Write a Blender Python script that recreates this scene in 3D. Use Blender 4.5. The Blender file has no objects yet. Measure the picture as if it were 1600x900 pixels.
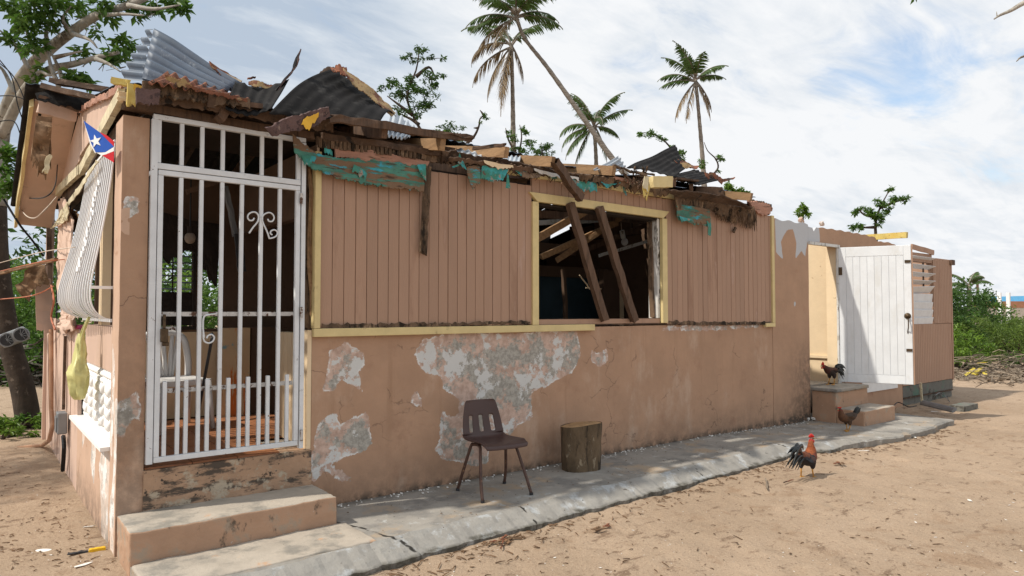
import bpy, bmesh, math, random
import numpy as np
from mathutils import Vector, Matrix, noise, Quaternion
R = math.radians
random.seed(7); rng = np.random.default_rng(7)
scene = bpy.context.scene
COL = scene.collection

# ------------------------------------------------------------------ camera
CAM = Vector((0, -5.06, 1.5)); PITCH = R(2.0); YAW = R(38.4); FPX = 1067.0
cd = bpy.data.cameras.new('camera'); cam = bpy.data.objects.new('camera', cd); COL.objects.link(cam)
cam.location = CAM; cam.rotation_euler = (R(90) + PITCH, 0, -YAW)
cd.sensor_width = 36; cd.lens = FPX / 1600 * 36; cd.clip_start = 0.05; cd.clip_end = 3000
scene.camera = cam
FW = Vector((math.sin(YAW) * math.cos(PITCH), math.cos(YAW) * math.cos(PITCH), math.sin(PITCH)))
RT = Vector((math.cos(YAW), -math.sin(YAW), 0)); UP = RT.cross(FW)
def ray(px, py): return FW + RT * ((px - 800) / FPX) + UP * ((450 - py) / FPX)
def W(px, py, Y=None, X=None, Z=None, D=None):
    """survey helper: where the sight line through a photo point meets a plane of the real place"""
    d = ray(px, py)
    if Y is not None: t = (Y - CAM.y) / d.y
    elif X is not None: t = (X - CAM.x) / d.x
    elif Z is not None: t = (Z - CAM.z) / d.z
    else: t = D
    return CAM + d * t

# ------------------------------------------------------------------ light
SUN_TRAVEL = Vector((0.62, -0.17, -0.80)).normalized()
sd = bpy.data.lights.new('sun', 'SUN'); sun = bpy.data.objects.new('sun', sd); COL.objects.link(sun)
sd.energy = 4.2; sd.angle = R(1.2); sd.color = (1.0, 0.93, 0.82)
sun.rotation_euler = SUN_TRAVEL.to_track_quat('-Z', 'Y').to_euler(); sun.location = (-5, 0, 12)
S = -SUN_TRAVEL
world = bpy.data.worlds.new('World'); scene.world = world; world.use_nodes = True
wt = world.node_tree; wn = wt.nodes; wl = wt.links
for n in list(wn): wn.remove(n)
def WN(t, **k):
    n = wn.new(t)
    for a, v in k.items(): setattr(n, a, v)
    return n
out = WN('ShaderNodeOutputWorld'); bg = WN('ShaderNodeBackground'); bg.inputs['Strength'].default_value = 0.1
sky = WN('ShaderNodeTexSky', sky_type='NISHITA', sun_disc=False)
sky.sun_elevation = math.asin(S.z); sky.sun_rotation = math.atan2(S.x, S.y)
sky.air_density = 1.2; sky.dust_density = 1.0; sky.ozone_density = 1.5
tc = WN('ShaderNodeTexCoord'); sep = WN('ShaderNodeSeparateXYZ'); wl.new(tc.outputs['Generated'], sep.inputs[0])
def wmath(op, a, b=None, c=None, clamp=False):
    n = WN('ShaderNodeMath', operation=op); n.use_clamp = clamp
    for i, v in enumerate((a, b, c)):
        if v is None: continue
        if isinstance(v, (int, float)): n.inputs[i].default_value = v
        else: wl.new(v, n.inputs[i])
    return n.outputs[0]
den = wmath('MAXIMUM', wmath('ADD', sep.outputs['Z'], 0.18), 0.06)
comb = WN('ShaderNodeCombineXYZ')
wl.new(wmath('DIVIDE', sep.outputs['X'], den), comb.inputs[0]); wl.new(wmath('DIVIDE', sep.outputs['Y'], den), comb.inputs[1])
def wnoise(scale, detail, rough, off=(0, 0, 0), dist=0.0, stretch=(1, 1, 1)):
    m = WN('ShaderNodeMapping'); m.inputs['Location'].default_value = off; m.inputs['Scale'].default_value = stretch
    wl.new(comb.outputs[0], m.inputs[0])
    n = WN('ShaderNodeTexNoise'); n.inputs['Scale'].default_value = scale; n.inputs['Detail'].default_value = detail
    n.inputs['Roughness'].default_value = rough; n.inputs['Distortion'].default_value = dist
    wl.new(m.outputs[0], n.inputs['Vector']); return n.outputs['Fac']
def wdir(px, py, lo, hi):
    d = ray(px, py).normalized()
    n = WN('ShaderNodeVectorMath', operation='DOT_PRODUCT'); wl.new(tc.outputs['Generated'], n.inputs[0]); n.inputs[1].default_value = d
    m = WN('ShaderNodeMapRange', interpolation_type='SMOOTHSTEP'); wl.new(n.outputs['Value'], m.inputs[0])
    m.inputs['From Min'].default_value = lo; m.inputs['From Max'].default_value = hi
    return m.outputs[0]
big = wnoise(0.9, 6, 0.55, (3.1, 1.7, 0), 0.4)
wisp = wnoise(2.6, 9, 0.62, (9, 4, 0), 0.6, (1.0, 1.6, 1))
rip = wnoise(7.0, 5, 0.6, (2, 8, 0), 0.3, (0.5, 1.5, 1))
# openings of blue where the cloud sheet thins
hole = wmath('ADD', wmath('MULTIPLY', wdir(1375, 125, 0.993, 1.0), 0.09), wmath('MULTIPLY', wdir(1600, 130, 0.985, 1.0), 0.09))
cov = wmath('SUBTRACT', wmath('ADD', wmath('MULTIPLY', big, 0.55), wmath('MULTIPLY', wisp, 0.6)), hole)
cm = WN('ShaderNodeMapRange', interpolation_type='SMOOTHSTEP'); wl.new(cov, cm.inputs[0])
cm.inputs['From Min'].default_value = 0.26; cm.inputs['From Max'].default_value = 0.50; cm.inputs['To Min'].default_value = 0.12
# cloud body: from blue grey undersides to white
bod = wmath('ADD', wmath('ADD', wmath('MULTIPLY', big, 0.5), wmath('MULTIPLY', wisp, 0.42)), wmath('MULTIPLY', rip, 0.34))
dark = wmath('ADD', wmath('MULTIPLY', wdir(330, 40, 0.93, 1.0), 0.16), wmath('MULTIPLY', wdir(60, 250, 0.94, 1.0), 0.10))
bod = wmath('SUBTRACT', bod, dark)
bod = wmath('ADD', bod, wmath('MULTIPLY', wdir(1150, 60, 0.86, 1.0), 0.13))
cr = WN('ShaderNodeValToRGB'); wl.new(bod, cr.inputs[0])
e = cr.color_ramp.elements; e[0].position = 0.42; e[0].color = (0.50, 0.59, 0.71, 1); e[1].position = 0.76; e[1].color = (0.95, 0.965, 0.985, 1)
m_ = e.new(0.57); m_.color = (0.72, 0.78, 0.85, 1)
mulc = WN('ShaderNodeVectorMath', operation='SCALE'); wl.new(cr.outputs[0], mulc.inputs[0]); mulc.inputs['Scale'].default_value = 9.8
mx = WN('ShaderNodeMix', data_type='RGBA'); wl.new(cm.outputs[0], mx.inputs['Factor'])
skb = WN('ShaderNodeVectorMath', operation='SCALE'); wl.new(sky.outputs[0], skb.inputs[0]); skb.inputs['Scale'].default_value = 1.9
wl.new(skb.outputs[0], mx.inputs['A']); wl.new(mulc.outputs[0], mx.inputs['B'])
wl.new(mx.outputs['Result'], bg.inputs['Color']); wl.new(bg.outputs[0], out.inputs['Surface'])
vs = scene.view_settings; vs.view_transform = 'Standard'; vs.look = 'None'; vs.gamma = 1; vs.exposure = 0.0
scene.display_settings.display_device = 'sRGB'

# ------------------------------------------------------------------ materials
def N(nt, t, **k):
    n = nt.nodes.new(t)
    for a, v in k.items(): setattr(n, a, v)
    return n
def sock(nt, s, v):
    if isinstance(v, bpy.types.NodeSocket): nt.links.new(v, s)
    elif isinstance(v, (tuple, list)) and len(v) == 3 and s.type == 'RGBA': s.default_value = (*v, 1)
    else: s.default_value = v
def mth(nt, op, a, b=0.0, clamp=False):
    n = N(nt, 'ShaderNodeMath', operation=op); n.use_clamp = clamp; sock(nt, n.inputs[0], a); sock(nt, n.inputs[1], b); return n.outputs[0]
def mixc(nt, f, a, b):
    n = N(nt, 'ShaderNodeMix', data_type='RGBA'); sock(nt, n.inputs['Factor'], f); sock(nt, n.inputs['A'], a); sock(nt, n.inputs['B'], b); return n.outputs['Result']
def step(nt, v, lo, hi):
    n = N(nt, 'ShaderNodeMapRange', interpolation_type='SMOOTHSTEP'); sock(nt, n.inputs[0], v)
    n.inputs['From Min'].default_value = lo; n.inputs['From Max'].default_value = hi; return n.outputs[0]
def coords(nt, stretch=(1, 1, 1), own=True):
    tc = N(nt, 'ShaderNodeTexCoord'); v = tc.outputs['Object']
    if own:
        oi = N(nt, 'ShaderNodeObjectInfo'); m = N(nt, 'ShaderNodeVectorMath', operation='SCALE')
        m.inputs[0].default_value = (37.0, 23.0, 51.0); nt.links.new(oi.outputs['Random'], m.inputs['Scale'])
        a = N(nt, 'ShaderNodeVectorMath', operation='ADD'); nt.links.new(v, a.inputs[0]); nt.links.new(m.outputs[0], a.inputs[1]); v = a.outputs[0]
    mp = N(nt, 'ShaderNodeMapping'); mp.inputs['Scale'].default_value = stretch; nt.links.new(v, mp.inputs[0]); return mp.outputs[0]
def nz(nt, vec, scale, detail=6, rough=0.6, dist=0.0):
    n = N(nt, 'ShaderNodeTexNoise'); nt.links.new(vec, n.inputs['Vector']); n.inputs['Scale'].default_value = scale
    n.inputs['Detail'].default_value = detail; n.inputs['Roughness'].default_value = rough; n.inputs['Distortion'].default_value = dist
    return n.outputs['Fac']
def attr(nt, name): return N(nt, 'ShaderNodeAttribute', attribute_name=name)
MATS = {}
def newmat(name):
    m = bpy.data.materials.new(name); m.use_nodes = True; MATS[name] = m; return m, m.node_tree, m.node_tree.nodes['Principled BSDF']
def scol(c, k): return tuple(min(1, x * k) for x in c)
def M(name, base, var=0.18, nscale=6, rough=0.8, bump=0.15, bscale=40, spots=(), stretch=(1, 1, 1), metallic=0.0, own=True,
      objvar=0.06, spec=0.3, peel=None, grime=None, vcol=False, bdist=0.01, translucent=0.0, crack=False, cracks=False):
    """base colour with mottling, optional overlaid spots [(colour, scale, threshold, softness, stretch)], bump"""
    m, nt, p = newmat(name)
    v = coords(nt, stretch, own)
    n1 = nz(nt, v, nscale, 8, 0.65)
    c = mixc(nt, step(nt, n1, 0.28, 0.72), scol(base, 1 - var), scol(base, 1 + var))
    if vcol: c = mixc(nt, 1.0, c, attr(nt, 'Col').outputs['Color'])
    hgt = nz(nt, v, bscale, 6, 0.6)
    if objvar:
        oi = N(nt, 'ShaderNodeObjectInfo'); hs = N(nt, 'ShaderNodeHueSaturation')
        nt.links.new(mth(nt, 'ADD', mth(nt, 'MULTIPLY', oi.outputs['Random'], 2 * objvar), 1 - objvar), hs.inputs['Value'])
        nt.links.new(c, hs.inputs['Color']); c = hs.outputs['Color']
    for s in spots:
        col, sc, th, so = s[:4]; st = s[4] if len(s) > 4 else None
        vv = coords(nt, st, own) if st else v
        mk = step(nt, nz(nt, vv, sc, 9, 0.68), th - so, th + so)
        c = mixc(nt, mk, c, col)
        hgt = mth(nt, 'SUBTRACT', hgt, mth(nt, 'MULTIPLY', mk, 0.25))
    if cracks:
        vo = N(nt, 'ShaderNodeTexVoronoi', feature='DISTANCE_TO_EDGE'); wv = N(nt, 'ShaderNodeVectorMath', operation='ADD'); nt.links.new(v, wv.inputs[0]); sc_ = N(nt, 'ShaderNodeTexNoise'); sc_.inputs['Scale'].default_value = 5; sc_.inputs['Detail'].default_value = 5; nt.links.new(v, sc_.inputs['Vector']); sv = N(nt, 'ShaderNodeVectorMath', operation='SCALE'); nt.links.new(sc_.outputs['Color'], sv.inputs[0]); sv.inputs['Scale'].default_value = 0.35; nt.links.new(sv.outputs[0], wv.inputs[1]); nt.links.new(wv.outputs[0], vo.inputs['Vector']); vo.inputs['Scale'].default_value = 1.3
        ckm = mth(nt, 'MULTIPLY', mth(nt, 'SUBTRACT', 1.0, step(nt, vo.outputs['Distance'], 0.002, 0.008)), step(nt, nz(nt, v, 1.6, 4, 0.6), 0.50, 0.60)); c = mixc(nt, mth(nt, 'MULTIPLY', ckm, 0.5), c, (0.10, 0.065, 0.045)); hgt = mth(nt, 'SUBTRACT', hgt, mth(nt, 'MULTIPLY', ckm, 0.8))
    if peel:
        # peel: attribute = signed metres inside a patch; layers of old paint, filler and bare concrete
        a = attr(nt, 'peel').outputs['Fac']
        n2 = nz(nt, v, 7, 10, 0.7)
        d = mth(nt, 'ADD', a, mth(nt, 'MULTIPLY', mth(nt, 'SUBTRACT', n2, 0.5), 0.13))
        mk = step(nt, d, -0.003, 0.003)
        lay = nz(nt, v, 3.4, 11, 0.74)
        grey_m = step(nt, mth(nt, 'ADD', lay, mth(nt, 'MULTIPLY', a, 0.22)), 0.525, 0.555)
        inner = mixc(nt, step(nt, nz(nt, v, 12, 6, 0.65), 0.35, 0.65), scol(peel[1], 0.85), peel[4])
        inner = mixc(nt, grey_m, inner, mixc(nt, step(nt, nz(nt, v, 24, 7, 0.7), 0.38, 0.62), scol(peel[3], 0.72), scol(peel[3], 1.15)))
        v2 = N(nt, 'ShaderNodeVectorMath', operation='ADD'); nt.links.new(v, v2.inputs[0]); v2.inputs[1].default_value = (5.3, 2.1, 9.7)
        inner = mixc(nt, step(nt, nz(nt, v2.outputs[0], 4.2, 11, 0.72), 0.535, 0.55), inner, peel[0])
        inner = mixc(nt, mth(nt, 'MULTIPLY', step(nt, nz(nt, v2.outputs[0], 20, 8, 0.7), 0.60, 0.68), 0.6), inner, scol(peel[3], 0.4))
        rim = mth(nt, 'MULTIPLY', step(nt, d, -0.002, 0.0), mth(nt, 'SUBTRACT', 1.0, step(nt, d, 0.006, 0.02)))
        inner = mixc(nt, mth(nt, 'MULTIPLY', rim, step(nt, nz(nt, v, 6, 5, 0.6), 0.50, 0.58)), inner, (0.72, 0.71, 0.69))
        c = mixc(nt, mk, c, inner)
        hgt = mth(nt, 'ADD', mth(nt, 'MULTIPLY', hgt, 0.6), mth(nt, 'MULTIPLY', mth(nt, 'SUBTRACT', 1.0, mk), 0.9))
        hgt = mth(nt, 'ADD', hgt, mth(nt, 'MULTIPLY', mth(nt, 'MULTIPLY', lay, mk), 1.5))
    if grime:
        g = attr(nt, 'grime').outputs['Fac']
        gm = mth(nt, 'MULTIPLY', g, step(nt, nz(nt, v, 9, 9, 0.72), 0.30, 0.62), True)
        c = mixc(nt, gm, c, grime)
    if crack:
        k = attr(nt, 'crack').outputs['Fac']
        ck = step(nt, mth(nt, 'ADD', k, mth(nt, 'MULTIPLY', nz(nt, v, 30, 4, 0.6), 0.3)), 0.75, 0.95)
        c = mixc(nt, ck, c, (0.03, 0.028, 0.024))
    sock(nt, p.inputs['Base Color'], c)
    rr = mth(nt, 'ADD', mth(nt, 'MULTIPLY', n1, 0.2), rough - 0.1, True); nt.links.new(rr, p.inputs['Roughness'])
    p.inputs['Metallic'].default_value = metallic; p.inputs['Specular IOR Level'].default_value = spec
    if bump:
        b = N(nt, 'ShaderNodeBump'); b.inputs['Strength'].default_value = bump; b.inputs['Distance'].default_value = bdist
        nt.links.new(hgt, b.inputs['Height']); nt.links.new(b.outputs[0], p.inputs['Normal'])
    return m
def leafmat(name, base, var=0.35, trans=0.25):
    m, nt, p = newmat(name)
    a = attr(nt, 'rnd').outputs['Fac']
    c = mixc(nt, a, scol(base, 1 - var), (base[0] * (1 + var * 1.6), base[1] * (1 + var), base[2] * (1 + var * 0.3)))
    nt.links.new(c, p.inputs['Base Color']); p.inputs['Roughness'].default_value = 0.5; p.inputs['Specular IOR Level'].default_value = 0.35
    t = N(nt, 'ShaderNodeBsdfTranslucent'); nt.links.new(mixc(nt, 0.5, c, scol(base, 2.2)), t.inputs['Color'])
    mixs = N(nt, 'ShaderNodeMixShader'); mixs.inputs[0].default_value = trans
    nt.links.new(p.outputs[0], mixs.inputs[1]); nt.links.new(t.outputs[0], mixs.inputs[2])
    nt.links.new(mixs.outputs[0], nt.nodes['Material Output'].inputs['Surface']); return m

PEELC = ((0.60, 0.60, 0.585), (0.50, 0.35, 0.28), (0.52, 0.33, 0.27), (0.385, 0.365, 0.325), (0.62, 0.46, 0.38), (0.70, 0.70, 0.70), (0.36, 0.35, 0.31))
SALMON = (0.425, 0.266, 0.175)
plaster = M('plaster_paint', SALMON, 0.09, 2.2, 0.85, 0.45, 22, cracks=True, spots=[((0.36, 0.215, 0.14), 3.0, 0.62, 0.08), ((0.36, 0.22, 0.14), 3.2, 0.63, 0.10, (2.6, 1, 0.14)), ((0.50, 0.35, 0.255), 2.0, 0.60, 0.08, (1, 1, .5)), ((0.52, 0.32, 0.22), 55, 0.73, 0.02), ((0.12, 0.09, 0.07), 26, 0.735, 0.012)], own=False, objvar=0, peel=PEELC, grime=(0.085, 0.065, 0.05), bdist=0.012)
side_paint = M('side_plaster', (0.54, 0.37, 0.27), 0.08, 3, 0.85, 0.4, 25, spots=[((0.40, 0.22, 0.14), 5, 0.64, 0.06)], own=False, objvar=0, peel=((0.78, 0.77, 0.75), (0.72, 0.62, 0.54), (0.78, 0.77, 0.75), (0.5, 0.46, 0.42), (0.7, 0.58, 0.5), (0.8, 0.79, 0.78), (0.5, 0.48, 0.45)), grime=(0.1, 0.075, 0.055))
siding = M('siding_paint', (0.40, 0.252, 0.175), 0.06, 3, 0.7, 0.3, 60, stretch=(1, 1, 0.2), spots=[((0.31, 0.185, 0.125), 3, 0.60, 0.08), ((0.45, 0.30, 0.23), 6, 0.66, 0.05), ((0.20, 0.16, 0.13), 34, 0.735, 0.01, (1, 1, 1)), ((0.13, 0.085, 0.06), 9, 0.745, 0.02, (2, 2, .5))], objvar=0.05)
siding_pale = M('gable_paint', (0.60, 0.43, 0.34), 0.06, 5, 0.75, 0.25, 50, stretch=(1, 1, 0.3), spots=[((0.38, 0.26, 0.19), 4, 0.64, 0.06), ((0.2, 0.15, 0.11), 14, 0.70, 0.02, (1, 1, 0.2))])
yellow = M('yellow_trim', (0.66, 0.53, 0.265), 0.08, 6, 0.6, 0.2, 50, spots=[((0.42, 0.33, 0.17), 9, 0.66, 0.05), ((0.10, 0.08, 0.05), 28, 0.74, 0.015)])
yellow_raw = M('yellow_chipped', (0.64, 0.50, 0.16), 0.12, 8, 0.7, 0.3, 40, spots=[((0.2, 0.12, 0.07), 12, 0.6, 0.03), ((0.6, 0.42, 0.1), 5, 0.55, 0.1)])
cream = M('cream_wall', (0.76, 0.60, 0.40), 0.06, 3, 0.8, 0.25, 30, spots=[((0.45, 0.31, 0.18), 7, 0.68, 0.04), ((0.16, 0.11, 0.07), 22, 0.73, 0.015)])
cream_peel = M('cream_orange_peel', (0.68, 0.50, 0.30), 0.06, 3, 0.8, 0.25, 30, spots=[((0.66, 0.20, 0.05), 7, 0.56, 0.03, (2.4, 2.4, 0.25)), ((0.25, 0.42, 0.45), 9, 0.64, 0.03), ((0.2, 0.12, 0.08), 18, 0.7, 0.02)])
wood_dark = M('weathered_wood', (0.085, 0.052, 0.034), 0.4, 5, 0.85, 0.5, 30, stretch=(1, 1, 1), spots=[((0.16, 0.11, 0.08), 12, 0.60, 0.06), ((0.02, 0.015, 0.012), 9, 0.62, 0.05)], objvar=0.25)
wood_brown = M('brown_timber', (0.115, 0.068, 0.043), 0.3, 4, 0.8, 0.4, 35, stretch=(6, 6, 0.7), spots=[((0.055, 0.032, 0.02), 5, 0.60, 0.06, (5, 5, .6))], objvar=0.15)
wood_raw = M('raw_timber', (0.28, 0.17, 0.088), 0.25, 5, 0.75, 0.3, 30, stretch=(5, 0.8, 5), spots=[((0.22, 0.12, 0.06), 6, 0.60, 0.06), ((0.10, 0.06, 0.035), 14, 0.68, 0.03)], objvar=0.2)
wood_rot = M('rotten_wood', (0.13, 0.085, 0.055), 0.45, 9, 0.95, 0.9, 45, stretch=(1, 1, 0.4), spots=[((0.28, 0.19, 0.12), 14, 0.58, 0.05), ((0.025, 0.018, 0.012), 10, 0.56, 0.05), ((0.05, 0.22, 0.20), 6, 0.70, 0.02)], objvar=0.2)
wood_purple = M('purple_brown_board', (0.12, 0.075, 0.07), 0.35, 10, 0.9, 0.6, 40, spots=[((0.06, 0.04, 0.04), 20, 0.55, 0.05), ((0.24, 0.17, 0.14), 16, 0.64, 0.03)])
paint_yellow = M('bright_yellow_paint', (0.72, 0.42, 0.045), 0.1, 8, 0.6, 0.2, 40, spots=[((0.4, 0.25, 0.05), 14, 0.65, 0.03)])
teal = M('flaking_teal_board', (0.075, 0.225, 0.175), 0.3, 7, 0.75, 0.7, 35, stretch=(0.6, 1, 2.2), spots=[((0.20, 0.125, 0.075), 5, 0.50, 0.02, (0.5, 1, 3.5)), ((0.06, 0.37, 0.47), 6, 0.60, 0.02), ((0.075, 0.045, 0.03), 11, 0.61, 0.02, (0.4, 1, 4)), ((0.45, 0.33, 0.25), 13, 0.69, 0.015)], objvar=0.1)
teal_flake = M('teal_paint_skin', (0.05, 0.33, 0.36), 0.3, 8, 0.6, 0.4, 30, spots=[((0.05, 0.22, 0.16), 6, 0.52, 0.06), ((0.34, 0.26, 0.21), 13, 0.585, 0.03), ((0.13, 0.08, 0.06), 17, 0.62, 0.03), ((0.5, 0.42, 0.36), 22, 0.69, 0.02)], objvar=0.15)
pink_board = M('pink_worn_board', (0.40, 0.215, 0.155), 0.18, 7, 0.85, 0.5, 40, stretch=(0.6, 1, 2), spots=[((0.14, 0.08, 0.05), 7, 0.58, 0.05, (.5, 1, 4)), ((0.07, 0.24, 0.21), 12, 0.70, 0.015)])
galv = M('shade_toned_galvanised_sheet', (0.085, 0.115, 0.16), 0.3, 3, 0.55, 0.1, 20, metallic=0.1, spec=0.5, spots=[((0.09, 0.11, 0.15), 2.2, 0.56, 0.14), ((0.36, 0.40, 0.44), 7, 0.65, 0.08), ((0.30, 0.13, 0.07), 5, 0.72, 0.03)], objvar=0.05)  # tin colour darkened to carry the shade on the bent sheet's front
galv_pale = M('pale_galvanised_sheet', (0.46, 0.50, 0.54), 0.15, 4, 0.5, 0.1, 20, metallic=0.2, spots=[((0.34, 0.38, 0.42), 4, 0.6, 0.1), ((0.35, 0.2, 0.12), 7, 0.72, 0.03)])
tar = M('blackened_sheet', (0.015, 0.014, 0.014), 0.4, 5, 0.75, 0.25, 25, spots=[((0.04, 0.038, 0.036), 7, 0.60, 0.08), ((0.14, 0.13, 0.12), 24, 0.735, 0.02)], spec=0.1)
rust = M('rusty_paint_edge', (0.20, 0.075, 0.04), 0.4, 9, 0.85, 0.5, 35, spots=[((0.32, 0.21, 0.11), 6, 0.60, 0.03), ((0.05, 0.028, 0.02), 10, 0.56, 0.04)], objvar=0.1)
tan_paint = M('tan_flaking_paint', (0.35, 0.24, 0.115), 0.25, 8, 0.8, 0.5, 30, spots=[((0.17, 0.07, 0.04), 8, 0.53, 0.03), ((0.08, 0.05, 0.03), 16, 0.64, 0.02)])
white_metal = M('white_gate_paint', (0.66, 0.68, 0.70), 0.07, 9, 0.45, 0.15, 60, spots=[((0.42, 0.42, 0.42), 12, 0.66, 0.04), ((0.12, 0.06, 0.035), 22, 0.68, 0.02)], objvar=0.03, spec=0.5)
rust_metal = M('rusty_white_rail', (0.52, 0.50, 0.48), 0.2, 20, 0.7, 0.4, 50, spots=[((0.10, 0.05, 0.03), 22, 0.54, 0.03)], objvar=0.05)
lock_metal = M('old_brass_lock', (0.09, 0.06, 0.035), 0.4, 20, 0.5, 0.3, 50, metallic=0.5)
grille_mat = M('white_grille_paint', (0.82, 0.82, 0.83), 0.04, 8, 0.45, 0.1, 60, spots=[((0.45, 0.32, 0.25), 10, 0.73, 0.02)], spec=0.5)
white_block = M('white_ornamental_block', (0.82, 0.81, 0.79), 0.04, 8, 0.7, 0.2, 40, spots=[((0.55, 0.52, 0.48), 12, 0.68, 0.04)], objvar=0.02)
door_paint = M('white_door_paint', (0.74, 0.765, 0.79), 0.05, 4, 0.5, 0.1, 50, spots=[((0.68, 0.69, 0.69), 4, 0.60, 0.10, (1, 1, .5)), ((0.52, 0.51, 0.48), 6, 0.71, 0.05), ((0.3, 0.27, 0.22), 15, 0.735, 0.02)], objvar=0.02)
old_white = M('chipped_white_wood', (0.66, 0.65, 0.62), 0.08, 7, 0.6, 0.3, 40, spots=[((0.09, 0.07, 0.05), 9, 0.60, 0.04, (2, 2, 0.6)), ((0.45, 0.42, 0.36), 6, 0.6, 0.06)])
concrete = M('weathered_concrete', (0.295, 0.275, 0.245), 0.14, 3, 0.9, 0.4, 30, spots=[((0.20, 0.19, 0.175), 2.1, 0.55, 0.08), ((0.36, 0.28, 0.20), 1.7, 0.58, 0.06), ((0.40, 0.40, 0.385), 6, 0.62, 0.04), ((0.07, 0.06, 0.05), 14, 0.66, 0.03), ((0.04, 0.035, 0.03), 38, 0.72, 0.012)], own=False, objvar=0, crack=True, grime=(0.10, 0.09, 0.075))
concrete_blue = M('pale_blue_concrete', (0.29, 0.275, 0.25), 0.12, 4, 0.85, 0.5, 30, spots=[((0.27, 0.26, 0.24), 4, 0.56, 0.06), ((0.38, 0.29, 0.23), 5, 0.66, 0.03), ((0.40, 0.41, 0.41), 5, 0.58, 0.06), ((0.07, 0.06, 0.05), 15, 0.66, 0.03)], own=False, objvar=0, crack=True, grime=(0.06, 0.055, 0.04))
step_paint = M('painted_step', SALMON, 0.1, 4, 0.85, 0.4, 30, spots=[((0.12, 0.09, 0.065), 9, 0.63, 0.05, (1, 1, 0.5)), ((0.05, 0.04, 0.03), 26, 0.70, 0.02), ((0.36, 0.28, 0.21), 4, 0.58, 0.06), ((0.6, 0.58, 0.54), 13, 0.69, 0.02)], own=False, objvar=0)
step_top = M('worn_step_top', (0.40, 0.35, 0.29), 0.12, 4, 0.9, 0.4, 40, spots=[((0.24, 0.22, 0.19), 3, 0.55, 0.08), ((0.48, 0.31, 0.2), 4, 0.64, 0.04), ((0.05, 0.045, 0.04), 20, 0.68, 0.02)], own=False, objvar=0)
threshold_mat = M('stained_threshold', (0.40, 0.26, 0.17), 0.15, 4, 0.9, 0.6, 25, spots=[((0.09, 0.07, 0.055), 8, 0.545, 0.05, (0.5, 1, 1.6)), ((0.05, 0.04, 0.033), 17, 0.62, 0.03), ((0.44, 0.37, 0.28), 6, 0.57, 0.04), ((0.62, 0.61, 0.58), 8, 0.69, 0.02)], own=False, objvar=0)
tile_mat = M('terracotta_tile', (0.36, 0.155, 0.075), 0.12, 5, 0.45, 0.15, 30, spots=[((0.22, 0.10, 0.06), 6, 0.6, 0.06)], objvar=0.1)
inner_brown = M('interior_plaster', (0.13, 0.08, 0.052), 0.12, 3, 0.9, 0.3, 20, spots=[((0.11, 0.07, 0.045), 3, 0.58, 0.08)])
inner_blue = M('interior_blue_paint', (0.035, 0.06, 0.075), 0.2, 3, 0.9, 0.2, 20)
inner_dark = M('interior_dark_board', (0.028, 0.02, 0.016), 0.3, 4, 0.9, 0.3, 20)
metal_grey = M('grey_metal', (0.24, 0.25, 0.26), 0.1, 8, 0.5, 0.1, 30, metallic=0.5)
dark_metal = M('dark_metal', (0.035, 0.035, 0.038), 0.2, 8, 0.5, 0.1, 30)
brown_plastic = M('brown_plastic', (0.062, 0.032, 0.027), 0.10, 6, 0.42, 0.08, 90, spots=[((0.11, 0.07, 0.06), 20, 0.66, 0.05)], objvar=0, spec=0.45)
brown_steel = M('brown_steel_leg', (0.09, 0.05, 0.038), 0.25, 20, 0.45, 0.2, 60, spots=[((0.22, 0.12, 0.07), 26, 0.62, 0.03)], objvar=0.05)
white_plastic = M('white_plastic', (0.72, 0.71, 0.70), 0.04, 6, 0.45, 0.05, 40, objvar=0)
bark_mat = M('log_bark', (0.135, 0.095, 0.058), 0.4, 8, 0.95, 1.0, 22, stretch=(1, 1, 0.4), spots=[((0.32, 0.25, 0.17), 16, 0.60, 0.03), ((0.035, 0.026, 0.018), 9, 0.55, 0.05, (1, 1, .25)), ((0.30, 0.24, 0.17), 40, 0.68, 0.02)], objvar=0, bdist=0.02)
cutwood = M('sawn_wood', (0.36, 0.22, 0.11), 0.2, 12, 0.85, 0.4, 40, spots=[((0.18, 0.10, 0.05), 8, 0.58, 0.05)], objvar=0)
tree_bark = M('pale_tree_bark', (0.35, 0.325, 0.285), 0.25, 5, 0.95, 0.6, 18, stretch=(1, 1, 0.5), spots=[((0.15, 0.12, 0.09), 4, 0.58, 0.06), ((0.06, 0.045, 0.03), 10, 0.66, 0.03)], objvar=0.05, bdist=0.02)
dark_bark = M('dark_tree_bark', (0.055, 0.04, 0.03), 0.3, 6, 0.95, 0.7, 18, spots=[((0.17, 0.13, 0.10), 9, 0.62, 0.04)], objvar=0.1, bdist=0.02)
palm_bark = M('palm_bark', (0.25, 0.22, 0.19), 0.2, 5, 0.95, 0.4, 20, stretch=(1, 1, 4), spots=[((0.13, 0.11, 0.09), 5, 0.55, 0.06, (1, 1, 5))], objvar=0.05)
bag_mat = M('yellow_plastic_bag', (0.60, 0.57, 0.24), 0.12, 8, 0.4, 0.3, 20, objvar=0, spec=0.5)
rag_cloth = M('cream_rag', (0.62, 0.55, 0.38), 0.2, 8, 0.9, 0.4, 25, spots=[((0.35, 0.27, 0.17), 6, 0.6, 0.06)])
brown_rag = M('brown_rag', (0.19, 0.115, 0.065), 0.4, 8, 0.95, 0.7, 25, spots=[((0.36, 0.24, 0.14), 9, 0.62, 0.04)])
cable_black = M('black_cable', (0.012, 0.012, 0.013), 0.1, 9, 0.6, 0, 20)
cable_orange = M('orange_cord', (0.45, 0.16, 0.09), 0.1, 9, 0.7, 0, 20)
cable_pale = M('pale_cord', (0.55, 0.46, 0.38), 0.1, 9, 0.7, 0, 20)
pipe_copper = M('brown_pipe', (0.40, 0.22, 0.13), 0.2, 9, 0.6, 0.1, 30)
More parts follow.
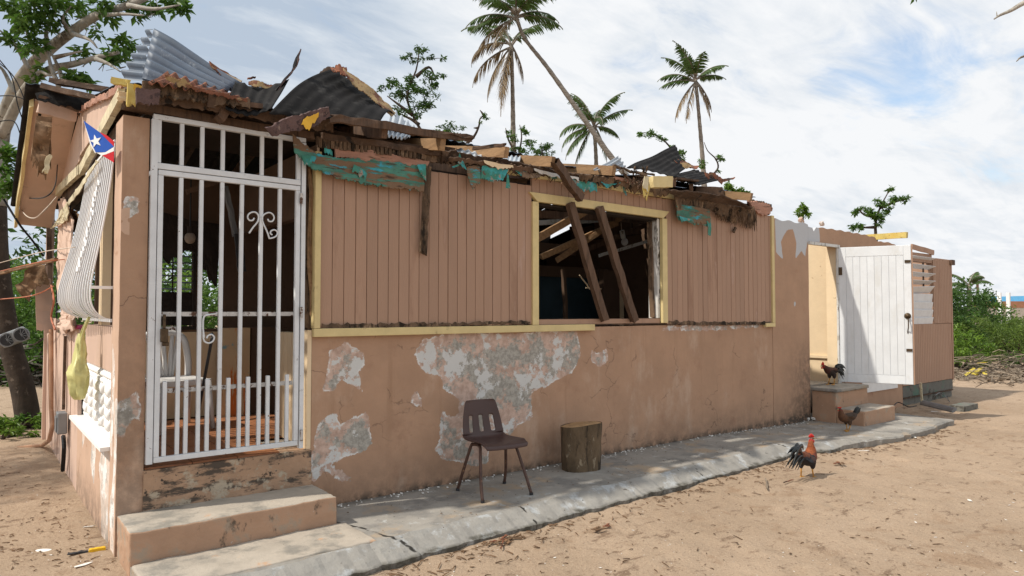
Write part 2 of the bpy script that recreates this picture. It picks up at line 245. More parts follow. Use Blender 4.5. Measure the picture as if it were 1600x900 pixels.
flag_blue = M('flag_blue', (0.015, 0.085, 0.42), 0.08, 9, 0.7, 0.1, 40, objvar=0)
flag_red = M('flag_red', (0.52, 0.012, 0.022), 0.08, 9, 0.7, 0.1, 40, objvar=0)
flag_white = M('flag_white', (0.8, 0.8, 0.8), 0.04, 9, 0.7, 0.1, 40, objvar=0)
tool_yellow = M('tool_yellow', (0.75, 0.45, 0.02), 0.1, 9, 0.5, 0.1, 40)
block_grey = M('grey_foundation', (0.17, 0.165, 0.145), 0.2, 5, 0.9, 0.4, 25, spots=[((0.07, 0.065, 0.055), 5, 0.56, 0.06), ((0.10, 0.17, 0.13), 4, 0.6, 0.05)])
white_scrap = M('white_scrap', (0.72, 0.70, 0.66), 0.06, 9, 0.8, 0.1, 40)
dry_leaf = M('dry_leaf', (0.17, 0.10, 0.055), 0.4, 9, 0.9, 0.2, 40, objvar=0.35)
dry_frond = M('dry_frond', (0.085, 0.062, 0.045), 0.45, 6, 0.9, 0.2, 40, objvar=0.3)
pale_frond = M('bleached_frond', (0.22, 0.175, 0.13), 0.3, 6, 0.9, 0.2, 40, objvar=0.2)
yellow_frond = M('yellow_frond', (0.66, 0.52, 0.07), 0.2, 6, 0.7, 0.2, 40, objvar=0.1)
brown_wall = M('far_brown_wall', (0.36, 0.17, 0.10), 0.15, 5, 0.9, 0.2, 20)
far_block = M('far_grey_wall', (0.42, 0.37, 0.31), 0.12, 3, 0.9, 0.2, 20, objvar=0.1)
blue_roof = M('far_blue_paint', (0.10, 0.34, 0.60), 0.08, 3, 0.5, 0.1, 20)
white_pole = M('far_white_paint', (0.8, 0.8, 0.8), 0.04, 3, 0.5, 0.1, 20)
window_dark = M('far_dark_pane', (0.03, 0.04, 0.05), 0.04, 3, 0.3, 0.0, 20)
leaf_mid = leafmat('leaf_mid', (0.068, 0.150, 0.024), 0.4, 0.3)
leaf_dark = leafmat('leaf_dark', (0.045, 0.105, 0.022), 0.4, 0.28)
leaf_light = leafmat('leaf_light', (0.115, 0.215, 0.03), 0.4, 0.3)
leaf_palm = leafmat('leaf_palm', (0.052, 0.105, 0.028), 0.45, 0.22)
leaf_dry = leafmat('leaf_dry_palm', (0.16, 0.12, 0.065), 0.35, 0.15)
leaf_weed = leafmat('leaf_weed', (0.10, 0.17, 0.035))

# sand ground
m, nt, p = newmat('sandy_earth')
v = coords(nt, (1, 1, 1), False)
c = mixc(nt, step(nt, nz(nt, v, 0.7, 8, 0.62), 0.3, 0.7), (0.35, 0.258, 0.18), (0.435, 0.325, 0.232))
c = mixc(nt, mth(nt, 'MULTIPLY', step(nt, nz(nt, v, 2.6, 9, 0.7), 0.54, 0.66), 0.55), c, (0.26, 0.165, 0.10))
c = mixc(nt, mth(nt, 'MULTIPLY', step(nt, nz(nt, coords(nt, (0.8, 1.6, 1), False), 5.5, 10, 0.75), 0.555, 0.63), 0.85), c, (0.20, 0.135, 0.09))
c = mixc(nt, mth(nt, 'MULTIPLY', step(nt, nz(nt, v, 1.3, 7, 0.6), 0.58, 0.7), 0.5), c, (0.47, 0.36, 0.26))
c = mixc(nt, mth(nt, 'MULTIPLY', step(nt, nz(nt, v, 55, 6, 0.7), 0.56, 0.66), 0.75), c, (0.20, 0.13, 0.085))
c = mixc(nt, mth(nt, 'MULTIPLY', step(nt, nz(nt, v, 75, 4, 0.6), 0.62, 0.68), 0.7), c, (0.60, 0.47, 0.34))
c = mixc(nt, mth(nt, 'MULTIPLY', step(nt, nz(nt, v, 22, 6, 0.7), 0.66, 0.72), 0.8), c, (0.13, 0.085, 0.055))
nt.links.new(c, p.inputs['Base Color']); p.inputs['Roughness'].default_value = 0.95; p.inputs['Specular IOR Level'].default_value = 0.15
h = mth(nt, 'ADD', mth(nt, 'MULTIPLY', nz(nt, v, 7, 9, 0.72), 2.2), mth(nt, 'MULTIPLY', nz(nt, v, 60, 5, 0.7), 0.5))
b = N(nt, 'ShaderNodeBump'); b.inputs['Strength'].default_value = 0.65; b.inputs['Distance'].default_value = 0.03
nt.links.new(h, b.inputs['Height']); nt.links.new(b.outputs[0], p.inputs['Normal'])
sand = m
# chickens: colour per vertex
m, nt, p = newmat('feathers'); v = coords(nt, (1, 1, 1), False)
c = mixc(nt, step(nt, nz(nt, v, 45, 5, 0.6), 0.35, 0.65), attr(nt, 'Col').outputs['Color'], (0.012, 0.010, 0.010))
c = mixc(nt, 0.6, c, attr(nt, 'Col').outputs['Color'])
nt.links.new(c, p.inputs['Base Color']); p.inputs['Roughness'].default_value = 0.8
b = N(nt, 'ShaderNodeBump'); b.inputs['Strength'].default_value = 0.6; b.inputs['Distance'].default_value = 0.01
nt.links.new(nz(nt, v, 60, 4, 0.6), b.inputs['Height']); nt.links.new(b.outputs[0], p.inputs['Normal'])
feathers = m
black_feather = M('black_feather', (0.010, 0.013, 0.014), 0.3, 30, 0.35, 0.2, 60, spec=0.5)
comb_red = M('red_comb', (0.55, 0.03, 0.025), 0.1, 30, 0.6, 0.2, 60)
leg_yellow = M('yellow_leg', (0.60, 0.30, 0.06), 0.1, 30, 0.6, 0.2, 60)
beak_mat = M('beak', (0.35, 0.25, 0.12), 0.1, 30, 0.6, 0, 60)

# ------------------------------------------------------------------ builders
def link(name, me, mat, parent=None):
    o = bpy.data.objects.new(name, me); COL.objects.link(o)
    if mat is not None and len(me.materials) == 0:
        for mm in (mat if isinstance(mat, (list, tuple)) else (mat,)): me.materials.append(mm)
    if parent is not None:
        o.parent = parent; o.matrix_parent_inverse = world_of(parent).inverted()
    return o
def world_of(o):
    return o.matrix_basis.copy() if o.parent is None else world_of(o.parent) @ o.matrix_parent_inverse @ o.matrix_basis
def tag(o, label=None, cat=None, group=None, kind=None):
    if label: o['label'] = label
    if cat: o['category'] = cat
    if group: o['group'] = group
    if kind: o['kind'] = kind
    return o
def thing(name, loc, label, cat, group=None, rz=0):
    o = bpy.data.objects.new(name, None); COL.objects.link(o); o.empty_display_size = 0.1
    o.location = loc; o.rotation_euler = (0, 0, rz); return tag(o, label, cat, group)

class MB:
    def __init__(s): s.v = []; s.f = []; s.m = []; s.a = {}
    def add(s, vs, fs, mi=0):
        b = len(s.v); s.v += [tuple(v) for v in vs]; s.f += [tuple(i + b for i in f) for f in fs]; s.m += [mi] * len(fs); return s
    def frame(s, c, ax, ay, az, mi=0, taper=1.0):
        """box: centre, three half-axis vectors"""
        c = Vector(c); ax = Vector(ax); ay = Vector(ay); az = Vector(az); vs = []
        for k in (-1, 1):
            t = taper if k > 0 else 1
            for i, j in ((-1, -1), (1, -1), (1, 1), (-1, 1)): vs.append(c + ax * i * t + ay * j * t + az * k)
        return s.add(vs, [(3, 2, 1, 0), (4, 5, 6, 7), (0, 1, 5, 4), (1, 2, 6, 5), (2, 3, 7, 6), (3, 0, 4, 7)], mi)
    def box(s, x0, x1, y0, y1, z0, z1, mi=0):
        return s.frame(((x0 + x1) / 2, (y0 + y1) / 2, (z0 + z1) / 2), ((x1 - x0) / 2, 0, 0), (0, (y1 - y0) / 2, 0), (0, 0, (z1 - z0) / 2), mi)
    def beam(s, A, B, w, h, up=(0, 0, 1), mi=0):
        A = Vector(A); B = Vector(B); d = (B - A); L = d.length; d = d / L
        sd = d.cross(Vector(up)); sd = sd.normalized() if sd.length > 1e-4 else Vector((1, 0, 0)); u = sd.cross(d)
        return s.frame((A + B) / 2, sd * (w / 2), u * (h / 2), d * (L / 2), mi)
    def rough_beam(s, A, B, w, h, up=(0, 0, 1), jag=0.3, seg=6, amp=0.004, seed=0):
        """timber with slightly crooked edges and splintered ends"""
        r = random.Random(seed); A = Vector(A); B = Vector(B); d = B - A; L = d.length; d /= L
        sd = d.cross(Vector(up)); sd = sd.normalized() if sd.length > 1e-4 else Vector((1, 0, 0)); u = sd.cross(d)
        vs = []; fs = []; prof = [(-1, -1), (0, -1), (1, -1), (1, 0), (1, 1), (0, 1), (-1, 1), (-1, 0)]
        for k in range(seg + 1):
            t = k / seg; wob = sd * r.uniform(-amp, amp) + u * r.uniform(-amp, amp)
            for (i, j) in prof:
                tt = t * L
                if k == 0: tt += r.uniform(0, jag) * h
                if k == seg: tt -= r.uniform(0, jag) * h
                vs.append(A + d * tt + sd * (w / 2 * i + r.uniform(-amp, amp) * .5) + u * (h / 2 * j + r.uniform(-amp, amp) * .5) + wob)
        n = 8
        for k in range(seg):
            for i in range(n): fs.append((k * n + i, k * n + (i + 1) % n, (k + 1) * n + (i + 1) % n, (k + 1) * n + i))
        fs.append(tuple(range(n - 1, -1, -1))); fs.append(tuple(seg * n + i for i in range(n)))
        return s.add(vs, fs)
    def tube(s, pts, rad, n=8, mi=0, cap=True, sy=1.0):
        pts = [Vector(p) for p in pts]; rad = rad if isinstance(rad, (list, tuple)) else [rad] * len(pts)
        vs = []; fs = []; prev = None
        for k, p in enumerate(pts):
            d = (pts[min(k + 1, len(pts) - 1)] - pts[max(k - 1, 0)]); d = d.normalized() if d.length > 1e-9 else Vector((0, 0, 1))
            if prev is None:
                a = d.orthogonal().normalized()
            else:
                a = (prev - d * prev.dot(d)); a = a.normalized() if a.length > 1e-6 else d.orthogonal().normalized()
            prev = a; b = d.cross(a)
            for i in range(n):
                t = 2 * math.pi * i / n; vs.append(p + (a * math.cos(t) + b * math.sin(t) * sy) * rad[k])
        for k in range(len(pts) - 1):
            for i in range(n): fs.append((k * n + i, k * n + (i + 1) % n, (k + 1) * n + (i + 1) % n, (k + 1) * n + i))
        if cap: fs.append(tuple(range(n - 1, -1, -1))); fs.append(tuple((len(pts) - 1) * n + i for i in range(n)))
        return s.add(vs, fs, mi)
    def build(s, name, mat, parent=None, smooth=False, attrs=None, bevel=0, solid=0):
        me = bpy.data.meshes.new(name); me.from_pydata(s.v, [], s.f)
        o = link(name, me, mat, parent)
        if any(s.m): me.polygons.foreach_set('material_index', s.m)
        if smooth: me.polygons.foreach_set('use_smooth', [True] * len(me.polygons))
        for k, vals in (attrs or {}).items():
            if k == 'Col':
                a = me.color_attributes.new('Col', 'FLOAT_COLOR', 'POINT'); a.data.foreach_set('color', np.asarray(vals, dtype=np.float32).ravel())
            else:
                a = me.attributes.new(k, 'FLOAT', 'POINT'); a.data.foreach_set('value', np.asarray(vals, dtype=np.float32).ravel())
        me.update()
        if solid: md = o.modifiers.new('thickness', 'SOLIDIFY'); md.thickness = solid; md.offset = 0
        if bevel: md = o.modifiers.new('soft_edge', 'BEVEL'); md.width = bevel; md.segments = 2; md.limit_method = 'ANGLE'
        return o
def curve(pts, n=8):
    """Catmull-Rom through points"""
    P = [Vector(p) for p in pts]; P = [P[0] * 2 - P[1]] + P + [P[-1] * 2 - P[-2]]; o = []
    for i in range(1, len(P) - 2):
        for k in range(n):
            t = k / n; a, b, c, d = P[i - 1], P[i], P[i + 1], P[i + 2]
            o.append(0.5 * ((2 * b) + (c - a) * t + (2 * a - 5 * b + 4 * c - d) * t * t + (3 * b - a - 3 * c + d) * t ** 3))
    o.append(P[-2]); return o
def interp(vals, n):
    v = np.asarray(vals, float); x = np.linspace(0, len(v) - 1, n); return list(np.interp(x, np.arange(len(v)), v))
def lerp_poly(pts, t):
    """point at parameter t (0..1 by index) on a polyline"""
    x = t * (len(pts) - 1); i = min(int(x), len(pts) - 2); f = x - i; return pts[i] * (1 - f) + pts[i + 1] * f
def arc_poly(pts, t):
    L = [0]
    for a, b in zip(pts[:-1], pts[1:]): L.append(L[-1] + (b - a).length)
    x = t * L[-1]
    for i in range(len(pts) - 1):
        if x <= L[i + 1] + 1e-9:
            f = (x - L[i]) / max(L[i + 1] - L[i], 1e-9); return pts[i] * (1 - f) + pts[i + 1] * f
    return pts[-1]
def strip(name, top, bot, mat, parent, nx=40, nz_=6, jag=0.02, wob=0.008, thick=0.012, seed=1, jagtop=0.0, curl=0.0, holes=0.0, arc=True):
    """ragged sheet between two edge polylines (world points): crooked edges, dents, thickness"""
    r = random.Random(seed); top = [Vector(p) for p in top]; bot = [Vector(p) for p in bot]; g = arc_poly if arc else lerp_poly
    mb = MB(); nrm = (top[-1] - top[0]).cross(bot[0] - top[0]).normalized()
    if nrm.dot(CAM - top[0]) < 0: nrm = -nrm
    vs = []
    for j in range(nz_ + 1):
        for i in range(nx + 1):
            t = i / nx; u = j / nz_; a = g(top, t); b = g(bot, t); p = a.lerp(b, u)
            p = p + nrm * (noise.noise(p * 9 + Vector((seed, 0, 0))) * wob * 2 + curl * math.sin(u * math.pi * .5) ** 2)
            w = (b - a)
            if j == nz_: p += w.normalized() * (noise.noise(p * 23 + Vector((0, seed, 0))) + .5 * r.uniform(-1, 1)) * jag
            if j == 0 and jagtop: p += w.normalized() * (noise.noise(p * 27 + Vector((0, seed, 5))) + .4 * r.uniform(-1, 1)) * jagtop
            vs.append(p)
    fs = []
    for j in range(nz_):
        for i in range(nx):
            a = j * (nx + 1) + i
            if holes and j > 0 and r.random() < holes and j >= nz_ - 2: continue
            fs.append((a, a + 1, a + nx + 2, a + nx + 1))
    mb.add(vs, fs); return mb.build(name, mat, parent, solid=thick)
def corrugated(name, A, B, Cc, Dd, mat, parent, ncor=8, amp=0.012, bend=None, seed=1, jag=0.0, nu=14, thick=0.004, holes=0):
    """corrugated sheet: A-B and D-C run along the corrugations, A-D across them; mat may be (top, underside)"""
    A, B, Cc, Dd = map(Vector, (A, B, Cc, Dd)); nv = ncor * 6; r = random.Random(seed)
    nrm = (B - A).cross(Dd - A).normalized(); vs = []
    for i in range(nu + 1):
        for j in range(nv + 1):
            u = i / nu; t = j / nv; p = A.lerp(B, u).lerp(Dd.lerp(Cc, u), t)
            p = p + nrm * amp * math.sin(2 * math.pi * ncor * t)
            if bend: p = p + bend(u, t)
            p = p + nrm * noise.noise(p * 2.3 + Vector((seed, seed, 0))) * 0.03
            if jag and i in (0, nu): p += (B - A).normalized() * (noise.noise(p * 18 + Vector((seed, 3, 0))) + .4 * r.uniform(-1, 1)) * jag
            vs.append(p)
    fs = [(i * (nv + 1) + j, i * (nv + 1) + j + 1, (i + 1) * (nv + 1) + j + 1, (i + 1) * (nv + 1) + j) for i in range(nu) for j in range(nv) if not (holes and r.random() < holes)]
    mb = MB(); mb.add(vs, fs); o = mb.build(name, mat, parent, smooth=True)
    md = o.modifiers.new('thickness', 'SOLIDIFY'); md.thickness = thick; md.offset = -1
    if isinstance(mat, (list, tuple)) and len(mat) > 1: md.material_offset = 1
    return o
def sdf(P, poly):
    """signed distance (positive inside) of 2-D points to a polygon"""
    P = np.asarray(P, float); poly = np.asarray(poly, float); d = np.full(len(P), 1e9); ins = np.zeros(len(P), bool); n = len(poly)
    for i in range(n):
        a = poly[i]; b = poly[(i + 1) % n]; e_ = b - a; w = P - a
        t = np.clip((w @ e_) / max(e_ @ e_, 1e-12), 0, 1); q = w - t[:, None] * e_
        d = np.minimum(d, np.sqrt((q * q).sum(1)))
        c1 = (a[1] <= P[:, 1]) & (b[1] > P[:, 1]); c2 = (b[1] <= P[:, 1]) & (a[1] > P[:, 1])
        cr_ = e_[0] * w[:, 1] - e_[1] * w[:, 0]; ins ^= (c1 & (cr_ > 0)) | (c2 & (cr_ < 0))
    return np.where(ins, d, -d)
def segd(P, pts):
    P = np.asarray(P, float); pts = np.asarray(pts, float); d = np.full(len(P), 1e9)
    for a, b in zip(pts[:-1], pts[1:]):
        e_ = b - a; w = P - a; t = np.clip((w @ e_) / max(e_ @ e_, 1e-12), 0, 1); q = w - t[:, None] * e_; d = np.minimum(d, np.sqrt((q * q).sum(1)))
    return d
def slab_grid(name, axis, c0, thick, a0, a1, z0, z1, mat, parent, res=0.03, peel_polys=(), grime=None, hole=None, relief=0.004, topf=None):
    """thick wall in plane axis=c0 (axis 'y' -> spans x; axis 'x' -> spans y); finely divided outer face carrying paint-loss data"""
    na = max(2, int((a1 - a0) / res)); nzz = max(2, int((z1 - z0) / res))
    A = np.linspace(a0, a1, na + 1); Zs = np.linspace(z0, z1, nzz + 1)
    AA, ZZ = np.meshgrid(A, Zs); P = np.stack([AA.ravel(), ZZ.ravel()], 1)
    if topf is not None: P[:, 1] = z0 + (P[:, 1] - z0) * (np.array([topf(a) for a in P[:, 0]]) - z0) / (z1 - z0)
    pv = np.full(len(P), -0.5)
    for poly in peel_polys: pv = np.maximum(pv, sdf(P, poly))
    gv = np.zeros(len(P)) if grime is None else grime(P[:, 0], P[:, 1])
    vs = []; sgn = -1
    for a, z in P:
        q = Vector((a, 0, z)); r_ = noise.noise(q * 3.0) * relief + noise.noise(q * 11) * relief * .35
        vs.append((a, c0 + r_, z) if axis == 'y' else (c0 + r_, a, z))
    w = na + 1; fs = []
    for j in range(nzz):
        for i in range(na): fs.append((j * w + i, j * w + i + 1, (j + 1) * w + i + 1, (j + 1) * w + i) if axis == 'y' else (j * w + i, (j + 1) * w + i, (j + 1) * w + i + 1, j * w + i + 1))
    # back skin and rim
    rim = [i for i in range(w)] + [j * w + na for j in range(1, nzz + 1)] + [nzz * w + i for i in range(na - 1, -1, -1)] + [j * w for j in range(nzz - 1, 0, -1)]
    b = len(vs); vs += [(vs[k][0], c0 + thick, vs[k][2]) if axis == 'y' else (c0 + thick, vs[k][1], vs[k][2]) for k in rim]; m_ = len(rim)
    for k in range(m_):
        q = (rim[k], b + k, b + (k + 1) % m_, rim[(k + 1) % m_]); fs.append(q if axis == 'y' else q[::-1])
    bf = tuple(b + k for k in range(m_)); fs.append(bf if axis != 'y' else bf[::-1])
    pv = np.concatenate([pv, pv[rim]]); gv = np.concatenate([gv, gv[rim]])
    mb = MB(); mb.add(vs, fs); return mb.build(name, mat, parent, attrs={'peel': pv, 'grime': gv})
def wallpoly(pts, Y=None, X=None):
    o = []
    for px, py in pts:
        q = W(px, py, Y=Y, X=X); o.append((q.x if Y is not None else q.y, q.z))
    return o
def zoomed(pts, s, ox, oy): return [(x / s + ox, y / s + oy) for x, y in pts]

# ------------------------------------------------------------------ ground and path (the setting)
def axis_steps(lo, hi, near0, near1, fine, grow=1.22):
    xs = list(np.arange(near0, near1, fine)); s_ = fine; x = near0
    while x > lo: s_ *= grow; x -= s_; xs.insert(0, x)
    s_ = fine; x = xs[-1]
    while x < hi: s_ *= grow; x += s_; xs.append(x)
    return xs
gx = axis_steps(-900, 1500, -0.8, 14, 0.05); gy = axis_steps(-500, 1700, -4.4, 1.0, 0.045)
rd = random.Random(31); DENTS = {}
for k in range(900):      # trodden hollows and scuffs
    x, y = rd.uniform(-.8, 14), rd.uniform(-4.4, 1); d_ = (x, y, rd.uniform(.05, .13), rd.uniform(.5, 1.0), rd.uniform(0, 3.14), rd.uniform(-.018, .006))
    for i in range(int((x - .3) * 2), int((x + .3) * 2) + 1):
        for j in range(int((y - .3) * 2), int((y + .3) * 2) + 1): DENTS.setdefault((i, j), []).append(d_)
def ground_z(x, y):
    q = Vector((x, y, 0)); near = max(0.0, 1 - max(abs(x - 6) / 30, abs(y) / 30))
    z = -0.12 + near * (0.018 * noise.noise(q * 0.9) + 0.014 * noise.noise(q * 3.1) + 0.012 * noise.noise(q * 6.5))
    if x < 1.5: z += 0.05 * min(1, (1.5 - x) / 0.8)
    for (a, b_, r_, el, t, dep) in DENTS.get((int(x * 2), int(y * 2)), ()):
        u = ((x - a) * math.cos(t) + (y - b_) * math.sin(t)) / r_; v_ = (-(x - a) * math.sin(t) + (y - b_) * math.cos(t)) / (r_ * el); q2 = u * u + v_ * v_
        if q2 < 4: z += dep * (math.exp(-q2 * 1.6) - .35 * math.exp(-(q2 - 1.3) ** 2 * 3))
    return z
vs = [(x, y, ground_z(x, y)) for y in gy for x in gx]; w = len(gx)
fs = [(j * w + i, j * w + i + 1, (j + 1) * w + i + 1, (j + 1) * w + i) for j in range(len(gy) - 1) for i in range(w - 1)]
g = MB(); g.add(vs, fs); tag(g.build('ground', sand, None, smooth=True), kind='structure')

# concrete path along the wall: flat top, sloped and chipped outer edge
edge_px = [(205, 902), (312, 900), (420, 893), (520, 905), (600, 886), (700, 858), (850, 818), (1000, 777), (1100, 751), (1240, 712), (1330, 699), (1398, 690), (1448, 677), (1502, 656)]
edge = [W(x, y, Z=-0.10) for x, y in edge_px]
ex = [p.x for p in edge]; ey = [p.y for p in edge]
def outer_y(x): return float(np.interp(x, [0.7, 1.4] + ex[4:], [-1.22, -1.2] + ey[4:]))
us = np.arange(0.77, 11.15, 0.035); prof = []
for x in us:
    yo = outer_y(x) + 0.035 * noise.noise(Vector((x * 3, 0, 0))) + 0.03 * noise.noise(Vector((x * 9, 4, 0))) + 0.015 * noise.noise(Vector((x * 25, 4, 0)))
    zt = 0.0 - 0.05 * max(0, min(1, (x - 7) / 2)); bev = 0.20 if x < 7.6 else max(0.03, 0.20 - (x - 7.6) * 0.2)
    row = [(x, -0.001, zt, 0)]
    n_in = 22
    for k in range(1, n_in + 1):
        y = (yo + bev) * k / n_in; row.append((x, y, zt + 0.006 * noise.noise(Vector((x * 2, y * 2, 0))), 0))
    for k in range(1, 9):
        t = k / 8; row.append((x, yo + bev * (1 - t), zt - 0.092 * (bev / 0.2) * t ** 1.15 + 0.010 * noise.noise(Vector((x * 5, t * 2, 3))) + 0.006 * noise.noise(Vector((x * 17, t * 5, 3))), 1))
    row.append((x, yo + 0.015 + 0.02 * noise.noise(Vector((x * 9, 7, 0))), -0.22, 1)); prof.append(row)
nr = len(prof[0]); vs = [p[:3] for r_ in prof for p in r_]
crk = [(1.99, -0.05), (2.08, -0.42), (2.18, -0.68), (2.20, -0.90), (2.33, -1.12), (2.36, -1.3)]
P2 = np.array([(p[0], p[1]) for p in vs])
joint = [(4.2, -0.90), (5.3, -0.86), (6.3, -0.78), (7.3, -0.78), (8.4, -0.86)]
crk2 = [(3.3, -1.25), (3.38, -1.05), (3.35, -0.9)]; crk3 = [(5.6, -1.2), (5.52, -0.98), (5.66, -0.8), (5.6, -0.55)]; crk4 = [(7.15, -1.1), (7.3, -0.9), (7.1, -0.5)]
ck = np.maximum(np.maximum(np.maximum(1 - segd(P2, crk2) / .03, np.maximum(1 - segd(P2, crk3) / .028, 1 - segd(P2, crk4) / .03)), 1 - segd(P2, crk) / 0.045, 1 - segd(P2, joint) / 0.04), 1 - segd(P2, [(W(1300, 706, Z=0)).xy[:], (W(1330, 712, Z=-.05)).xy[:]]) / .04)
gr = np.clip(1.0 - (-P2[:, 1]) / 0.10, 0, 1) * 0.9 + np.array([0.9 if p[2] < -0.082 and p[0] < 8.0 else 0.0 for p in vs])
fs = [(i * nr + j, i * nr + j + 1, (i + 1) * nr + j + 1, (i + 1) * nr + j) for i in range(len(us) - 1) for j in range(nr - 1)]
mi = [0 if j < 22 or us[i] > 8.0 else 1 for i in range(len(us) - 1) for j in range(nr - 1)]
pm = MB(); pm.add(vs, fs); pm.m = mi
pm.add([vs[j] for j in range(nr)] + [(0.77, 0, -0.22)], [tuple(range(nr)) + (nr,)], 0)
k0 = (len(us) - 1) * nr
pm.add([vs[k0 + j] for j in range(nr)] + [(us[-1], 0, -0.22)], [tuple(range(nr, -1, -1))], 0)
ex_ = [0] * (len(pm.v) - len(vs))
tag(pm.build('path', [concrete, concrete_blue], None, attrs={'grime': list(gr) + ex_, 'crack': list(np.clip(ck, 0, 1)) + ex_}), kind='structure')

# ------------------------------------------------------------------ house
house = thing('house', (0.76, 0, 0), 'salmon single-storey house with torn tin roof, yellow window trim and white gate', 'house')
H = house
def part(mb, name, mat, parent=None, **k): return mb.build(name, mat, parent or H, **k)

# lower plastered front wall, porch jamb .. right end of plaster, with paint loss
big_patch = zoomed([(385, 150), (420, 95), (480, 75), (620, 68), (700, 75), (800, 68), (900, 60), (975, 65), (985, 150), (960, 210), (920, 230), (870, 260), (810, 280), (810, 380), (760, 400), (735, 440), (700, 420), (660, 470), (650, 540), (600, 550), (480, 525), (462, 490), (480, 440), (478, 400), (490, 340), (500, 370), (545, 370), (550, 310), (490, 270), (480, 230), (440, 215), (400, 190)], 2.308, 480, 490)
p2_ = zoomed([(80, 130), (140, 105), (205, 150), (210, 190), (185, 215), (195, 280), (170, 260), (120, 240), (95, 280), (60, 275), (70, 210)], 2.308, 480, 490)
p3_ = zoomed([(40, 390), (110, 355), (120, 405), (170, 370), (215, 350), (235, 470), (210, 495), (130, 520), (95, 545), (160, 600), (100, 600), (60, 560), (20, 615), (15, 500), (35, 430)], 2.308, 480, 490)
p4_ = [(641, 622), (649, 610), (659, 622), (656, 636), (645, 635)]
p5_ = [(922, 545), (935, 552), (949, 543), (950, 565), (936, 573), (924, 565)]
p6_ = [(1213, 612), (1222, 600), (1226, 616), (1217, 626)]
polys = [wallpoly(p, Y=0) for p in (big_patch, p2_, p3_, p4_, p5_)]
polys += [[(6.3, 1.335), (8.3, 1.325), (8.45, 1.30), (7.6, 1.285), (6.9, 1.27), (6.2, 1.29)]]
def front_grime(x, z): return np.clip((x - 8.7) / 0.8, 0, 1) * 0.75 * np.clip((1.2 - z) / 0.5, 0, 1) + np.clip((0.06 - z) / 0.06, 0, 1) * 0.8 + 0.35 * np.clip((0.35 - z) / 0.3, 0, 1)
slab_grid('front_wall', 'y', 0.0, 0.14, 2.055, 8.50, -0.2, 1.345, plaster, H, res=0.03, peel_polys=polys, grime=front_grime)
grey_patch = wallpoly(zoomed([(80, 55), (262, 80), (268, 155), (215, 150), (205, 215), (190, 190), (165, 225), (170, 160), (155, 100), (130, 105), (105, 150), (115, 230), (85, 195)], 2.647, 1180, 320), Y=0)
bare = M('bare_grey_wall', SALMON, 0.08, 3, 0.85, 0.35, 24, spots=[((0.37, 0.20, 0.13), 4, 0.64, 0.06)], own=False, objvar=0, grime=(0.085, 0.065, 0.05))
nt = bare.node_tree; bsdf = nt.nodes['Principled BSDF']; src = bsdf.inputs['Base Color'].links[0].from_socket
nt.links.new(mixc(nt, step(nt, mth(nt, 'ADD', attr(nt, 'peel').outputs['Fac'], mth(nt, 'MULTIPLY', mth(nt, 'SUBTRACT', nz(nt, coords(nt, (1, 1, 1), False), 14, 6, 0.6), 0.5), 0.03)), -0.004, 0.004), src, (0.50, 0.51, 0.53)), bsdf.inputs['Base Color'])
slab_grid('rear_room_wall', 'y', -0.004, 0.15, 8.503, 9.47, -0.2, 2.77, bare, H, res=0.03, peel_polys=[grey_patch, [(9.05, 1.62), (9.1, 1.66), (9.12, 1.6), (9.08, 1.57)]], grime=front_grime, topf=lambda a: 2.77 + 0.012 * math.sin(a * 17))
def lintel_top(a): return float(np.interp(a, [9.47, 9.60, 9.64, 9.70, 10.3, 11.2, 11.64, 11.68, 12.2, 12.6], [2.745, 2.72, 2.66, 2.745, 2.75, 2.74, 2.72, 2.66, 2.67, 2.60])) + 0.008 * math.sin(a * 23)
slab_grid('lintel_wall', 'y', -0.004, 0.15, 9.473, 12.55, 2.50, 2.78, bare, H, res=0.04, peel_polys=[grey_patch], topf=lintel_top)
slab_grid('rear_room_wall', 'y', -0.004, 0.15, 10.36, 12.55, -0.2, 2.498, bare, H, res=0.06)

# corner pillar with its paint loss
col_patch = zoomed([(415, 290), (480, 250), (500, 300), (495, 350), (450, 350), (430, 410), (412, 390)], 2.25, 0, 500)
slab_grid('corner_pillar', 'y', -0.012, 0.27, 0.757, 0.912, -0.2, 2.79, plaster, H, res=0.02, peel_polys=[wallpoly(col_patch, Y=0), wallpoly([(193, 312), (214, 308), (216, 334), (195, 338)], Y=0)] , grime=lambda x, z: 0.45 * np.clip((1.9 - z) / 1.5, 0, 1))
# floor slab of the porch (stained edge) and its tiles
slab_grid('threshold', 'y', -0.018, 0.3, 0.912, 2.052, -0.15, 0.455, threshold_mat, H, res=0.04, relief=0.012)
part(MB().box(0.80, 8.45, 0.30, 4.55, 0.1, 0.44), 'floor_slab', concrete)
part(MB().box(8.65, 12.9, 0.15, 3.5, 0.1, 0.42), 'floor_slab', step_top)
tb = MB().box(-0.147, 0.147, -0.147, 0.147, 0, 0.012); tme = None
for i in range(5):
    for j in range(8):
        x = 1.07 + i * 0.30; y = 0.16 + j * 0.30
        if (j < 2 and i > 2) or y > 2.2: continue
        if tme is None: o = part(tb, 'floor_tile', tile_mat); tme = o.data
        else: o = link('floor_tile', tme, None, H)
        o.location += Vector((x, y, 0.4552))

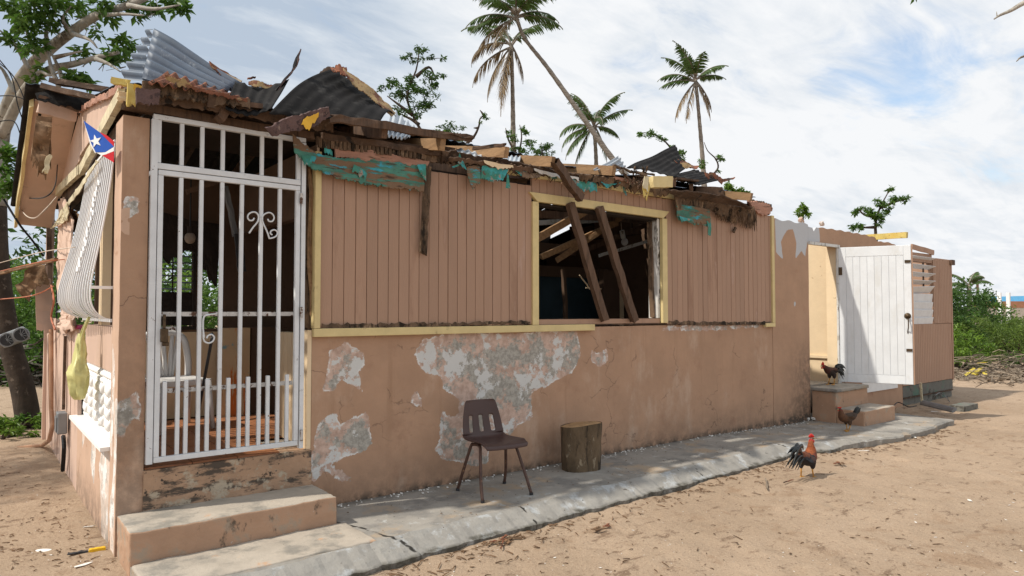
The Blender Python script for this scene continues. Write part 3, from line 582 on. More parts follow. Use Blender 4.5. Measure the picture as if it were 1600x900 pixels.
# siding: vertical boards, each its own piece
def plank_run(x0, x1, zb, zt, y=-0.026, pitch=0.0975, mat=siding, th=0.02):
    me = None; n = int((x1 - x0) / pitch); last = None
    for k in range(n + 1):
        a = x0 + k * pitch; b_ = min(a + pitch, x1)
        if b_ - a < 0.02: break
        full = abs(b_ - a - pitch) < 1e-3
        if full and me: o = link('plank', me, None, H)
        else:
            ww = (b_ - a) - 0.005; mb = MB(); mb.box(0.0025, 0.0025 + ww, 0, th, 0, zt - zb)
            o = part(mb, 'plank', mat, bevel=0.0025)
            if full: me = o.data
            if full: proto = o
        if full and me and not o.modifiers: md = o.modifiers.new('soft_edge', 'BEVEL'); md.width = 0.0025; md.segments = 2; md.limit_method = 'ANGLE'
        o.location += Vector((a, y + random.uniform(-0.0025, 0.0025), zb + random.uniform(-0.004, 0.004)))
WL = 4.235; WR = 6.255
plank_run(2.105, WL, 1.378, 2.72); plank_run(WL, WR, 2.645, 2.80); plank_run(WR, 8.44, 1.352, 2.80)
part(MB().box(2.101, WL - .001, -0.017, -0.001, 1.385, 2.715), 'board_backing', siding); part(MB().box(WL + .001, WR - .001, -0.017, -0.001, 2.66, 2.79), 'board_backing', siding); part(MB().box(WR + .001, 8.439, -0.017, -0.001, 1.36, 2.79), 'board_backing', siding)
part(MB().box(2.06, 8.45, 0.0, 0.02, 1.36, 1.43), 'sill_plate', wood_dark)
part(MB().box(2.06, 4.27, 0.0, 0.09, 1.432, 2.74), 'inner_sheathing', inner_dark)
part(MB().box(4.27, 6.21, 0.0, 0.09, 2.60, 2.795), 'inner_sheathing', inner_dark)
part(MB().box(6.21, 8.50, 0.0, 0.09, 1.432, 2.795), 'inner_sheathing', inner_dark)
# rot line under the boards
strip('rot_line', [W(x, y, Y=-0.036) for x, y in [(503, 506), (600, 506), (720, 504), (828, 501)]], [W(x, y, Y=-0.036) for x, y in [(503, 514), (600, 513), (720, 509), (828, 506)]], wood_rot, H, nx=80, nz_=2, jag=0.012, jagtop=0.02, thick=0.006)
strip('rot_line', [W(x, y, Y=-0.032) for x, y in [(1043, 502), (1120, 503), (1203, 503)]], [W(x, y, Y=-0.032) for x, y in [(1043, 507), (1120, 508), (1203, 507)]], wood_rot, H, nx=60, nz_=2, jag=0.012, jagtop=0.02, thick=0.006, seed=4)
# yellow trim
part(MB().box(2.052, 2.10, -0.05, 0.02, 1.374, 2.735), 'trim_board', yellow, bevel=0.003)
part(MB().box(2.052, W(930, 510, Y=-0.05).x, -0.048, -0.002, 1.308, 1.372), 'trim_board', yellow, bevel=0.003)
part(MB().box(8.44, 8.50, -0.05, 0.02, 1.352, 2.80), 'trim_board', yellow, bevel=0.003)
part(MB().box(8.27, 8.497, -0.052, -0.004, 1.30, 1.35), 'trim_board', yellow, bevel=0.003)
strip('frieze_board', [W(x, y, Y=-0.04) for x, y in [(835, 268), (905, 277), (1000, 292), (1060, 300)]], [W(x, y, Y=-0.04) for x, y in [(835, 278), (905, 288), (1000, 304), (1060, 312)]], yellow, H, nx=30, nz_=2, jag=0.006, thick=0.02, seed=3, wob=0.002)
strip('frieze_board', [W(x, y, Y=-0.04) for x, y in [(792, 265), (815, 267), (833, 270)]], [W(x, y, Y=-0.04) for x, y in [(795, 273), (815, 275), (833, 278)]], yellow, H, nx=12, nz_=2, jag=0.01, thick=0.02, seed=3)

# window opening, casing and reveal
win = part(MB().box(4.31, 6.155, -0.005, 0.12, 1.375, 1.425), 'window', siding)
c_ = MB(); c_.box(4.232, 4.308, -0.046, -0.004, 1.374, 2.568); c_.build('casing', yellow, win, bevel=0.003)
c_ = MB(); c_.box(6.165, 6.25, -0.046, -0.004, 1.374, 2.568); c_.build('casing', yellow, win, bevel=0.003)
c_ = MB()
c_.add([(4.185, -0.05, 2.655), (4.29, -0.05, 2.57), (6.185, -0.05, 2.57), (6.29, -0.05, 2.655), (4.185, -0.002, 2.655), (4.29, -0.002, 2.57), (6.185, -0.002, 2.57), (6.29, -0.002, 2.655)], [(0, 1, 2, 3), (7, 6, 5, 4), (4, 5, 1, 0), (5, 6, 2, 1), (6, 7, 3, 2), (7, 4, 0, 3)])
c_.build('casing', yellow, win, bevel=0.003)
MB().box(4.312, 4.34, 0.0, 0.13, 1.426, 2.565).build('reveal', old_white, win)
MB().box(6.125, 6.163, 0.0, 0.13, 1.426, 2.565).build('reveal', old_white, win)
MB().box(4.342, 6.123, 0.0, 0.13, 2.545, 2.566).build('reveal', inner_dark, win)
MB().rough_beam((6.105, 0.06, 1.43), (6.10, 0.09, 2.54), 0.035, 0.05, seed=5).build('stud', wood_rot, win)

# ------------------------------------------------------------------ porch interior
part(MB().rough_beam(W(836, 374, Y=0.9), W(915, 330, Y=0.9), 0.05, 0.085, seed=71), 'fallen_rafter', wood_raw); part(MB().rough_beam(W(845, 402, Y=1.5), W(965, 348, Y=1.5), 0.05, 0.075, seed=72), 'fallen_rafter', wood_raw); part(MB().rough_beam(W(868, 408, Y=1.7), W(985, 330, Y=1.2), 0.05, 0.075, seed=73), 'fallen_rafter', wood_raw); part(MB().rough_beam(W(935, 400, Y=1.9), W(1028, 372, Y=1.4), 0.03, 0.045, seed=74), 'fallen_batten', old_white)
part(MB().rough_beam(W(905, 395, Y=2.1), W(1025, 345, Y=1.6), 0.05, 0.07, seed=75), 'fallen_rafter', wood_brown)
porch_back = MB(); bw = lambda x0, x1, z0, z1: porch_back.box(x0, x1, 2.25, 2.33, z0, z1)
bx = lambda px: W(px, 450, Y=2.25).x
bw(0.9, 3.9, 0.3, 1.33); bw(bx(302), bx(316), 1.332, 2.2); bw(bx(345), 3.9, 1.332, 2.9); bw(0.9, bx(345) - 0.002, 2.202, 2.9); bw(0.9, bx(232) - .002, 1.332, 2.2)
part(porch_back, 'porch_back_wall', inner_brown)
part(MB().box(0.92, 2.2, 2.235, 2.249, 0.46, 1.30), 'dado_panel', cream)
lw = part(MB().box(bx(228), bx(305), 2.20, 2.24, 1.325, 1.36), 'louvre_window', inner_dark)
sm = None
for k in range(13):
    z = 1.40 + k * 0.065; tilt = 0.035 if k > 4 else 0.005
    mb = MB(); mb.frame(((bx(230) + bx(303)) / 2, 2.27, z), ((bx(303) - bx(230)) / 2, 0, 0), (0, 0.028 if k > 4 else 0.006, 0.006 if k > 4 else 0.033), (0, 0.001, 0.003)); mb.build('slat', metal_grey if k > 4 else inner_dark, lw)
MB().box(bx(300), bx(304), 2.19, 2.235, 1.362, 2.2).build('frame_post', inner_dark, lw); MB().box(bx(268), bx(270), 2.235, 2.245, 1.362, 2.2).build('frame_post', inner_dark, lw)
strip('hanging_board', [W(250, 330, Y=2.0), W(300, 345, Y=2.0), W(345, 350, Y=2.0)], [W(255, 410, Y=2.0), W(300, 390, Y=2.0), W(338, 455, Y=2.0)], inner_dark, H, nx=16, nz_=8, jag=0.05, seed=8)
# half walls
part(MB().box(W(345, 515, Y=2.0).x, W(390, 515, Y=2.0).x, 1.98, 2.10, 0.45, 1.34), 'half_wall', cream_peel)
part(MB().box(W(392, 515, Y=2.02).x, W(430, 515, Y=2.02).x, 2.0, 2.14, 0.45, 1.345), 'half_wall', inner_brown)
hw = part(MB().box(2.06, 2.16, 0.145, 0.78, 0.45, 1.33), 'half_wall', cream)
for k in range(7): MB().box(2.052, 2.0598, 0.15 + k * 0.09, 0.15 + k * 0.09 + 0.083, 0.46, 1.325).build('board', cream, hw)
part(MB().box(2.02, 2.053, 0.002, 0.143, 0.457, 1.36), 'jamb_post', cream)
part(MB().rough_beam((2.035, 0.06, 1.36), (2.03, 0.06, 2.80), 0.03, 0.09, seed=12, amp=0.012, jag=1), 'jamb_stud', wood_rot)
part(MB().rough_beam((2.045, 0.02, 1.45), (2.02, 0.0, 2.62), 0.02, 0.02, seed=13, amp=0.014, jag=2), 'splinter', wood_raw)
part(MB().box(2.16, 2.24, 0.145, 2.24, 2.3, 2.85), 'partition_wall', inner_brown)
# main room
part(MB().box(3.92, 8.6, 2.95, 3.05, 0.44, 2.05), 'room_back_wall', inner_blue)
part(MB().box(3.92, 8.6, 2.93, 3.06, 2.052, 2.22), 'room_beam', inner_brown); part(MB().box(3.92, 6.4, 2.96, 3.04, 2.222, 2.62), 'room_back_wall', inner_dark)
part(MB().box(W(943, 450, Y=2.4).x, W(968, 450, Y=2.4).x, 2.40, 2.5, 0.44, 2.15), 'room_post', inner_brown)
part(MB().box(W(969, 450, Y=2.4).x, W(976, 450, Y=2.4).x, 2.42, 2.5, 0.44, 1.95), 'room_post', cream)
part(MB().rough_beam(W(828, 385, Y=2.3), W(900, 392, Y=2.3), 0.05, 0.14, seed=3), 'room_beam', inner_brown)
part(MB().rough_beam(W(880, 420, Y=2.0), W(884, 500, Y=2.0), 0.05, 0.05, seed=3), 'room_stud', inner_brown)
part(MB().box(8.40, 8.50, 0.15, 4.6, 0.3, 2.74), 'partition_wall', inner_brown)
for k in range(15):
    y = 0.25 + k * 0.29; zt = 2.98 + 0.2 * y if y < 2.4 else 3.46 - 0.26 * (y - 2.4); zt -= 0.05 + random.random() ** 3 * 0.3
    part(MB().rough_beam((8.43, y, 2.745), (8.44 + random.uniform(-.04, .04), y + random.uniform(-.03, .03), zt), 0.02, 0.27, up=(0, 1, 0), seed=k, jag=.1), 'gable_board', inner_brown if k % 3 else wood_brown)
gq = MB(); gq.add([(xx, y, z) for xx in (8.46, 8.49) for y, z in ((0.2, 2.742), (4.49, 2.742), (4.49, 2.86), (2.4, 3.36), (0.2, 2.93))], [(0, 1, 2, 3, 4), (9, 8, 7, 6, 5), (0, 5, 6, 1), (1, 6, 7, 2), (2, 7, 8, 3), (3, 8, 9, 4), (4, 9, 5, 0)]); part(gq, 'gable_sheathing', inner_dark)
part(MB().box(3.9, 3.98, 0.15, 2.9, 0.44, 2.2), 'partition_wall', inner_dark)
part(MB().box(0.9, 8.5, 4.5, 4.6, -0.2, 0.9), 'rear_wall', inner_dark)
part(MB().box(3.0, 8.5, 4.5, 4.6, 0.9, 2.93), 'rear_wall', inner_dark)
part(MB().rough_beam(W(905, 430, Y=1.2), W(922, 452, Y=1.2), 0.01, 0.012), 'broken_slat', cream)
part(MB().rough_beam(W(915, 450, Y=1.2), W(940, 451, Y=1.2), 0.01, 0.012), 'broken_slat', cream)
# rear roofless room seen through the doorway
part(MB().box(10.42, 10.52, 0.152, 3.4, 0.40, 2.70), 'inner_room_wall', cream)
part(MB().box(10.39, 10.419, 0.152, 3.4, 0.78, 0.82), 'wall_ledge', cream)
part(MB().box(8.65, 12.8, 3.4, 3.5, 0.40, 2.5), 'inner_room_wall', cream)
part(MB().box(10.30, 10.358, 0.0, 0.16, 0.42, 2.498), 'door_jamb', cream)
part(MB().box(10.285, 10.357, -0.03, -0.004, 0.42, 2.47), 'door_jamb', old_white)
part(MB().box(9.46, 10.33, -0.045, -0.006, 2.475, 2.515), 'door_head', old_white)
for px, w_ in ((1292, 0.035), (1299, 0.03)):
    q = W(px, 500, Y=0.5); part(MB().rough_beam((q.x, 0.5, 0.43), (q.x, 0.5, 2.5), w_, 0.05, seed=px), 'leaning_jamb', old_white)

# ------------------------------------------------------------------ white gate
gate = part(MB().box(W(232, 450, Y=-0.03).x, W(242.5, 450, Y=-0.03).x - 0.002, -0.05, -0.01, 0.50, 2.785), 'gate', white_metal)
GY = -0.03
def gx_(px): return W(px, 400, Y=GY).x
def gbar(x, z0, z1, w_=0.026, mat=white_metal, name='bar'): return MB().box(x - w_ / 2, x + w_ / 2, GY - w_ / 2, GY + w_ / 2, z0, z1).build(name, mat, gate, bevel=0.003)
xL = gx_(244.5); xR = gx_(464); gl = xR - xL
MB().box(xL - 0.035, gx_(475), GY - 0.02, GY + 0.02, 2.786, 2.82).build('top_rail', white_metal, gate, bevel=0.003)
MB().box(gx_(469), gx_(475.5), GY - 0.02, GY + 0.02, 0.48, 2.784).build('frame_post', white_metal, gate, bevel=0.003)
MB().box(xL - 0.006, xR + 0.016, GY - 0.019, GY + 0.019, 2.455, 2.495).build('transom_rail', white_metal, gate, bevel=0.003)
MB().box(xL, xR + 0.015, GY - 0.017, GY + 0.017, 2.415, 2.450).build('leaf_rail', white_metal, gate, bevel=0.003)
MB().box(xL, xR + 0.015, GY - 0.017, GY + 0.017, 0.505, 0.54).build('leaf_rail', white_metal, gate, bevel=0.003)
gbar(xL + 0.016, 0.541, 2.414, 0.033, name='leaf_stile'); gbar(xR, 0.541, 2.414, 0.033, name='leaf_stile')
gbar(xL + 0.0, 2.497, 2.785, 0.03, name='leaf_stile'); gbar(xR + .002, 2.497, 2.785, 0.03, name='leaf_stile')
bars = [281, 313, 345.5, 376.5, 407, 436]
for px in bars: gbar(gx_(px), 0.541, 2.414); gbar(gx_(px) , 2.497, 2.785)
for px in (260.7, 294, 327, 359.5, 390, 420.6, 450.4): gbar(gx_(px), 0.541, 1.035, 0.026, name='picket')
MB().box(xL + .034, xR - .018, GY + 0.014, GY + 0.028, 1.47, 1.50).build('lock_rail', rust_metal, gate)
MB().box(xL + .034, xR - .018, GY + 0.014, GY + 0.028, 0.955, 0.985).build('mid_rail', rust_metal, gate)
MB().box(xL + .034, gx_(281), GY + 0.014, GY + 0.028, 1.375, 1.40).build('lock_rail', rust_metal, gate)
for (px, py) in ((471, 310), (471, 488), (471, 680)): q = W(px, py, Y=GY - .03); MB().tube([q + Vector((0, 0, -.04)), q + Vector((0, 0, .04))], 0.012, 8).build('hinge', rust_metal, gate)
q = W(230, 330, Y=-0.02); MB().beam((0.912, -0.02, 2.42), (xL - .03, -0.02, 2.42), 0.03, 0.03).build('wall_lug', white_metal, gate)
def scroll(pts, name='scroll', r=0.006): MB().tube(curve([W(x, y, Y=GY - 0.016) for x, y in pts], 6), r, 6).build(name, white_metal, gate, smooth=True)
z4 = lambda pts: zoomed(pts, 2.812, 180, 160)
scroll(z4([(588, 575), (605, 550), (625, 525), (630, 500), (618, 484), (600, 483), (586, 492), (582, 506), (590, 518), (604, 518), (611, 508)]))
scroll(z4([(678, 600), (668, 570), (652, 535), (645, 510), (655, 492), (676, 484), (692, 492), (698, 508), (690, 522), (676, 522), (670, 512)]))
scroll(z4([(680, 598), (700, 592), (712, 580), (710, 566), (698, 560), (685, 565), (682, 576), (690, 582)]))
scroll(zoomed([(248, 370), (243, 330), (246, 290), (262, 280), (296, 276)], 2.5, 220, 380)); scroll(zoomed([(244, 340), (246, 378), (262, 390), (280, 384), (287, 368), (276, 357), (262, 362), (258, 372)], 2.5, 220, 380))
lk = MB(); q = W(256, 524, Y=GY - 0.02); lk.box(q.x - .022, q.x + .022, q.y - .03, q.y + .02, q.z - .045, q.z + .045); lk.box(q.x - .008, q.x + .008, q.y - .02, q.y + .01, q.z + .045, q.z + .14); lk.box(q.x - .012, q.x + .028, q.y - .025, q.y + .0, q.z - .07, q.z - .045)
lk.build('lock', lock_metal, gate, bevel=0.004)
tag(gate, 'white barred metal gate with broken scrolls')

# ------------------------------------------------------------------ steps
def rough_block(name, x0, x1, y0, y1, z0, z1, mats, seed=1, res=0.05):
    nx = max(2, int((x1 - x0) / res)); ny = max(2, int((y1 - y0) / res)); nzz = max(2, int((z1 - z0) / res)); me = bmesh.new()
    bmesh.ops.create_cube(me, size=1); bmesh.ops.scale(me, vec=(x1 - x0, y1 - y0, z1 - z0), verts=me.verts); bmesh.ops.translate(me, vec=((x0 + x1) / 2, (y0 + y1) / 2, (z0 + z1) / 2), verts=me.verts)
    bmesh.ops.bevel(me, geom=me.edges[:], offset=0.012, segments=2, affect='EDGES', profile=0.6)
    bmesh.ops.subdivide_edges(me, edges=[e_ for e_ in me.edges if e_.calc_length() > 0.1], cuts=int((x1 - x0) / 0.06), use_grid_fill=True)
    for v_ in me.verts:
        n_ = noise.noise_vector(v_.co * 6 + Vector((seed, 0, 0))) * 0.006 + noise.noise_vector(v_.co * 22 + Vector((seed, 0, 0))) * 0.004; v_.co += n_
    me.normal_update()
    for f_ in me.faces: f_.material_index = 1 if f_.normal.z > 0.7 else 0; f_.smooth = True
    d = bpy.data.meshes.new(name); me.to_mesh(d); me.free(); return link(name, d, list(mats), H)
rough_block('step', 0.765, 2.06, -0.47, -0.015, -0.15, 0.195, (step_paint, step_top), 2)
rough_block('step', 0.775, 2.12, -0.96, -0.472, -0.2, 0.010, (step_top, step_top), 5)
rough_block('step', 9.50, 10.46, -0.36, -0.006, -0.2, 0.375, (step_paint, step_top), 7)
rough_block('step', 9.50, 10.46, -0.74, -0.362, -0.2, 0.15, (step_paint, step_top), 9)
rough_block('step_cap', 9.47, 10.44, -0.39, -0.008, 0.376, 0.425, (concrete, step_top), 9)

# ------------------------------------------------------------------ white door, swung out
hx, hy = 10.31, -0.03; dx, dy = 0.40, -0.88; L_ = math.hypot(dx, dy); dx /= L_; dy /= L_; DW = 0.955
door = part(MB().frame((0, 0, 0), (0.001, 0, 0), (0.001, 0, 0.001), (0, 0.001, 0)), 'door', door_paint) if False else None
def dpt(a, d, z): return Vector((hx + dx * a + dy * d, hy + dy * a - dx * d, z))   # a along door, d out of its visible face
def dbox(a0, a1, d0, d1, z0, z1, name, mat, parent, bev=0.002):
    mb = MB(); mb.frame((dpt(a0, d0, z0) + dpt(a1, d1, z1)) / 2, Vector((dx, dy, 0)) * (a1 - a0) / 2, Vector((dy, -dx, 0)) * (d1 - d0) / 2, Vector((0, 0, (z1 - z0) / 2))); return mb.build(name, mat, parent, bevel=bev)
DB, DT = 0.445, 2.475
door = dbox(0.0, DW, -0.035, 0.0, DB, DT, 'door', door_paint, H); tag(door, 'white boarded door standing open, shadow across its hinge side')
nb = 8; pw = (DW - 0.20) / nb
for k in range(nb): dbox(0.10 + k * pw + .002, 0.10 + (k + 1) * pw - .002, 0.001, 0.006, DB + 0.13, DT - 0.15, 'board', door_paint, door, 0.0015)
dbox(0.005, 0.098, 0.001, 0.007, DB + .005, DT - .005, 'stile', door_paint, door); dbox(DW - 0.098, DW - .005, 0.001, 0.007, DB + .005, DT - .005, 'stile', door_paint, door)
dbox(0.10, DW - 0.10, 0.001, 0.007, DT - 0.145, DT - .005, 'rail', door_paint, door); dbox(0.10, DW - 0.10, 0.001, 0.007, DB + .005, DB + 0.125, 'rail', door_paint, door)
dbox(DW + 0.001, DW + 0.018, -0.034, 0.006, DB, DT, 'edge_strip', siding, door)
for z in (DT - 0.24, DB + 0.50): dbox(DW - 0.085, DW - 0.008, 0.008, 0.018, z - 0.02, z + 0.02, 'bolt', rust_metal if False else lock_metal, door)
hb = MB(); kz = 1.42; hb.tube([dpt(DW - .06, 0.008, kz + .02), dpt(DW - .06, 0.02, kz + .02)], [0.045, 0.04], 16); hb.tube(curve([dpt(DW - .06, 0.012, kz), dpt(DW - .055, 0.05, kz - .04), dpt(DW - .055, 0.055, kz - .14), dpt(DW - .06, 0.02, kz - .19), dpt(DW - .062, 0.008, kz - .23)], 5), 0.008, 8); hb.tube([dpt(DW - .06, 0.02, kz + .02), dpt(DW - .06, 0.05, kz + .02)], [0.016, 0.02], 10)
hb.build('handle', lock_metal, door, smooth=True)
dbox(0.0, 0.05, 0.007, 0.015, DT - 0.42, DT - 0.30, 'hinge', lock_metal, door)

# ------------------------------------------------------------------ annex end
ax0 = 12.553; ax1 = 14.78
part(MB().box(13.93, ax1, 0.0, 0.10, 1.285, 2.50), 'annex_wall', siding); part(MB().box(ax0, ax1, 0.0, 0.10, 0.22, 1.283), 'annex_wall', siding)
part(MB().box(ax0, 13.928, 0.0, 0.10, 2.40, 2.56), 'annex_wall', siding)
me = None
gb = MB()
for k in range(11): gb.box(13.94 + k * 0.076, 13.94 + k * 0.076 + 0.066, -0.016, -0.001, 1.29, 2.50)
part(gb, 'siding_panel', siding)
gb = MB()
for k in range(29): gb.box(ax0 + k * 0.076, ax0 + k * 0.076 + 0.066, -0.014, -0.001, 0.225, 1.275)
part(gb, 'siding_panel', siding)
part(MB().box(ax1 - 0.01, ax1 + 0.05, -0.02, 0.09, 0.2, 2.48), 'corner_board', siding); part(MB().box(ax1 - 0.05, ax1 + 0.10, -0.06, -0.02, 2.40, 2.50), 'rafter_end', wood_brown)
part(MB().box(ax1 - 0.1, ax1, 0.1, 3.4, 0.22, 2.5), 'annex_wall', siding)
part(MB().rough_beam(W(1424, 385, Y=-0.03), W(1459, 395, Y=-0.03), 0.03, 0.09, seed=3), 'annex_rail', siding)
aw = part(MB().box(ax0, 13.925, 0.02, 0.06, 1.287, 1.31), 'window', siding)
for k in range(9):
    y1_ = W(1425, 403 + k * 12.5, Y=0).z; op = k < 5
    cz = y1_; t_ = R(25 if op else 80) + random.uniform(-.05, .05) + (0.5 if k == 4 else 0)
    mb = MB(); mb.frame((13.25, -0.0, cz), (0.66, 0, random.uniform(-.006, .006) + (0.02 if k == 4 else 0)), (0, 0.075 * math.cos(t_), -0.075 * math.sin(t_)), (0, 0.0015, 0.003)); mb.build('slat', white_metal, aw)
MB().box(13.62, 13.65, 0.03, 0.05, 1.9, 2.5).build('mullion', wood_brown, aw)
part(MB().box(ax0 + .1, 13.9, 0.5, 0.55, 1.2, 2.0), 'annex_back_board', inner_dark)
part(MB().box(11.9, ax1 + .02, 0.02, 0.16, -0.2, 0.20), 'foundation', block_grey); part(MB().box(12.56, ax1 + .01, -0.004, 0.02, 0.03, 0.215), 'foundation_rail', block_grey)
part(MB().box(12.56, ax1, -0.012, -0.005, 0.0, 0.026), 'gap_shade_strip', wood_dark)  # solid dark strip drawn for the shade inside the gap
part(MB().box(10.47, 11.0, -0.03, -0.006, 0.05, 0.43), 'base_panel', siding); part(MB().box(11.02, 12.3, -0.03, -0.006, 0.22, 0.42), 'base_panel', white_block)

# ------------------------------------------------------------------ roof frame and torn roof
part(MB().rough_beam(W(190, 164, Y=-0.01), W(489, 214, Y=-0.01), 0.09, 0.055, seed=2, amp=0.006), 'lintel_beam', wood_brown)
part(MB().rough_beam((0.78, 0.06, 2.90), (8.5, 0.06, 2.865), 0.10, 0.09, seed=2, amp=0.008, seg=20), 'wall_plate', wood_dark)
def rafter(end, w_=0.05, h=0.098, back=2.45, mat=wood_raw, slope=0.20, seed=1, back_z=None):
    e_ = Vector(end); b_ = Vector((e_.x, back, e_.z + slope * (back - e_.y))) if back_z is None else Vector((e_.x, back, back_z)); return part(MB().rough_beam(e_, b_, w_, h, seed=seed, jag=0.1, amp=0.002), 'rafter', mat)
for px, py, mt in [(602, 206, wood_brown), (692, 226, wood_raw), (792, 238, wood_raw), (865, 253, wood_raw), (960, 267, wood_raw), (1055, 285, wood_brown), (1175, 308, wood_raw)]:
    rafter(W(px, py, Y=-0.28), mat=mt, seed=px)
for x in (1.25, 1.85): rafter((x, -0.22, 2.93), mat=wood_dark, seed=int(x * 10))
part(MB().rough_beam(W(340, 190, Y=-0.10), W(352, 172, Y=-0.10), 0.13, 0.06, seed=3), 'blocking', wood_brown)
rafter(W(1418, 367, Y=-0.12) , h=0.10, w_=0.06, mat=yellow_raw, back=1.2, slope=0.02, seed=4)
for i_, (x, mt_) in enumerate(((5.55, wood_raw), (6.15, wood_brown), (6.7, wood_raw), (7.1, wood_brown), (8.1, wood_raw))): part(MB().rough_beam((x, 0.12, 2.86), (x + .1, 2.4, 3.30), 0.05, 0.10, seed=i_ + 40, amp=.003), 'rafter', mt_)
part(MB().rough_beam((4.6, 1.0, 2.62), (8.2, 1.5, 2.86), 0.04, 0.09, seed=47, amp=.006), 'fallen_rafter', wood_brown)
part(MB().rough_beam((4.7, 1.9, 2.55), (8.3, 2.3, 3.0), 0.04, 0.07, seed=48, amp=.006), 'fallen_rafter', old_white)
for k in range(12):
    x = 1.2 + k * 0.62
    if x < 8.4: part(MB().rough_beam((x, 2.45, 3.36), (x, 4.7, 2.80), 0.05, 0.11, seed=k, amp=.002), 'rafter', wood_brown)
part(MB().rough_beam((0.6, 2.4, 3.40), (8.4, 2.4, 3.34), 0.05, 0.14, seed=6, seg=16), 'ridge_beam', wood_brown)
for y, z in ((0.55, 3.10), (1.15, 3.22), (1.75, 3.33)): part(MB().rough_beam((0.8, y, z), (8.2, y, z - .03), 0.06, 0.03, seed=int(y * 10), seg=16, amp=0.012), 'purlin', wood_brown)
# tin still lying on the frame (darkens the rooms), with gaps
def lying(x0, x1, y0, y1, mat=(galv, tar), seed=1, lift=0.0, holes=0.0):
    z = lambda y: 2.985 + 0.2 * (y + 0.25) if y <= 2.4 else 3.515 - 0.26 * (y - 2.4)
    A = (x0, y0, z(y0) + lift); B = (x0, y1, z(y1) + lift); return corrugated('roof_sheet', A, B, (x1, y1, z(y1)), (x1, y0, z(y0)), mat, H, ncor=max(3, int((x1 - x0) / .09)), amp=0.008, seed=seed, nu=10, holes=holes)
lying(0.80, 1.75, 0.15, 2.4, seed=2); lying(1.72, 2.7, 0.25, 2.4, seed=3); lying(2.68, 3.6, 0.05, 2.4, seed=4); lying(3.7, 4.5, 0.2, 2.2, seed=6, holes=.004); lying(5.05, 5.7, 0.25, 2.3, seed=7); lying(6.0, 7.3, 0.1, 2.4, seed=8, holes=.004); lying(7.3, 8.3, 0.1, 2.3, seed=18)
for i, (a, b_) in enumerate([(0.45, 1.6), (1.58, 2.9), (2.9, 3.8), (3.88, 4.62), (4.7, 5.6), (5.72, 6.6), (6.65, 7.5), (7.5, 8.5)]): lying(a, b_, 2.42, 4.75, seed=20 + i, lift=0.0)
# ceiling board remains over the porch (dark underside)
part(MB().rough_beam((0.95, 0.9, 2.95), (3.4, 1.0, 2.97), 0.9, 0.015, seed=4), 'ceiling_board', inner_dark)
part(MB().rough_beam(W(290, 300, Y=1.2), W(345, 282, Y=1.2), 0.03, 0.04, seed=9), 'fallen_batten', inner_brown)
part(MB().rough_beam(W(352, 290, Y=1.4), W(368, 370, Y=1.4), 0.05, 0.04, seed=9), 'fallen_batten', metal_grey)
part(MB().rough_beam(W(372, 365, Y=1.3), W(378, 425, Y=1.3), 0.07, 0.02, seed=9, up=(0, 1, 0)), 'fallen_batten', dark_metal)

# front eave, porch bay: ragged fascia boards and purlin ends under the tin
P_ = lambda pts, Y: [W(x, y, Y=Y) for x, y in pts]
strip('eave_board', P_([(228, 140), (300, 152), (380, 168), (470, 182), (520, 186)], -0.16), P_([(228, 160), (300, 168), (380, 183), (470, 200), (520, 205)], -0.14), wood_dark, H, nx=60, nz_=4, jag=0.02, jagtop=0.01, thick=0.02, seed=5)
strip('eave_board', P_([(222, 126), (262, 130), (310, 140), (390, 155)], -0.20), P_([(222, 148), (262, 152), (310, 158), (390, 170)], -0.20), wood_rot, H, nx=50, nz_=4, jag=0.025, jagtop=0.01, thick=0.02, seed=6)
strip('eave_board', P_([(212, 138), (250, 142)], -0.23), P_([(212, 160), (247, 165)], -0.22), wood_purple, H, nx=12, nz_=4, jag=0.02, jagtop=0.01, thick=0.03, seed=7)
part(MB().rough_beam(W(280, 148, Y=-0.18), W(410, 167, Y=-0.18), 0.04, 0.035, seed=15), 'purlin', wood_brown)
corrugated('torn_eave_sheet', W(232, 128, Y=-0.26), W(262, 112, Y=0.25), W(398, 152, Y=0.3), W(384, 160, Y=-0.22), (rust, tar), H, ncor=9, amp=0.016, jag=0.03, seed=4)
strip('flaking_edge', P_([(257, 117), (270, 121), (284, 125), (299, 134)], -0.275), P_([(259, 124), (272, 130), (286, 133), (299, 138)], -0.265), tan_paint, H, nx=26, nz_=3, jag=0.012, jagtop=0.012, thick=0.005, seed=9)
strip('flaking_edge', P_([(276, 131), (286, 122), (297, 130), (312, 139)], -0.28), P_([(278, 135), (288, 135), (300, 140), (312, 143)], -0.275), tan_paint, H, nx=22, nz_=3, jag=0.012, jagtop=0.010, thick=0.005, seed=10)
strip('flaking_edge', P_([(312, 139), (340, 144), (386, 155)], -0.285), P_([(310, 144), (340, 150), (386, 160)], -0.285), rust, H, nx=40, nz_=3, jag=0.012, jagtop=0.012, thick=0.005, seed=19)

# the big sheet bent up over the corner: dark face for shade, pale face for sun
corrugated('roof_sheet', W(376, 133, Y=0.35), W(240, 47, Y=0.75), W(222, 124, Y=0.35), W(330, 152, Y=0.10), (galv, galv), H, ncor=6, amp=0.028, seed=3)
corrugated('roof_sheet', W(240, 47, Y=0.75), W(234, 48, Y=0.85), W(186, 122, Y=0.62), W(223, 125, Y=0.35), (galv_pale, galv), H, ncor=6, amp=0.022, seed=5)
strip('flaking_edge', P_([(326, 96), (350, 112), (378, 127)], 0.45), P_([(330, 104), (352, 122), (376, 134)], 0.42), rust, H, nx=24, nz_=3, jag=0.03, jagtop=0.01, thick=0.008, seed=4)
strip('flaking_edge', P_([(345, 112), (378, 126)], 0.44), P_([(348, 118), (374, 132)], 0.43), cream, H, nx=14, nz_=3, jag=0.01, thick=0.004, seed=4)
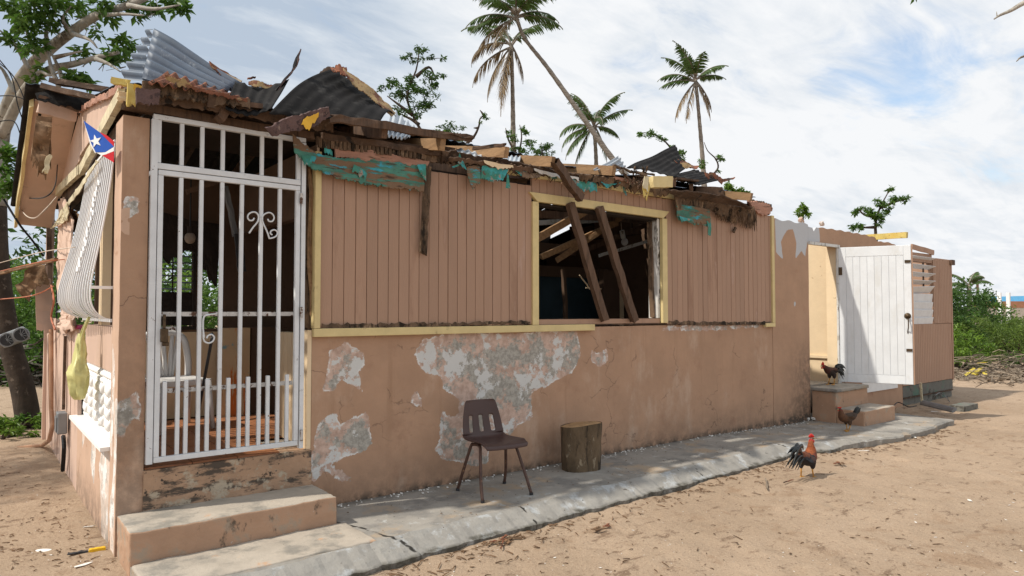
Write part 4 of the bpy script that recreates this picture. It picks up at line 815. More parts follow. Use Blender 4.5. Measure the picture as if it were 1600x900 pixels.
# second dark sheet with its torn tongue
corrugated('roof_sheet', W(352, 168, Y=-0.22), W(368, 128, Y=0.25), W(452, 124, Y=0.15), W(425, 168, Y=-0.25), (tar, tar), H, ncor=5, amp=0.006, seed=12, jag=0.02, bend=lambda u, t: Vector((0, 0, 0.05 * math.sin(math.pi * t) * -1)))
strip('flaking_edge', P_([(388, 128), (402, 128), (420, 132), (445, 129)], 0.18), P_([(388, 133), (402, 136), (420, 140), (440, 136)], 0.15), tan_paint, H, nx=40, nz_=3, jag=0.012, jagtop=0.012, thick=0.006, seed=7)
strip('torn_tongue', P_([(470, 77), (466, 100), (455, 118), (444, 132), (430, 152)], 0.05), P_([(467, 90), (458, 108), (446, 126), (434, 146), (424, 164)], 0.1), wood_purple, H, nx=30, nz_=3, jag=0.02, jagtop=0.02, thick=0.008, seed=5)
strip('torn_tongue', P_([(470, 78), (462, 98), (449, 122), (432, 142)], 0.06), P_([(460, 98), (450, 120), (434, 138), (420, 145)], 0.14), tar, H, nx=24, nz_=3, jag=0.02, thick=0.008, seed=6)
part(MB().rough_beam(W(386, 123, Y=.2), W(400, 121, Y=.2), 0.02, 0.012, seed=3, jag=1), 'splinter', rust)
# third: the broad blackened sheet peeled up over the boards
corrugated('roof_sheet', W(421, 176, Y=-0.30), W(522, 106, Y=0.30), W(620, 181, Y=0.10), W(592, 194, Y=-0.32), (tar, galv), H, ncor=7, amp=0.0045, seed=21, bend=lambda u, t: Vector((0, 0, 0.07 * math.sin(math.pi * u))), nu=18)
strip('flaking_edge', P_([(536, 107), (552, 118), (575, 134), (596, 152), (618, 177)], 0.10), P_([(540, 118), (556, 134), (574, 149), (592, 164), (613, 182)], -0.02), tan_paint, H, nx=50, nz_=4, jag=0.02, jagtop=0.018, thick=0.006, seed=13)
strip('flaking_edge', P_([(516, 107), (530, 101), (542, 107), (547, 120)], 0.18), P_([(520, 112), (532, 113), (540, 120), (544, 124)], 0.12), rust, H, nx=18, nz_=3, jag=0.03, jagtop=0.05, thick=0.008, seed=14)
strip('flaking_edge', P_([(500, 114), (512, 106), (524, 104)], 0.32), P_([(496, 120), (510, 113), (522, 110)], 0.3), wood_dark, H, nx=18, nz_=2, jag=0.02, jagtop=0.03, thick=0.008, seed=14)
# bright sheets further along
corrugated('roof_sheet', W(603, 214, Y=0.0), W(612, 168, Y=0.45), W(648, 200, Y=0.35), W(640, 216, Y=0.0), (galv_pale, galv), H, ncor=4, amp=0.014, seed=22)
corrugated('roof_sheet', W(600, 212, Y=-0.1), W(602, 200, Y=0.15), W(640, 208, Y=0.15), W(632, 218, Y=-0.1), (galv_pale, galv), H, ncor=5, amp=0.014, seed=23)
corrugated('roof_sheet', W(716, 243, Y=-0.1), W(712, 232, Y=0.2), W(756, 240, Y=0.2), W(752, 248, Y=-0.1), (galv_pale, galv), H, ncor=4, amp=0.01, seed=24)
corrugated('roof_sheet', W(785, 252, Y=-0.05), W(788, 240, Y=0.2), W(815, 243, Y=0.2), W(812, 254, Y=-0.05), (galv_pale, galv), H, ncor=4, amp=0.01, seed=25)
corrugated('roof_sheet', W(926, 266, Y=-0.1), W(966, 244, Y=0.1), W(977, 262, Y=0.1), W(952, 272, Y=-0.1), (galv_pale, galv), H, ncor=3, amp=0.014, seed=26)

# middle eave: long boards, plank ends, rotten mass
part(MB().rough_beam(W(512, 183, Y=-0.33), W(742, 219, Y=-0.30), 0.02, 0.06, seed=31, amp=0.01, jag=2.0, seg=14), 'eave_plank', wood_brown)
part(MB().rough_beam(W(640, 205, Y=-0.25), W(738, 217, Y=-0.28), 0.10, 0.016, seed=32, amp=0.01, jag=1.0, seg=10), 'eave_plank', wood_dark)
part(MB().rough_beam(W(500, 212, Y=-0.08), W(690, 240, Y=-0.08), 0.03, 0.05, seed=33, amp=0.006, seg=10), 'eave_plank', wood_dark)
strip('eave_board', P_([(494, 214), (560, 221), (640, 233), (720, 243)], -0.055), P_([(494, 226), (560, 238), (640, 250), (700, 255)], -0.055), wood_rot, H, nx=60, nz_=4, jag=0.012, jagtop=0.01, thick=0.02, seed=35)
me = None
for k in range(26):      # sawn board ends in a row
    px = 500 + k * 6.4; q = W(px, 224 + k * 0.75, Y=-0.078)
    if me is None: o = part(MB().box(-.014, .014, -.012, .012, -.034, .034), 'board_end', wood_rot); me = o.data
    else: o = link('board_end', me, None, H)
    o.location += q + Vector((0, random.uniform(-.004, .004), random.uniform(-.004, .004)))
strip('eave_board', P_([(690, 232), (740, 242), (800, 251), (850, 262), (900, 272), (960, 280)], -0.12), P_([(690, 253), (740, 258), (800, 264), (850, 272), (900, 280), (960, 290)], -0.08), wood_dark, H, nx=90, nz_=4, jag=0.035, jagtop=0.02, thick=0.02, seed=36)
strip('eave_board', P_([(700, 244), (760, 252), (832, 262)], -0.16), P_([(700, 251), (760, 259), (832, 270)], -0.14), wood_brown, H, nx=50, nz_=3, jag=0.02, jagtop=0.02, thick=0.012, seed=37)
part(MB().rough_beam(W(736, 232, Y=-0.1), W(792, 226, Y=-0.35), 0.02, 0.03, seed=39, jag=1.5), 'eave_plank', wood_dark)
strip('paint_skin', P_([(756, 250), (780, 256), (802, 258)], -0.18), P_([(758, 256), (780, 264), (803, 262)], -0.18), cream, H, nx=16, nz_=3, jag=0.02, thick=0.004, seed=3)
strip('paint_skin', P_([(833, 263), (862, 270), (905, 277)], -0.14), P_([(835, 268), (862, 277), (905, 281)], -0.14), old_white, H, nx=30, nz_=3, jag=0.02, thick=0.006, seed=43)
strip('eave_board', P_([(905, 272), (960, 278), (1000, 285), (1045, 294)], -0.15), P_([(905, 282), (960, 290), (1000, 300), (1045, 306)], -0.12), wood_rot, H, nx=60, nz_=4, jag=0.05, jagtop=0.02, thick=0.02, seed=45)
# peeling teal fascia
pr = lambda pts: zoomed(pts, 3.334, 370, 50)
strip('fascia_board', P_(pr([(290, 535), (350, 590), (420, 632), (520, 655), (700, 665), (985, 700)]), -0.085), P_(pr([(300, 625), (372, 690), (420, 722), (520, 762), (700, 795), (975, 830)]), -0.10), teal, H, nx=90, nz_=10, jag=0.018, jagtop=0.012, wob=0.008, thick=0.014, seed=51)
strip('paint_skin', P_(pr([(340, 640), (372, 640), (412, 650)]), -0.12), P_(pr([(352, 690), (375, 695), (412, 664)]), -0.13), teal_flake, H, nx=10, nz_=4, jag=0.02, thick=0.003, seed=52)
strip('paint_skin', P_(pr([(610, 690), (650, 712), (680, 735)]), -0.118), P_(pr([(600, 720), (640, 745), (672, 762)]), -0.12), teal_flake, H, nx=12, nz_=4, jag=0.03, thick=0.003, seed=53)
strip('paint_skin', P_(pr([(940, 690), (985, 688)]), -0.115), P_(pr([(955, 740), (985, 770)]), -0.12), teal_flake, H, nx=8, nz_=5, jag=0.03, thick=0.003, seed=55)
strip('fascia_board', P_(pr([(508, 600), (700, 620), (1005, 675)]), -0.075), P_(pr([(512, 652), (700, 676), (985, 712)]), -0.078), pink_board, H, nx=60, nz_=4, jag=0.012, jagtop=0.01, thick=0.016, seed=56)
strip('paint_skin', P_(pr([(455, 590), (480, 600), (500, 620)]), -0.085), P_(pr([(455, 635), (478, 640), (500, 640)]), -0.085), teal_flake, H, nx=8, nz_=4, jag=0.03, thick=0.004, seed=57)
# teal rags over the boards
z3 = lambda pts: zoomed(pts, 5.333, 600, 180)
strip('paint_skin', P_(z3([(630, 310), (645, 360), (665, 395)]), -0.16), P_(z3([(615, 400), (650, 430), (690, 458)]), -0.14), teal_flake, H, nx=10, nz_=6, jag=0.02, thick=0.004, seed=61)
strip('paint_skin', P_(z3([(560, 432), (590, 418), (625, 405)]), -0.13), P_(z3([(570, 438), (600, 434), (630, 425)]), -0.13), teal_flake, H, nx=8, nz_=2, jag=0.01, thick=0.004, seed=62)
strip('fascia_scrap', P_(z3([(690, 430), (740, 420), (800, 430)]), -0.12), P_(z3([(725, 605), (760, 595), (810, 565)]), -0.14), teal, H, nx=16, nz_=10, jag=0.03, wob=0.012, thick=0.006, seed=63)
strip('paint_skin', P_(z3([(820, 400), (920, 415), (1035, 445)]), -0.13), P_(z3([(815, 530), (900, 540), (990, 550)]), -0.15), teal_flake, H, nx=30, nz_=10, jag=0.035, wob=0.012, thick=0.005, seed=64)
strip('paint_skin', P_(z3([(1028, 490), (1036, 490)]), -0.14), P_(z3([(1016, 610), (1050, 615)]), -0.15), teal_flake, H, nx=4, nz_=8, jag=0.01, thick=0.004, seed=65)
strip('paint_skin', P_(z3([(1090, 450), (1150, 460), (1190, 470)]), -0.12), P_(z3([(1105, 470), (1150, 515), (1185, 510)]), -0.14), teal_flake, H, nx=12, nz_=5, jag=0.03, thick=0.005, seed=66)
strip('rotten_board', P_(z3([(1150, 470), (1240, 480), (1310, 490)]), -0.13), P_(z3([(1150, 525), (1230, 522), (1300, 515)]), -0.15), wood_rot, H, nx=20, nz_=6, jag=0.03, wob=0.012, thick=0.008, seed=67)
z9 = lambda pts: zoomed(pts, 6.43, 840, 220)
strip('paint_skin', P_(z9([(330, 380), (440, 400), (520, 405), (600, 410)]), -0.12), P_(z9([(350, 440), (440, 480), (530, 515), (605, 480)]), -0.14), teal_flake, H, nx=30, nz_=7, jag=0.035, wob=0.02, thick=0.005, seed=68)
strip('paint_skin', P_(z9([(640, 395), (740, 395), (850, 402)]), -0.12), P_(z9([(640, 415), (700, 465), (830, 425)]), -0.14), teal_flake, H, nx=22, nz_=5, jag=0.02, wob=0.01, thick=0.005, seed=69)
strip('paint_skin', P_(z9([(850, 430), (885, 430)]), -0.12), P_(z9([(868, 530), (892, 548)]), -0.14), teal, H, nx=6, nz_=6, jag=0.02, thick=0.004, seed=70)
strip('paint_skin', P_(z9([(105, 335), (150, 350), (200, 365)]), -0.12), P_(z9([(110, 350), (155, 378), (200, 385)]), -0.13), teal, H, nx=10, nz_=4, jag=0.02, thick=0.004, seed=71)
# yellow block and hanging paint
part(MB().rough_beam(W(1014, 285, Y=-0.33), W(1047, 285, Y=-0.33), 0.10, 0.118, seed=72, amp=.004), 'yellow_board', yellow)
strip('paint_skin', P_([(1007, 275), (1013, 275)], -0.39), P_([(1003, 293), (1012, 300)], -0.38), rag_cloth, H, nx=6, nz_=6, jag=0.03, thick=0.006, seed=73)
strip('paint_skin', P_([(1005, 290), (1014, 290)], -0.37), P_([(1007, 309), (1014, 308)], -0.36), yellow_raw, H, nx=8, nz_=6, jag=0.05, wob=.015, thick=0.006, seed=74)
strip('fascia_scrap', P_([(960, 276), (985, 280), (990, 284)], -0.17), P_([(962, 281), (986, 286), (988, 290)], -0.17), pink_board, H, nx=12, nz_=3, jag=0.02, thick=0.01, seed=75)
for k in range(16):
    q = W(random.uniform(975, 1010), random.uniform(266, 290), Y=-0.2); d = Vector((random.uniform(-.15, .15), random.uniform(-.1, .1), random.uniform(-.08, .08))); part(MB().rough_beam(q - d, q + d, 0.012, 0.02, seed=k, jag=1.5), 'splinter', random.choice((wood_rot, wood_brown, wood_dark)))
part(MB().rough_beam(W(957, 259, Y=-0.25), W(1012, 275, Y=-0.3), 0.03, 0.02, seed=76, jag=2, amp=.01), 'eave_plank', wood_rot)
# dark sheet at the right end and the fibre mass below it
z10 = lambda pts: zoomed(pts, 4.287, 940, 210)
corrugated('roof_sheet', *[W(x, y, Y=Y) for (x, y), Y in zip(z10([(165, 225), (495, 75), (560, 235), (480, 290)]), (0.05, 0.35, 0.1, -0.25))], (tar, galv), H, ncor=6, amp=0.005, seed=81, jag=0.01)
corrugated('roof_sheet', *[W(x, y, Y=Y) for (x, y), Y in zip(z10([(430, 285), (620, 232), (820, 305), (650, 342)]), (-0.2, 0.1, -0.05, -0.35))], (tar, tar), H, ncor=6, amp=0.006, seed=82, jag=0.03)
strip('flaking_edge', P_(z10([(470, 148), (520, 165), (570, 185), (600, 205), (650, 215)]), 0.2), P_(z10([(490, 185), (520, 215), (560, 225), (600, 225), (640, 230)]), 0.1), rust, H, nx=26, nz_=4, jag=0.03, jagtop=0.02, thick=0.008, seed=83)
strip('flaking_edge', P_(z10([(525, 195), (565, 185), (605, 210)]), 0.12), P_(z10([(540, 232), (570, 225), (600, 218)]), 0.08), tan_paint, H, nx=14, nz_=3, jag=0.02, thick=0.006, seed=84)
strip('flaking_edge', P_(z10([(690, 255), (760, 260), (815, 300), (895, 287)]), -0.2), P_(z10([(700, 290), (770, 300), (800, 330), (890, 295)]), -0.22), rust, H, nx=24, nz_=4, jag=0.03, jagtop=0.02, thick=0.008, seed=85)
part(MB().rough_beam(W(1050, 279, Y=-0.25), W(1088, 284, Y=-0.3), 0.1, 0.02, seed=86, jag=1), 'eave_plank', wood_dark)
part(MB().rough_beam(W(1080, 292, Y=-0.3), W(1081, 291, Y=0.6), 0.04, 0.09, seed=87), 'rafter', wood_brown)
part(MB().rough_beam(W(1085, 297, Y=-0.15), W(1130, 299, Y=-0.3), 0.05, 0.09, seed=88), 'blocking', wood_dark)
strip('eave_plank', P_(z10([(420, 370), (560, 378), (800, 405), (900, 440), (1010, 490)]), -0.30), P_(z10([(500, 420), (600, 430), (760, 450), (900, 478), (1000, 500)]), -0.16), wood_dark, H, nx=60, nz_=4, jag=0.02, jagtop=0.015, thick=0.014, seed=89)
strip('rotten_board', P_(z10([(490, 395), (600, 420), (720, 440), (830, 470), (1010, 500)]), -0.14), P_(z10([(505, 560), (560, 510), (720, 510), (800, 540), (1020, 530)]), -0.10), wood_rot, H, nx=60, nz_=8, jag=0.04, wob=0.014, thick=0.014, seed=90)
strip('fascia_scrap', P_(z10([(500, 465), (600, 480), (725, 505)]), -0.13), P_(z10([(505, 568), (600, 590), (725, 605)]), -0.12), teal, H, nx=30, nz_=8, jag=0.04, wob=0.012, thick=0.008, seed=91)
strip('paint_skin', P_(z10([(700, 560), (735, 560)]), -0.13), P_(z10([(715, 672), (735, 672)]), -0.13), teal_flake, H, nx=6, nz_=8, jag=0.02, wob=.01, thick=0.006, seed=92)
strip('paint_skin', P_(z10([(520, 545), (620, 575)]), -0.14), P_(z10([(535, 585), (560, 580)]), -0.14), teal_flake, H, nx=10, nz_=3, jag=0.03, thick=0.004, seed=93)
# loose fibres of the rotten board: bristling strands joined in one part
fb = MB()
for k in range(420):
    t = random.random(); a = W(*z10([(760 + 265 * t, 500 + random.uniform(-20, 15))])[0], Y=-0.10 - random.uniform(0, .03)); b_ = W(*z10([(760 + 265 * t + random.uniform(-15, 25), 545 + 85 * t + random.uniform(-45, 25))])[0], Y=-0.07)
    fb.tube([a, a.lerp(b_, .5) + Vector((random.uniform(-.01, .01), -.01, random.uniform(-.01, .01))), b_], [0.006, 0.005, 0.002], 4)
tag(part(fb, 'rotten_fibres', wood_rot), kind='stuff')
fb = MB()
for k in range(260):
    a = W(random.uniform(495, 690), 0, Y=-0.06); px = random.uniform(700, 1010); py = np.interp(px, [700, 760, 832, 900, 1010], [254, 262, 271, 280, 296]) + random.uniform(-6, 2)
    a = W(px, py, Y=-0.11); b_ = W(px + random.uniform(-7, 9), py + random.uniform(0, 9), Y=-0.10); fb.tube([a, b_], [0.006, 0.002], 4)
tag(part(fb, 'eave_splinters', wood_rot), kind='stuff')
part(MB().rough_beam(W(1146, 357, Y=-0.06), W(1149, 361, Y=-0.06), 0.02, 0.08, seed=3, jag=1), 'splinter', wood_rot)
strip('rotten_board', P_(z10([(980, 450), (1060, 455), (1120, 475), (1140, 490)]), -0.05), P_(z10([(1010, 500), (1070, 540), (1120, 535), (1138, 510)]), -0.05), pink_board, H, nx=30, nz_=5, jag=0.025, jagtop=0.025, thick=0.03, seed=94)
strip('rotten_board', P_(z10([(975, 440), (1060, 450), (1130, 470)]), -0.02), P_(z10([(990, 480), (1060, 490), (1130, 500)]), -0.02), wood_rot, H, nx=30, nz_=5, jag=0.025, jagtop=0.025, thick=0.05, seed=95)
for k in range(10):
    q = W(1205 + k * 0.9, 343 + random.uniform(-2, 2), Y=0.05)
part(MB().rough_beam(W(1250, 340, Y=0.06), W(1254, 352, Y=0.06), 0.05, 0.06, seed=5), 'rubble_bit', plaster)
part(MB().rough_beam(W(1283, 346, Y=0.06), W(1285, 353, Y=0.06), 0.05, 0.05, seed=6), 'rubble_bit', plaster)

# ------------------------------------------------------------------ left (gable) side
SX = 0.76
ledge_grime = lambda y, z: 0.7 * np.clip((0.25 - z) / 0.3, 0, 1)
side_polys = [[(0.27, 0.56), (0.60, 0.55), (0.75, 0.38), (0.62, 0.1), (0.55, -0.12), (0.26, -0.12)], [(0.9, 0.5), (1.15, 0.52), (1.2, 0.3), (1.0, 0.2)], [(1.5, 0.5), (1.75, 0.5), (1.7, 0.35)]]
slab_grid('side_wall', 'x', SX, 0.14, 0.262, 2.05, -0.2, 0.56, side_paint, H, res=0.03, peel_polys=side_polys, grime=ledge_grime)
slab_grid('pillar_side', 'x', SX - 0.005, 0.05, -0.01, 0.258, -0.2, 2.78, side_paint, H, res=0.03, peel_polys=[[(-0.01, 0.95), (0.12, 0.9), (0.08, 0.5), (0.2, 0.2), (0.2, -0.2), (0.05, -0.2), (0.02, 0.4), (-0.01, 0.5)], [(0.12, 1.2), (0.22, 1.3), (0.24, 0.55), (0.14, 0.5)]])
part(MB().box(0.70, 0.90, 0.262, 2.1, 0.563, 0.59), 'ledge', white_block)
par = part(MB().box(SX + .01, 0.88, 0.262, 1.74, 1.085, 1.395), 'parapet_panel', siding_pale)
# ornamental block: modelled leaves in braided rows
orn = part(MB().box(SX + 0.02, 0.86, 0.262, 1.74, 0.592, 1.083), 'ornamental_block', white_block)
leaf_me = None
def blob(rx, ry, rz, n=8, m=5):
    mb = MB(); vs = []; fs = []
    for j in range(m + 1):
        th = math.pi * j / m
        for i in range(n): ph = 2 * math.pi * i / n; vs.append((rx * math.sin(th) * math.cos(ph), ry * math.sin(th) * math.sin(ph), rz * math.cos(th)))
    for j in range(m):
        for i in range(n): fs.append((j * n + i, j * n + (i + 1) % n, (j + 1) * n + (i + 1) % n, (j + 1) * n + i))
    mb.add(vs, fs); return mb
k = 0; lme = None; bme = None
for col_ in range(5):
    for row in range(4):
        for sgn in (-1, 1):
            y = 0.41 + col_ * 0.285; z = 0.715 + row * 0.078
            if lme is None: o = blob(0.03, 0.078, 0.034).build('leaf', white_block, orn, smooth=True); lme = o.data
            else: o = link('leaf', lme, None, orn)
            o.location += Vector((SX + 0.014, y + sgn * 0.062, z)); o.rotation_euler = (sgn * 0.62, 0, 0)
for (z, nn, rr) in ((1.052, 18, 0.02), (1.008, 12, 0.018), (0.655, 12, 0.02), (0.613, 18, 0.017)):
    for i in range(nn):
        if bme is None: o = blob(1, 1.1, 1, 7, 4).build('bead', white_block, orn, smooth=True); bme = o.data
        else: o = link('bead', bme, None, orn)
        o.location += Vector((SX + 0.014, 0.29 + i * 1.43 / nn, z)); o.scale = (rr * 1.2, rr * (2.0 if nn == 18 else 3.2), rr); o.rotation_euler = (0.5, 0, 0)
# bellied window grille: each bar a piece
GX = SX - 0.005
gr_ = part(MB().box(GX - 0.01, GX + 0.02, 0.262, 1.74, 2.662, 2.68), 'window_grille', grille_mat)
prof_g = [(0.0, 2.66), (0.02, 2.45), (0.05, 2.2), (0.09, 1.95), (0.125, 1.75), (0.137, 1.64), (0.13, 1.56), (0.10, 1.50), (0.05, 1.462), (0.0, 1.45)]
gm = None
for i in range(16):
    y = 0.28 + i * 0.094
    if gm is None:
        pts = curve([(-a, 0, z) for a, z in prof_g], 4); mb = MB(); vs = []; fs = []
        for p_ in pts:
            vs += [(p_.x - .0045, -.014, p_.z), (p_.x + .0045, -.014, p_.z), (p_.x + .0045, .014, p_.z), (p_.x - .0045, .014, p_.z)]
        for j in range(len(pts) - 1):
            for q_ in range(4): fs.append((j * 4 + q_, (j + 1) * 4 + q_, (j + 1) * 4 + (q_ + 1) % 4, j * 4 + (q_ + 1) % 4))
        mb.add(vs, fs); o = mb.build('bar', grille_mat, gr_); gm = o.data
    else: o = link('bar', gm, None, gr_)
    o.location += Vector((GX, y, random.uniform(-.004, .004))); o.scale.x = 0.95 + 0.42 * i / 15
MB().box(GX - 0.13, GX + 0.02, 0.262, 0.275, 1.655, 1.675).build('stay', grille_mat, gr_)
MB().box(GX - 0.01, GX + 0.02, 0.262, 1.74, 1.43, 1.448).build('rail', grille_mat, gr_)
part(MB().box(SX + .02, SX + .08, 0.95, 1.10, 1.4, 2.85), 'porch_post', cream)
# window grille scrollwork
def gxo(z): return GX - 1.18 * float(np.interp(z, [p_[1] for p_ in prof_g[::-1]], [p_[0] for p_ in prof_g[::-1]])) - 0.012
for k in range(9):
    z = 1.82 + k * 0.075; y = 0.80 + 0.05 * math.sin(k * 2.2)
    MB().tube(curve([(gxo(z), y - .05, z), (gxo(z + .05), y + .03, z + .05), (gxo(z + .01), y + .07, z + .01), (gxo(z - .03), y + .01, z - .03)], 5), 0.007, 6).build('scroll', grille_mat, gr_)
# top beam, gable panel, overhang
part(MB().rough_beam((SX - 0.02, -0.06, 2.915), (SX - 0.02, 2.0, 2.75), 0.04, 0.085, seed=4, seg=12, amp=.004), 'gable_beam', rag_cloth); part(MB().rough_beam((SX - 0.02, 2.0, 2.76), (SX - 0.02, 4.2, 2.86), 0.04, 0.085, seed=4, seg=12, amp=.004), 'gable_beam', rag_cloth)
part(MB().box(SX + 0.03, SX + 0.12, 0.4, 4.2, 2.66, 2.84), 'plate', wood_dark)
gp = MB()
gp.add([(SX, 0.0, 2.965), (SX, 2.35, 2.94), (SX, 2.35, 3.38), (SX, 0.0, 2.99), (SX + .03, 0.0, 2.965), (SX + .03, 2.35, 2.94), (SX + .03, 2.35, 3.38), (SX + .03, 0.0, 2.99)], [(0, 3, 2, 1), (4, 5, 6, 7), (3, 7, 6, 2), (0, 1, 5, 4), (1, 2, 6, 5), (0, 4, 7, 3)])
part(gp, 'gable_panel', siding_pale)
gp = MB()
gp.add([(SX, 2.353, 2.9), (SX, 4.7, 2.82), (SX, 4.7, 2.86), (SX, 2.353, 3.38), (SX + .03, 2.353, 2.9), (SX + .03, 4.7, 2.82), (SX + .03, 4.7, 2.86), (SX + .03, 2.353, 3.38)], [(0, 3, 2, 1), (4, 5, 6, 7), (3, 7, 6, 2), (0, 1, 5, 4), (1, 2, 6, 5), (0, 4, 7, 3)])
part(gp, 'gable_panel', siding_pale)
strip('torn_rake_board', [W(x, y, X=SX - .02) for x, y in [(192, 128), (176, 140), (150, 152), (122, 170)]], [W(x, y, X=SX - .02) for x, y in [(190, 140), (174, 152), (150, 162), (122, 177)]], pink_board, H, nx=40, nz_=3, jag=0.012, jagtop=0.014, thick=0.012, seed=6)
OX = 0.40; bA = W(50, 150, X=OX); bB = W(24, 345, X=OX)
part(MB().rough_beam(bA, bB, 0.03, 0.20, seed=7, seg=10), 'barge_board', yellow)
so = MB(); a0 = Vector((OX + 0.02, bA.y, bA.z - .04)); b0 = Vector((OX + .02, bB.y, bB.z - .04)); a1 = Vector((SX, bA.y, bA.z - .06)); b1 = Vector((SX, bB.y, bB.z - .06))
so.add([a0, b0, b1, a1] + [v_ + Vector((0, 0, .02)) for v_ in (a0, b0, b1, a1)], [(0, 1, 2, 3), (7, 6, 5, 4), (0, 4, 5, 1), (2, 6, 7, 3), (0, 3, 7, 4), (1, 5, 6, 2)]); part(so, 'soffit', siding_pale)
fA = W(57, 166, Y=2.25); fB = W(121, 182, Y=2.25)
part(MB().rough_beam(fA, fB, 0.03, 0.11, seed=8), 'eave_fascia', siding_pale)
corrugated('roof_sheet', (OX - .06, 2.3, 3.52), (OX - .06, 4.8, 2.75), (1.2, 4.8, 2.75), (1.2, 2.3, 3.52), (galv, tar), H, ncor=8, amp=0.01, seed=71)
for (a, b_, s_) in (((82, 127), (175, 142), 1), ((70, 136), (156, 154), 2)): part(MB().rough_beam(W(*a, Y=2.2), W(*b_, Y=1.7), 0.09, 0.045, seed=s_, seg=8), 'loose_rafter', wood_dark)
strip('roof_sheet', P_([(55, 146), (80, 140), (130, 152), (160, 160)], 2.15), P_([(60, 158), (90, 162), (130, 172), (160, 172)], 2.1), tar, H, nx=20, nz_=3, jag=0.03, jagtop=.02, thick=0.01, seed=30)
part(MB().rough_beam(W(60, 150, Y=2.12), W(125, 174, Y=2.12), 0.03, 0.03, seed=31), 'batten', wood_brown)
for i, (a, b_, c_, d_) in enumerate((((57, 180), (82, 182), (48, 245), (72, 275)), ((70, 200), (80, 212), (62, 232), (80, 262)))): strip('torn_lining', P_([a, ((a[0] + b_[0]) / 2, a[1] + 2), b_], 2.2), P_([c_, ((c_[0] + d_[0]) / 2, d_[1] - 5), d_], 2.2), brown_rag, H, nx=16, nz_=10, jag=0.07, wob=0.04, thick=0.012, seed=40 + i)
part(MB().rough_beam(W(77, 240, Y=2.15), W(71, 272, Y=2.15), 0.03, 0.04, seed=32, jag=1), 'broken_batten', rag_cloth)
# yellow torn corner
part(MB().rough_beam(W(172, 125, Y=-0.1), W(205, 131, Y=-0.12), 0.03, 0.04, seed=34), 'yellow_board', yellow_raw)
strip('paint_skin', P_([(199, 130), (205, 131), (212, 132)], -0.14), P_([(198, 155), (204, 160), (212, 166)], -0.14), yellow_raw, H, nx=10, nz_=8, jag=0.05, wob=0.02, thick=0.012, seed=35)
strip('paint_skin', P_([(210, 130), (225, 136)], -0.15), P_([(209, 138), (224, 140)], -0.15), paint_yellow, H, nx=8, nz_=4, jag=0.02, wob=0.01, thick=0.008, seed=36)
part(MB().rough_beam(W(191, 142, Y=-0.05), W(191, 160, Y=-0.05), 0.04, 0.05, seed=37), 'beam_end', cream)
# side wall of the rear room: boards, some torn loose
q0 = 2.06
for k in range(11):
    y = q0 + k * 0.29; hgt = 1.35 + 0.1 * math.sin(k * 3); mb = MB(); mb.rough_beam((SX + .02, y + .14, -0.15), (SX + .02 - random.uniform(0, .02), y + .14, hgt), 0.03, 0.275, up=(0, 1, 0), seed=k, jag=0.15, amp=.003); part(mb, 'side_board', siding_pale)
sidep = lambda pts, x=SX - .01: [W(a, b_, X=x) for a, b_ in pts]
strip('loose_board', sidep([(92, 315), (100, 308)]), sidep([(91, 470), (99, 492)]), siding_pale, H, nx=6, nz_=20, jag=0.06, wob=0.015, thick=0.015, seed=51)
strip('loose_board', sidep([(100, 310), (106, 318), (112, 345)], SX - .03), sidep([(97, 500), (104, 500), (116, 440)], SX - .03), siding_pale, H, nx=8, nz_=20, jag=0.06, wob=0.015, thick=0.015, seed=52)
strip('loose_board', sidep([(98, 495), (108, 480), (116, 500)], SX - .05), sidep([(90, 512), (100, 520), (114, 516)], SX - .05), siding_pale, H, nx=12, nz_=8, jag=0.04, wob=0.03, thick=0.012, seed=53)
strip('hanging_sheet', P_([(54, 432), (66, 434), (80, 436)], 4.6), P_([(57, 515), (68, 517), (81, 517)], 4.6), siding_pale, H, nx=12, nz_=8, jag=0.02, thick=0.015, seed=54)
strip('torn_lining', P_([(23, 445), (40, 425), (72, 410)], 4.5), P_([(30, 458), (44, 468), (74, 438)], 4.4), brown_rag, H, nx=18, nz_=8, jag=0.05, wob=0.05, thick=0.012, seed=55)
strip('hanging_rag', sidep([(86, 352), (100, 330), (108, 318)], SX - .06), sidep([(80, 358), (90, 352), (104, 345)], SX - .06), rag_cloth, H, nx=14, nz_=10, jag=0.02, wob=0.012, thick=0.006, seed=56)
strip('hanging_rag', sidep([(150, 250), (128, 285), (100, 322), (88, 345)], SX - .06), sidep([(152, 253), (130, 291), (102, 329), (86, 352)], SX - .06), rag_cloth, H, nx=30, nz_=4, jag=0.008, wob=0.008, thick=0.006, seed=57)
strip('torn_lining', sidep([(108, 322), (118, 330), (128, 340)], SX + .05), sidep([(108, 350), (116, 362), (126, 370)], SX + .05), brown_rag, H, nx=10, nz_=8, jag=0.04, wob=.03, thick=0.012, seed=58)
lv = part(MB().box(SX + 0.06, SX + 0.09, 3.3, 4.5, 1.30, 1.34), 'side_window', dark_metal)
for k in range(11): MB().frame((SX + 0.06, 3.9, 1.42 + k * 0.11), (0.035, 0, 0.035), (0, 0.58, 0), (0.002, 0, -.002)).build('slat', galv_pale, lv)
for y in (3.32, 3.9, 4.48): MB().box(SX + .02, SX + .035, y - .015, y + .015, 1.342, 2.6).build('frame_post', dark_metal, lv)
part(MB().rough_beam(W(76, 330, X=SX - .02), W(78, 460, X=SX - .02), 0.05, 0.06, seed=61), 'corner_post', wood_brown)
part(MB().rough_beam((SX, 5.2, -.15), (SX, 5.2, 2.8), 0.08, 0.1, seed=62), 'corner_post', siding_pale)
part(MB().tube([W(80, 515, X=SX - .05), W(80, 640, X=SX - .05), W(82, 665, X=SX - .05), W(77, 688, X=SX - .08), W(66, 696, Z=-.05), W(28, 700, Z=-.08)], 0.022, 8), 'drain_pipe', pipe_copper)
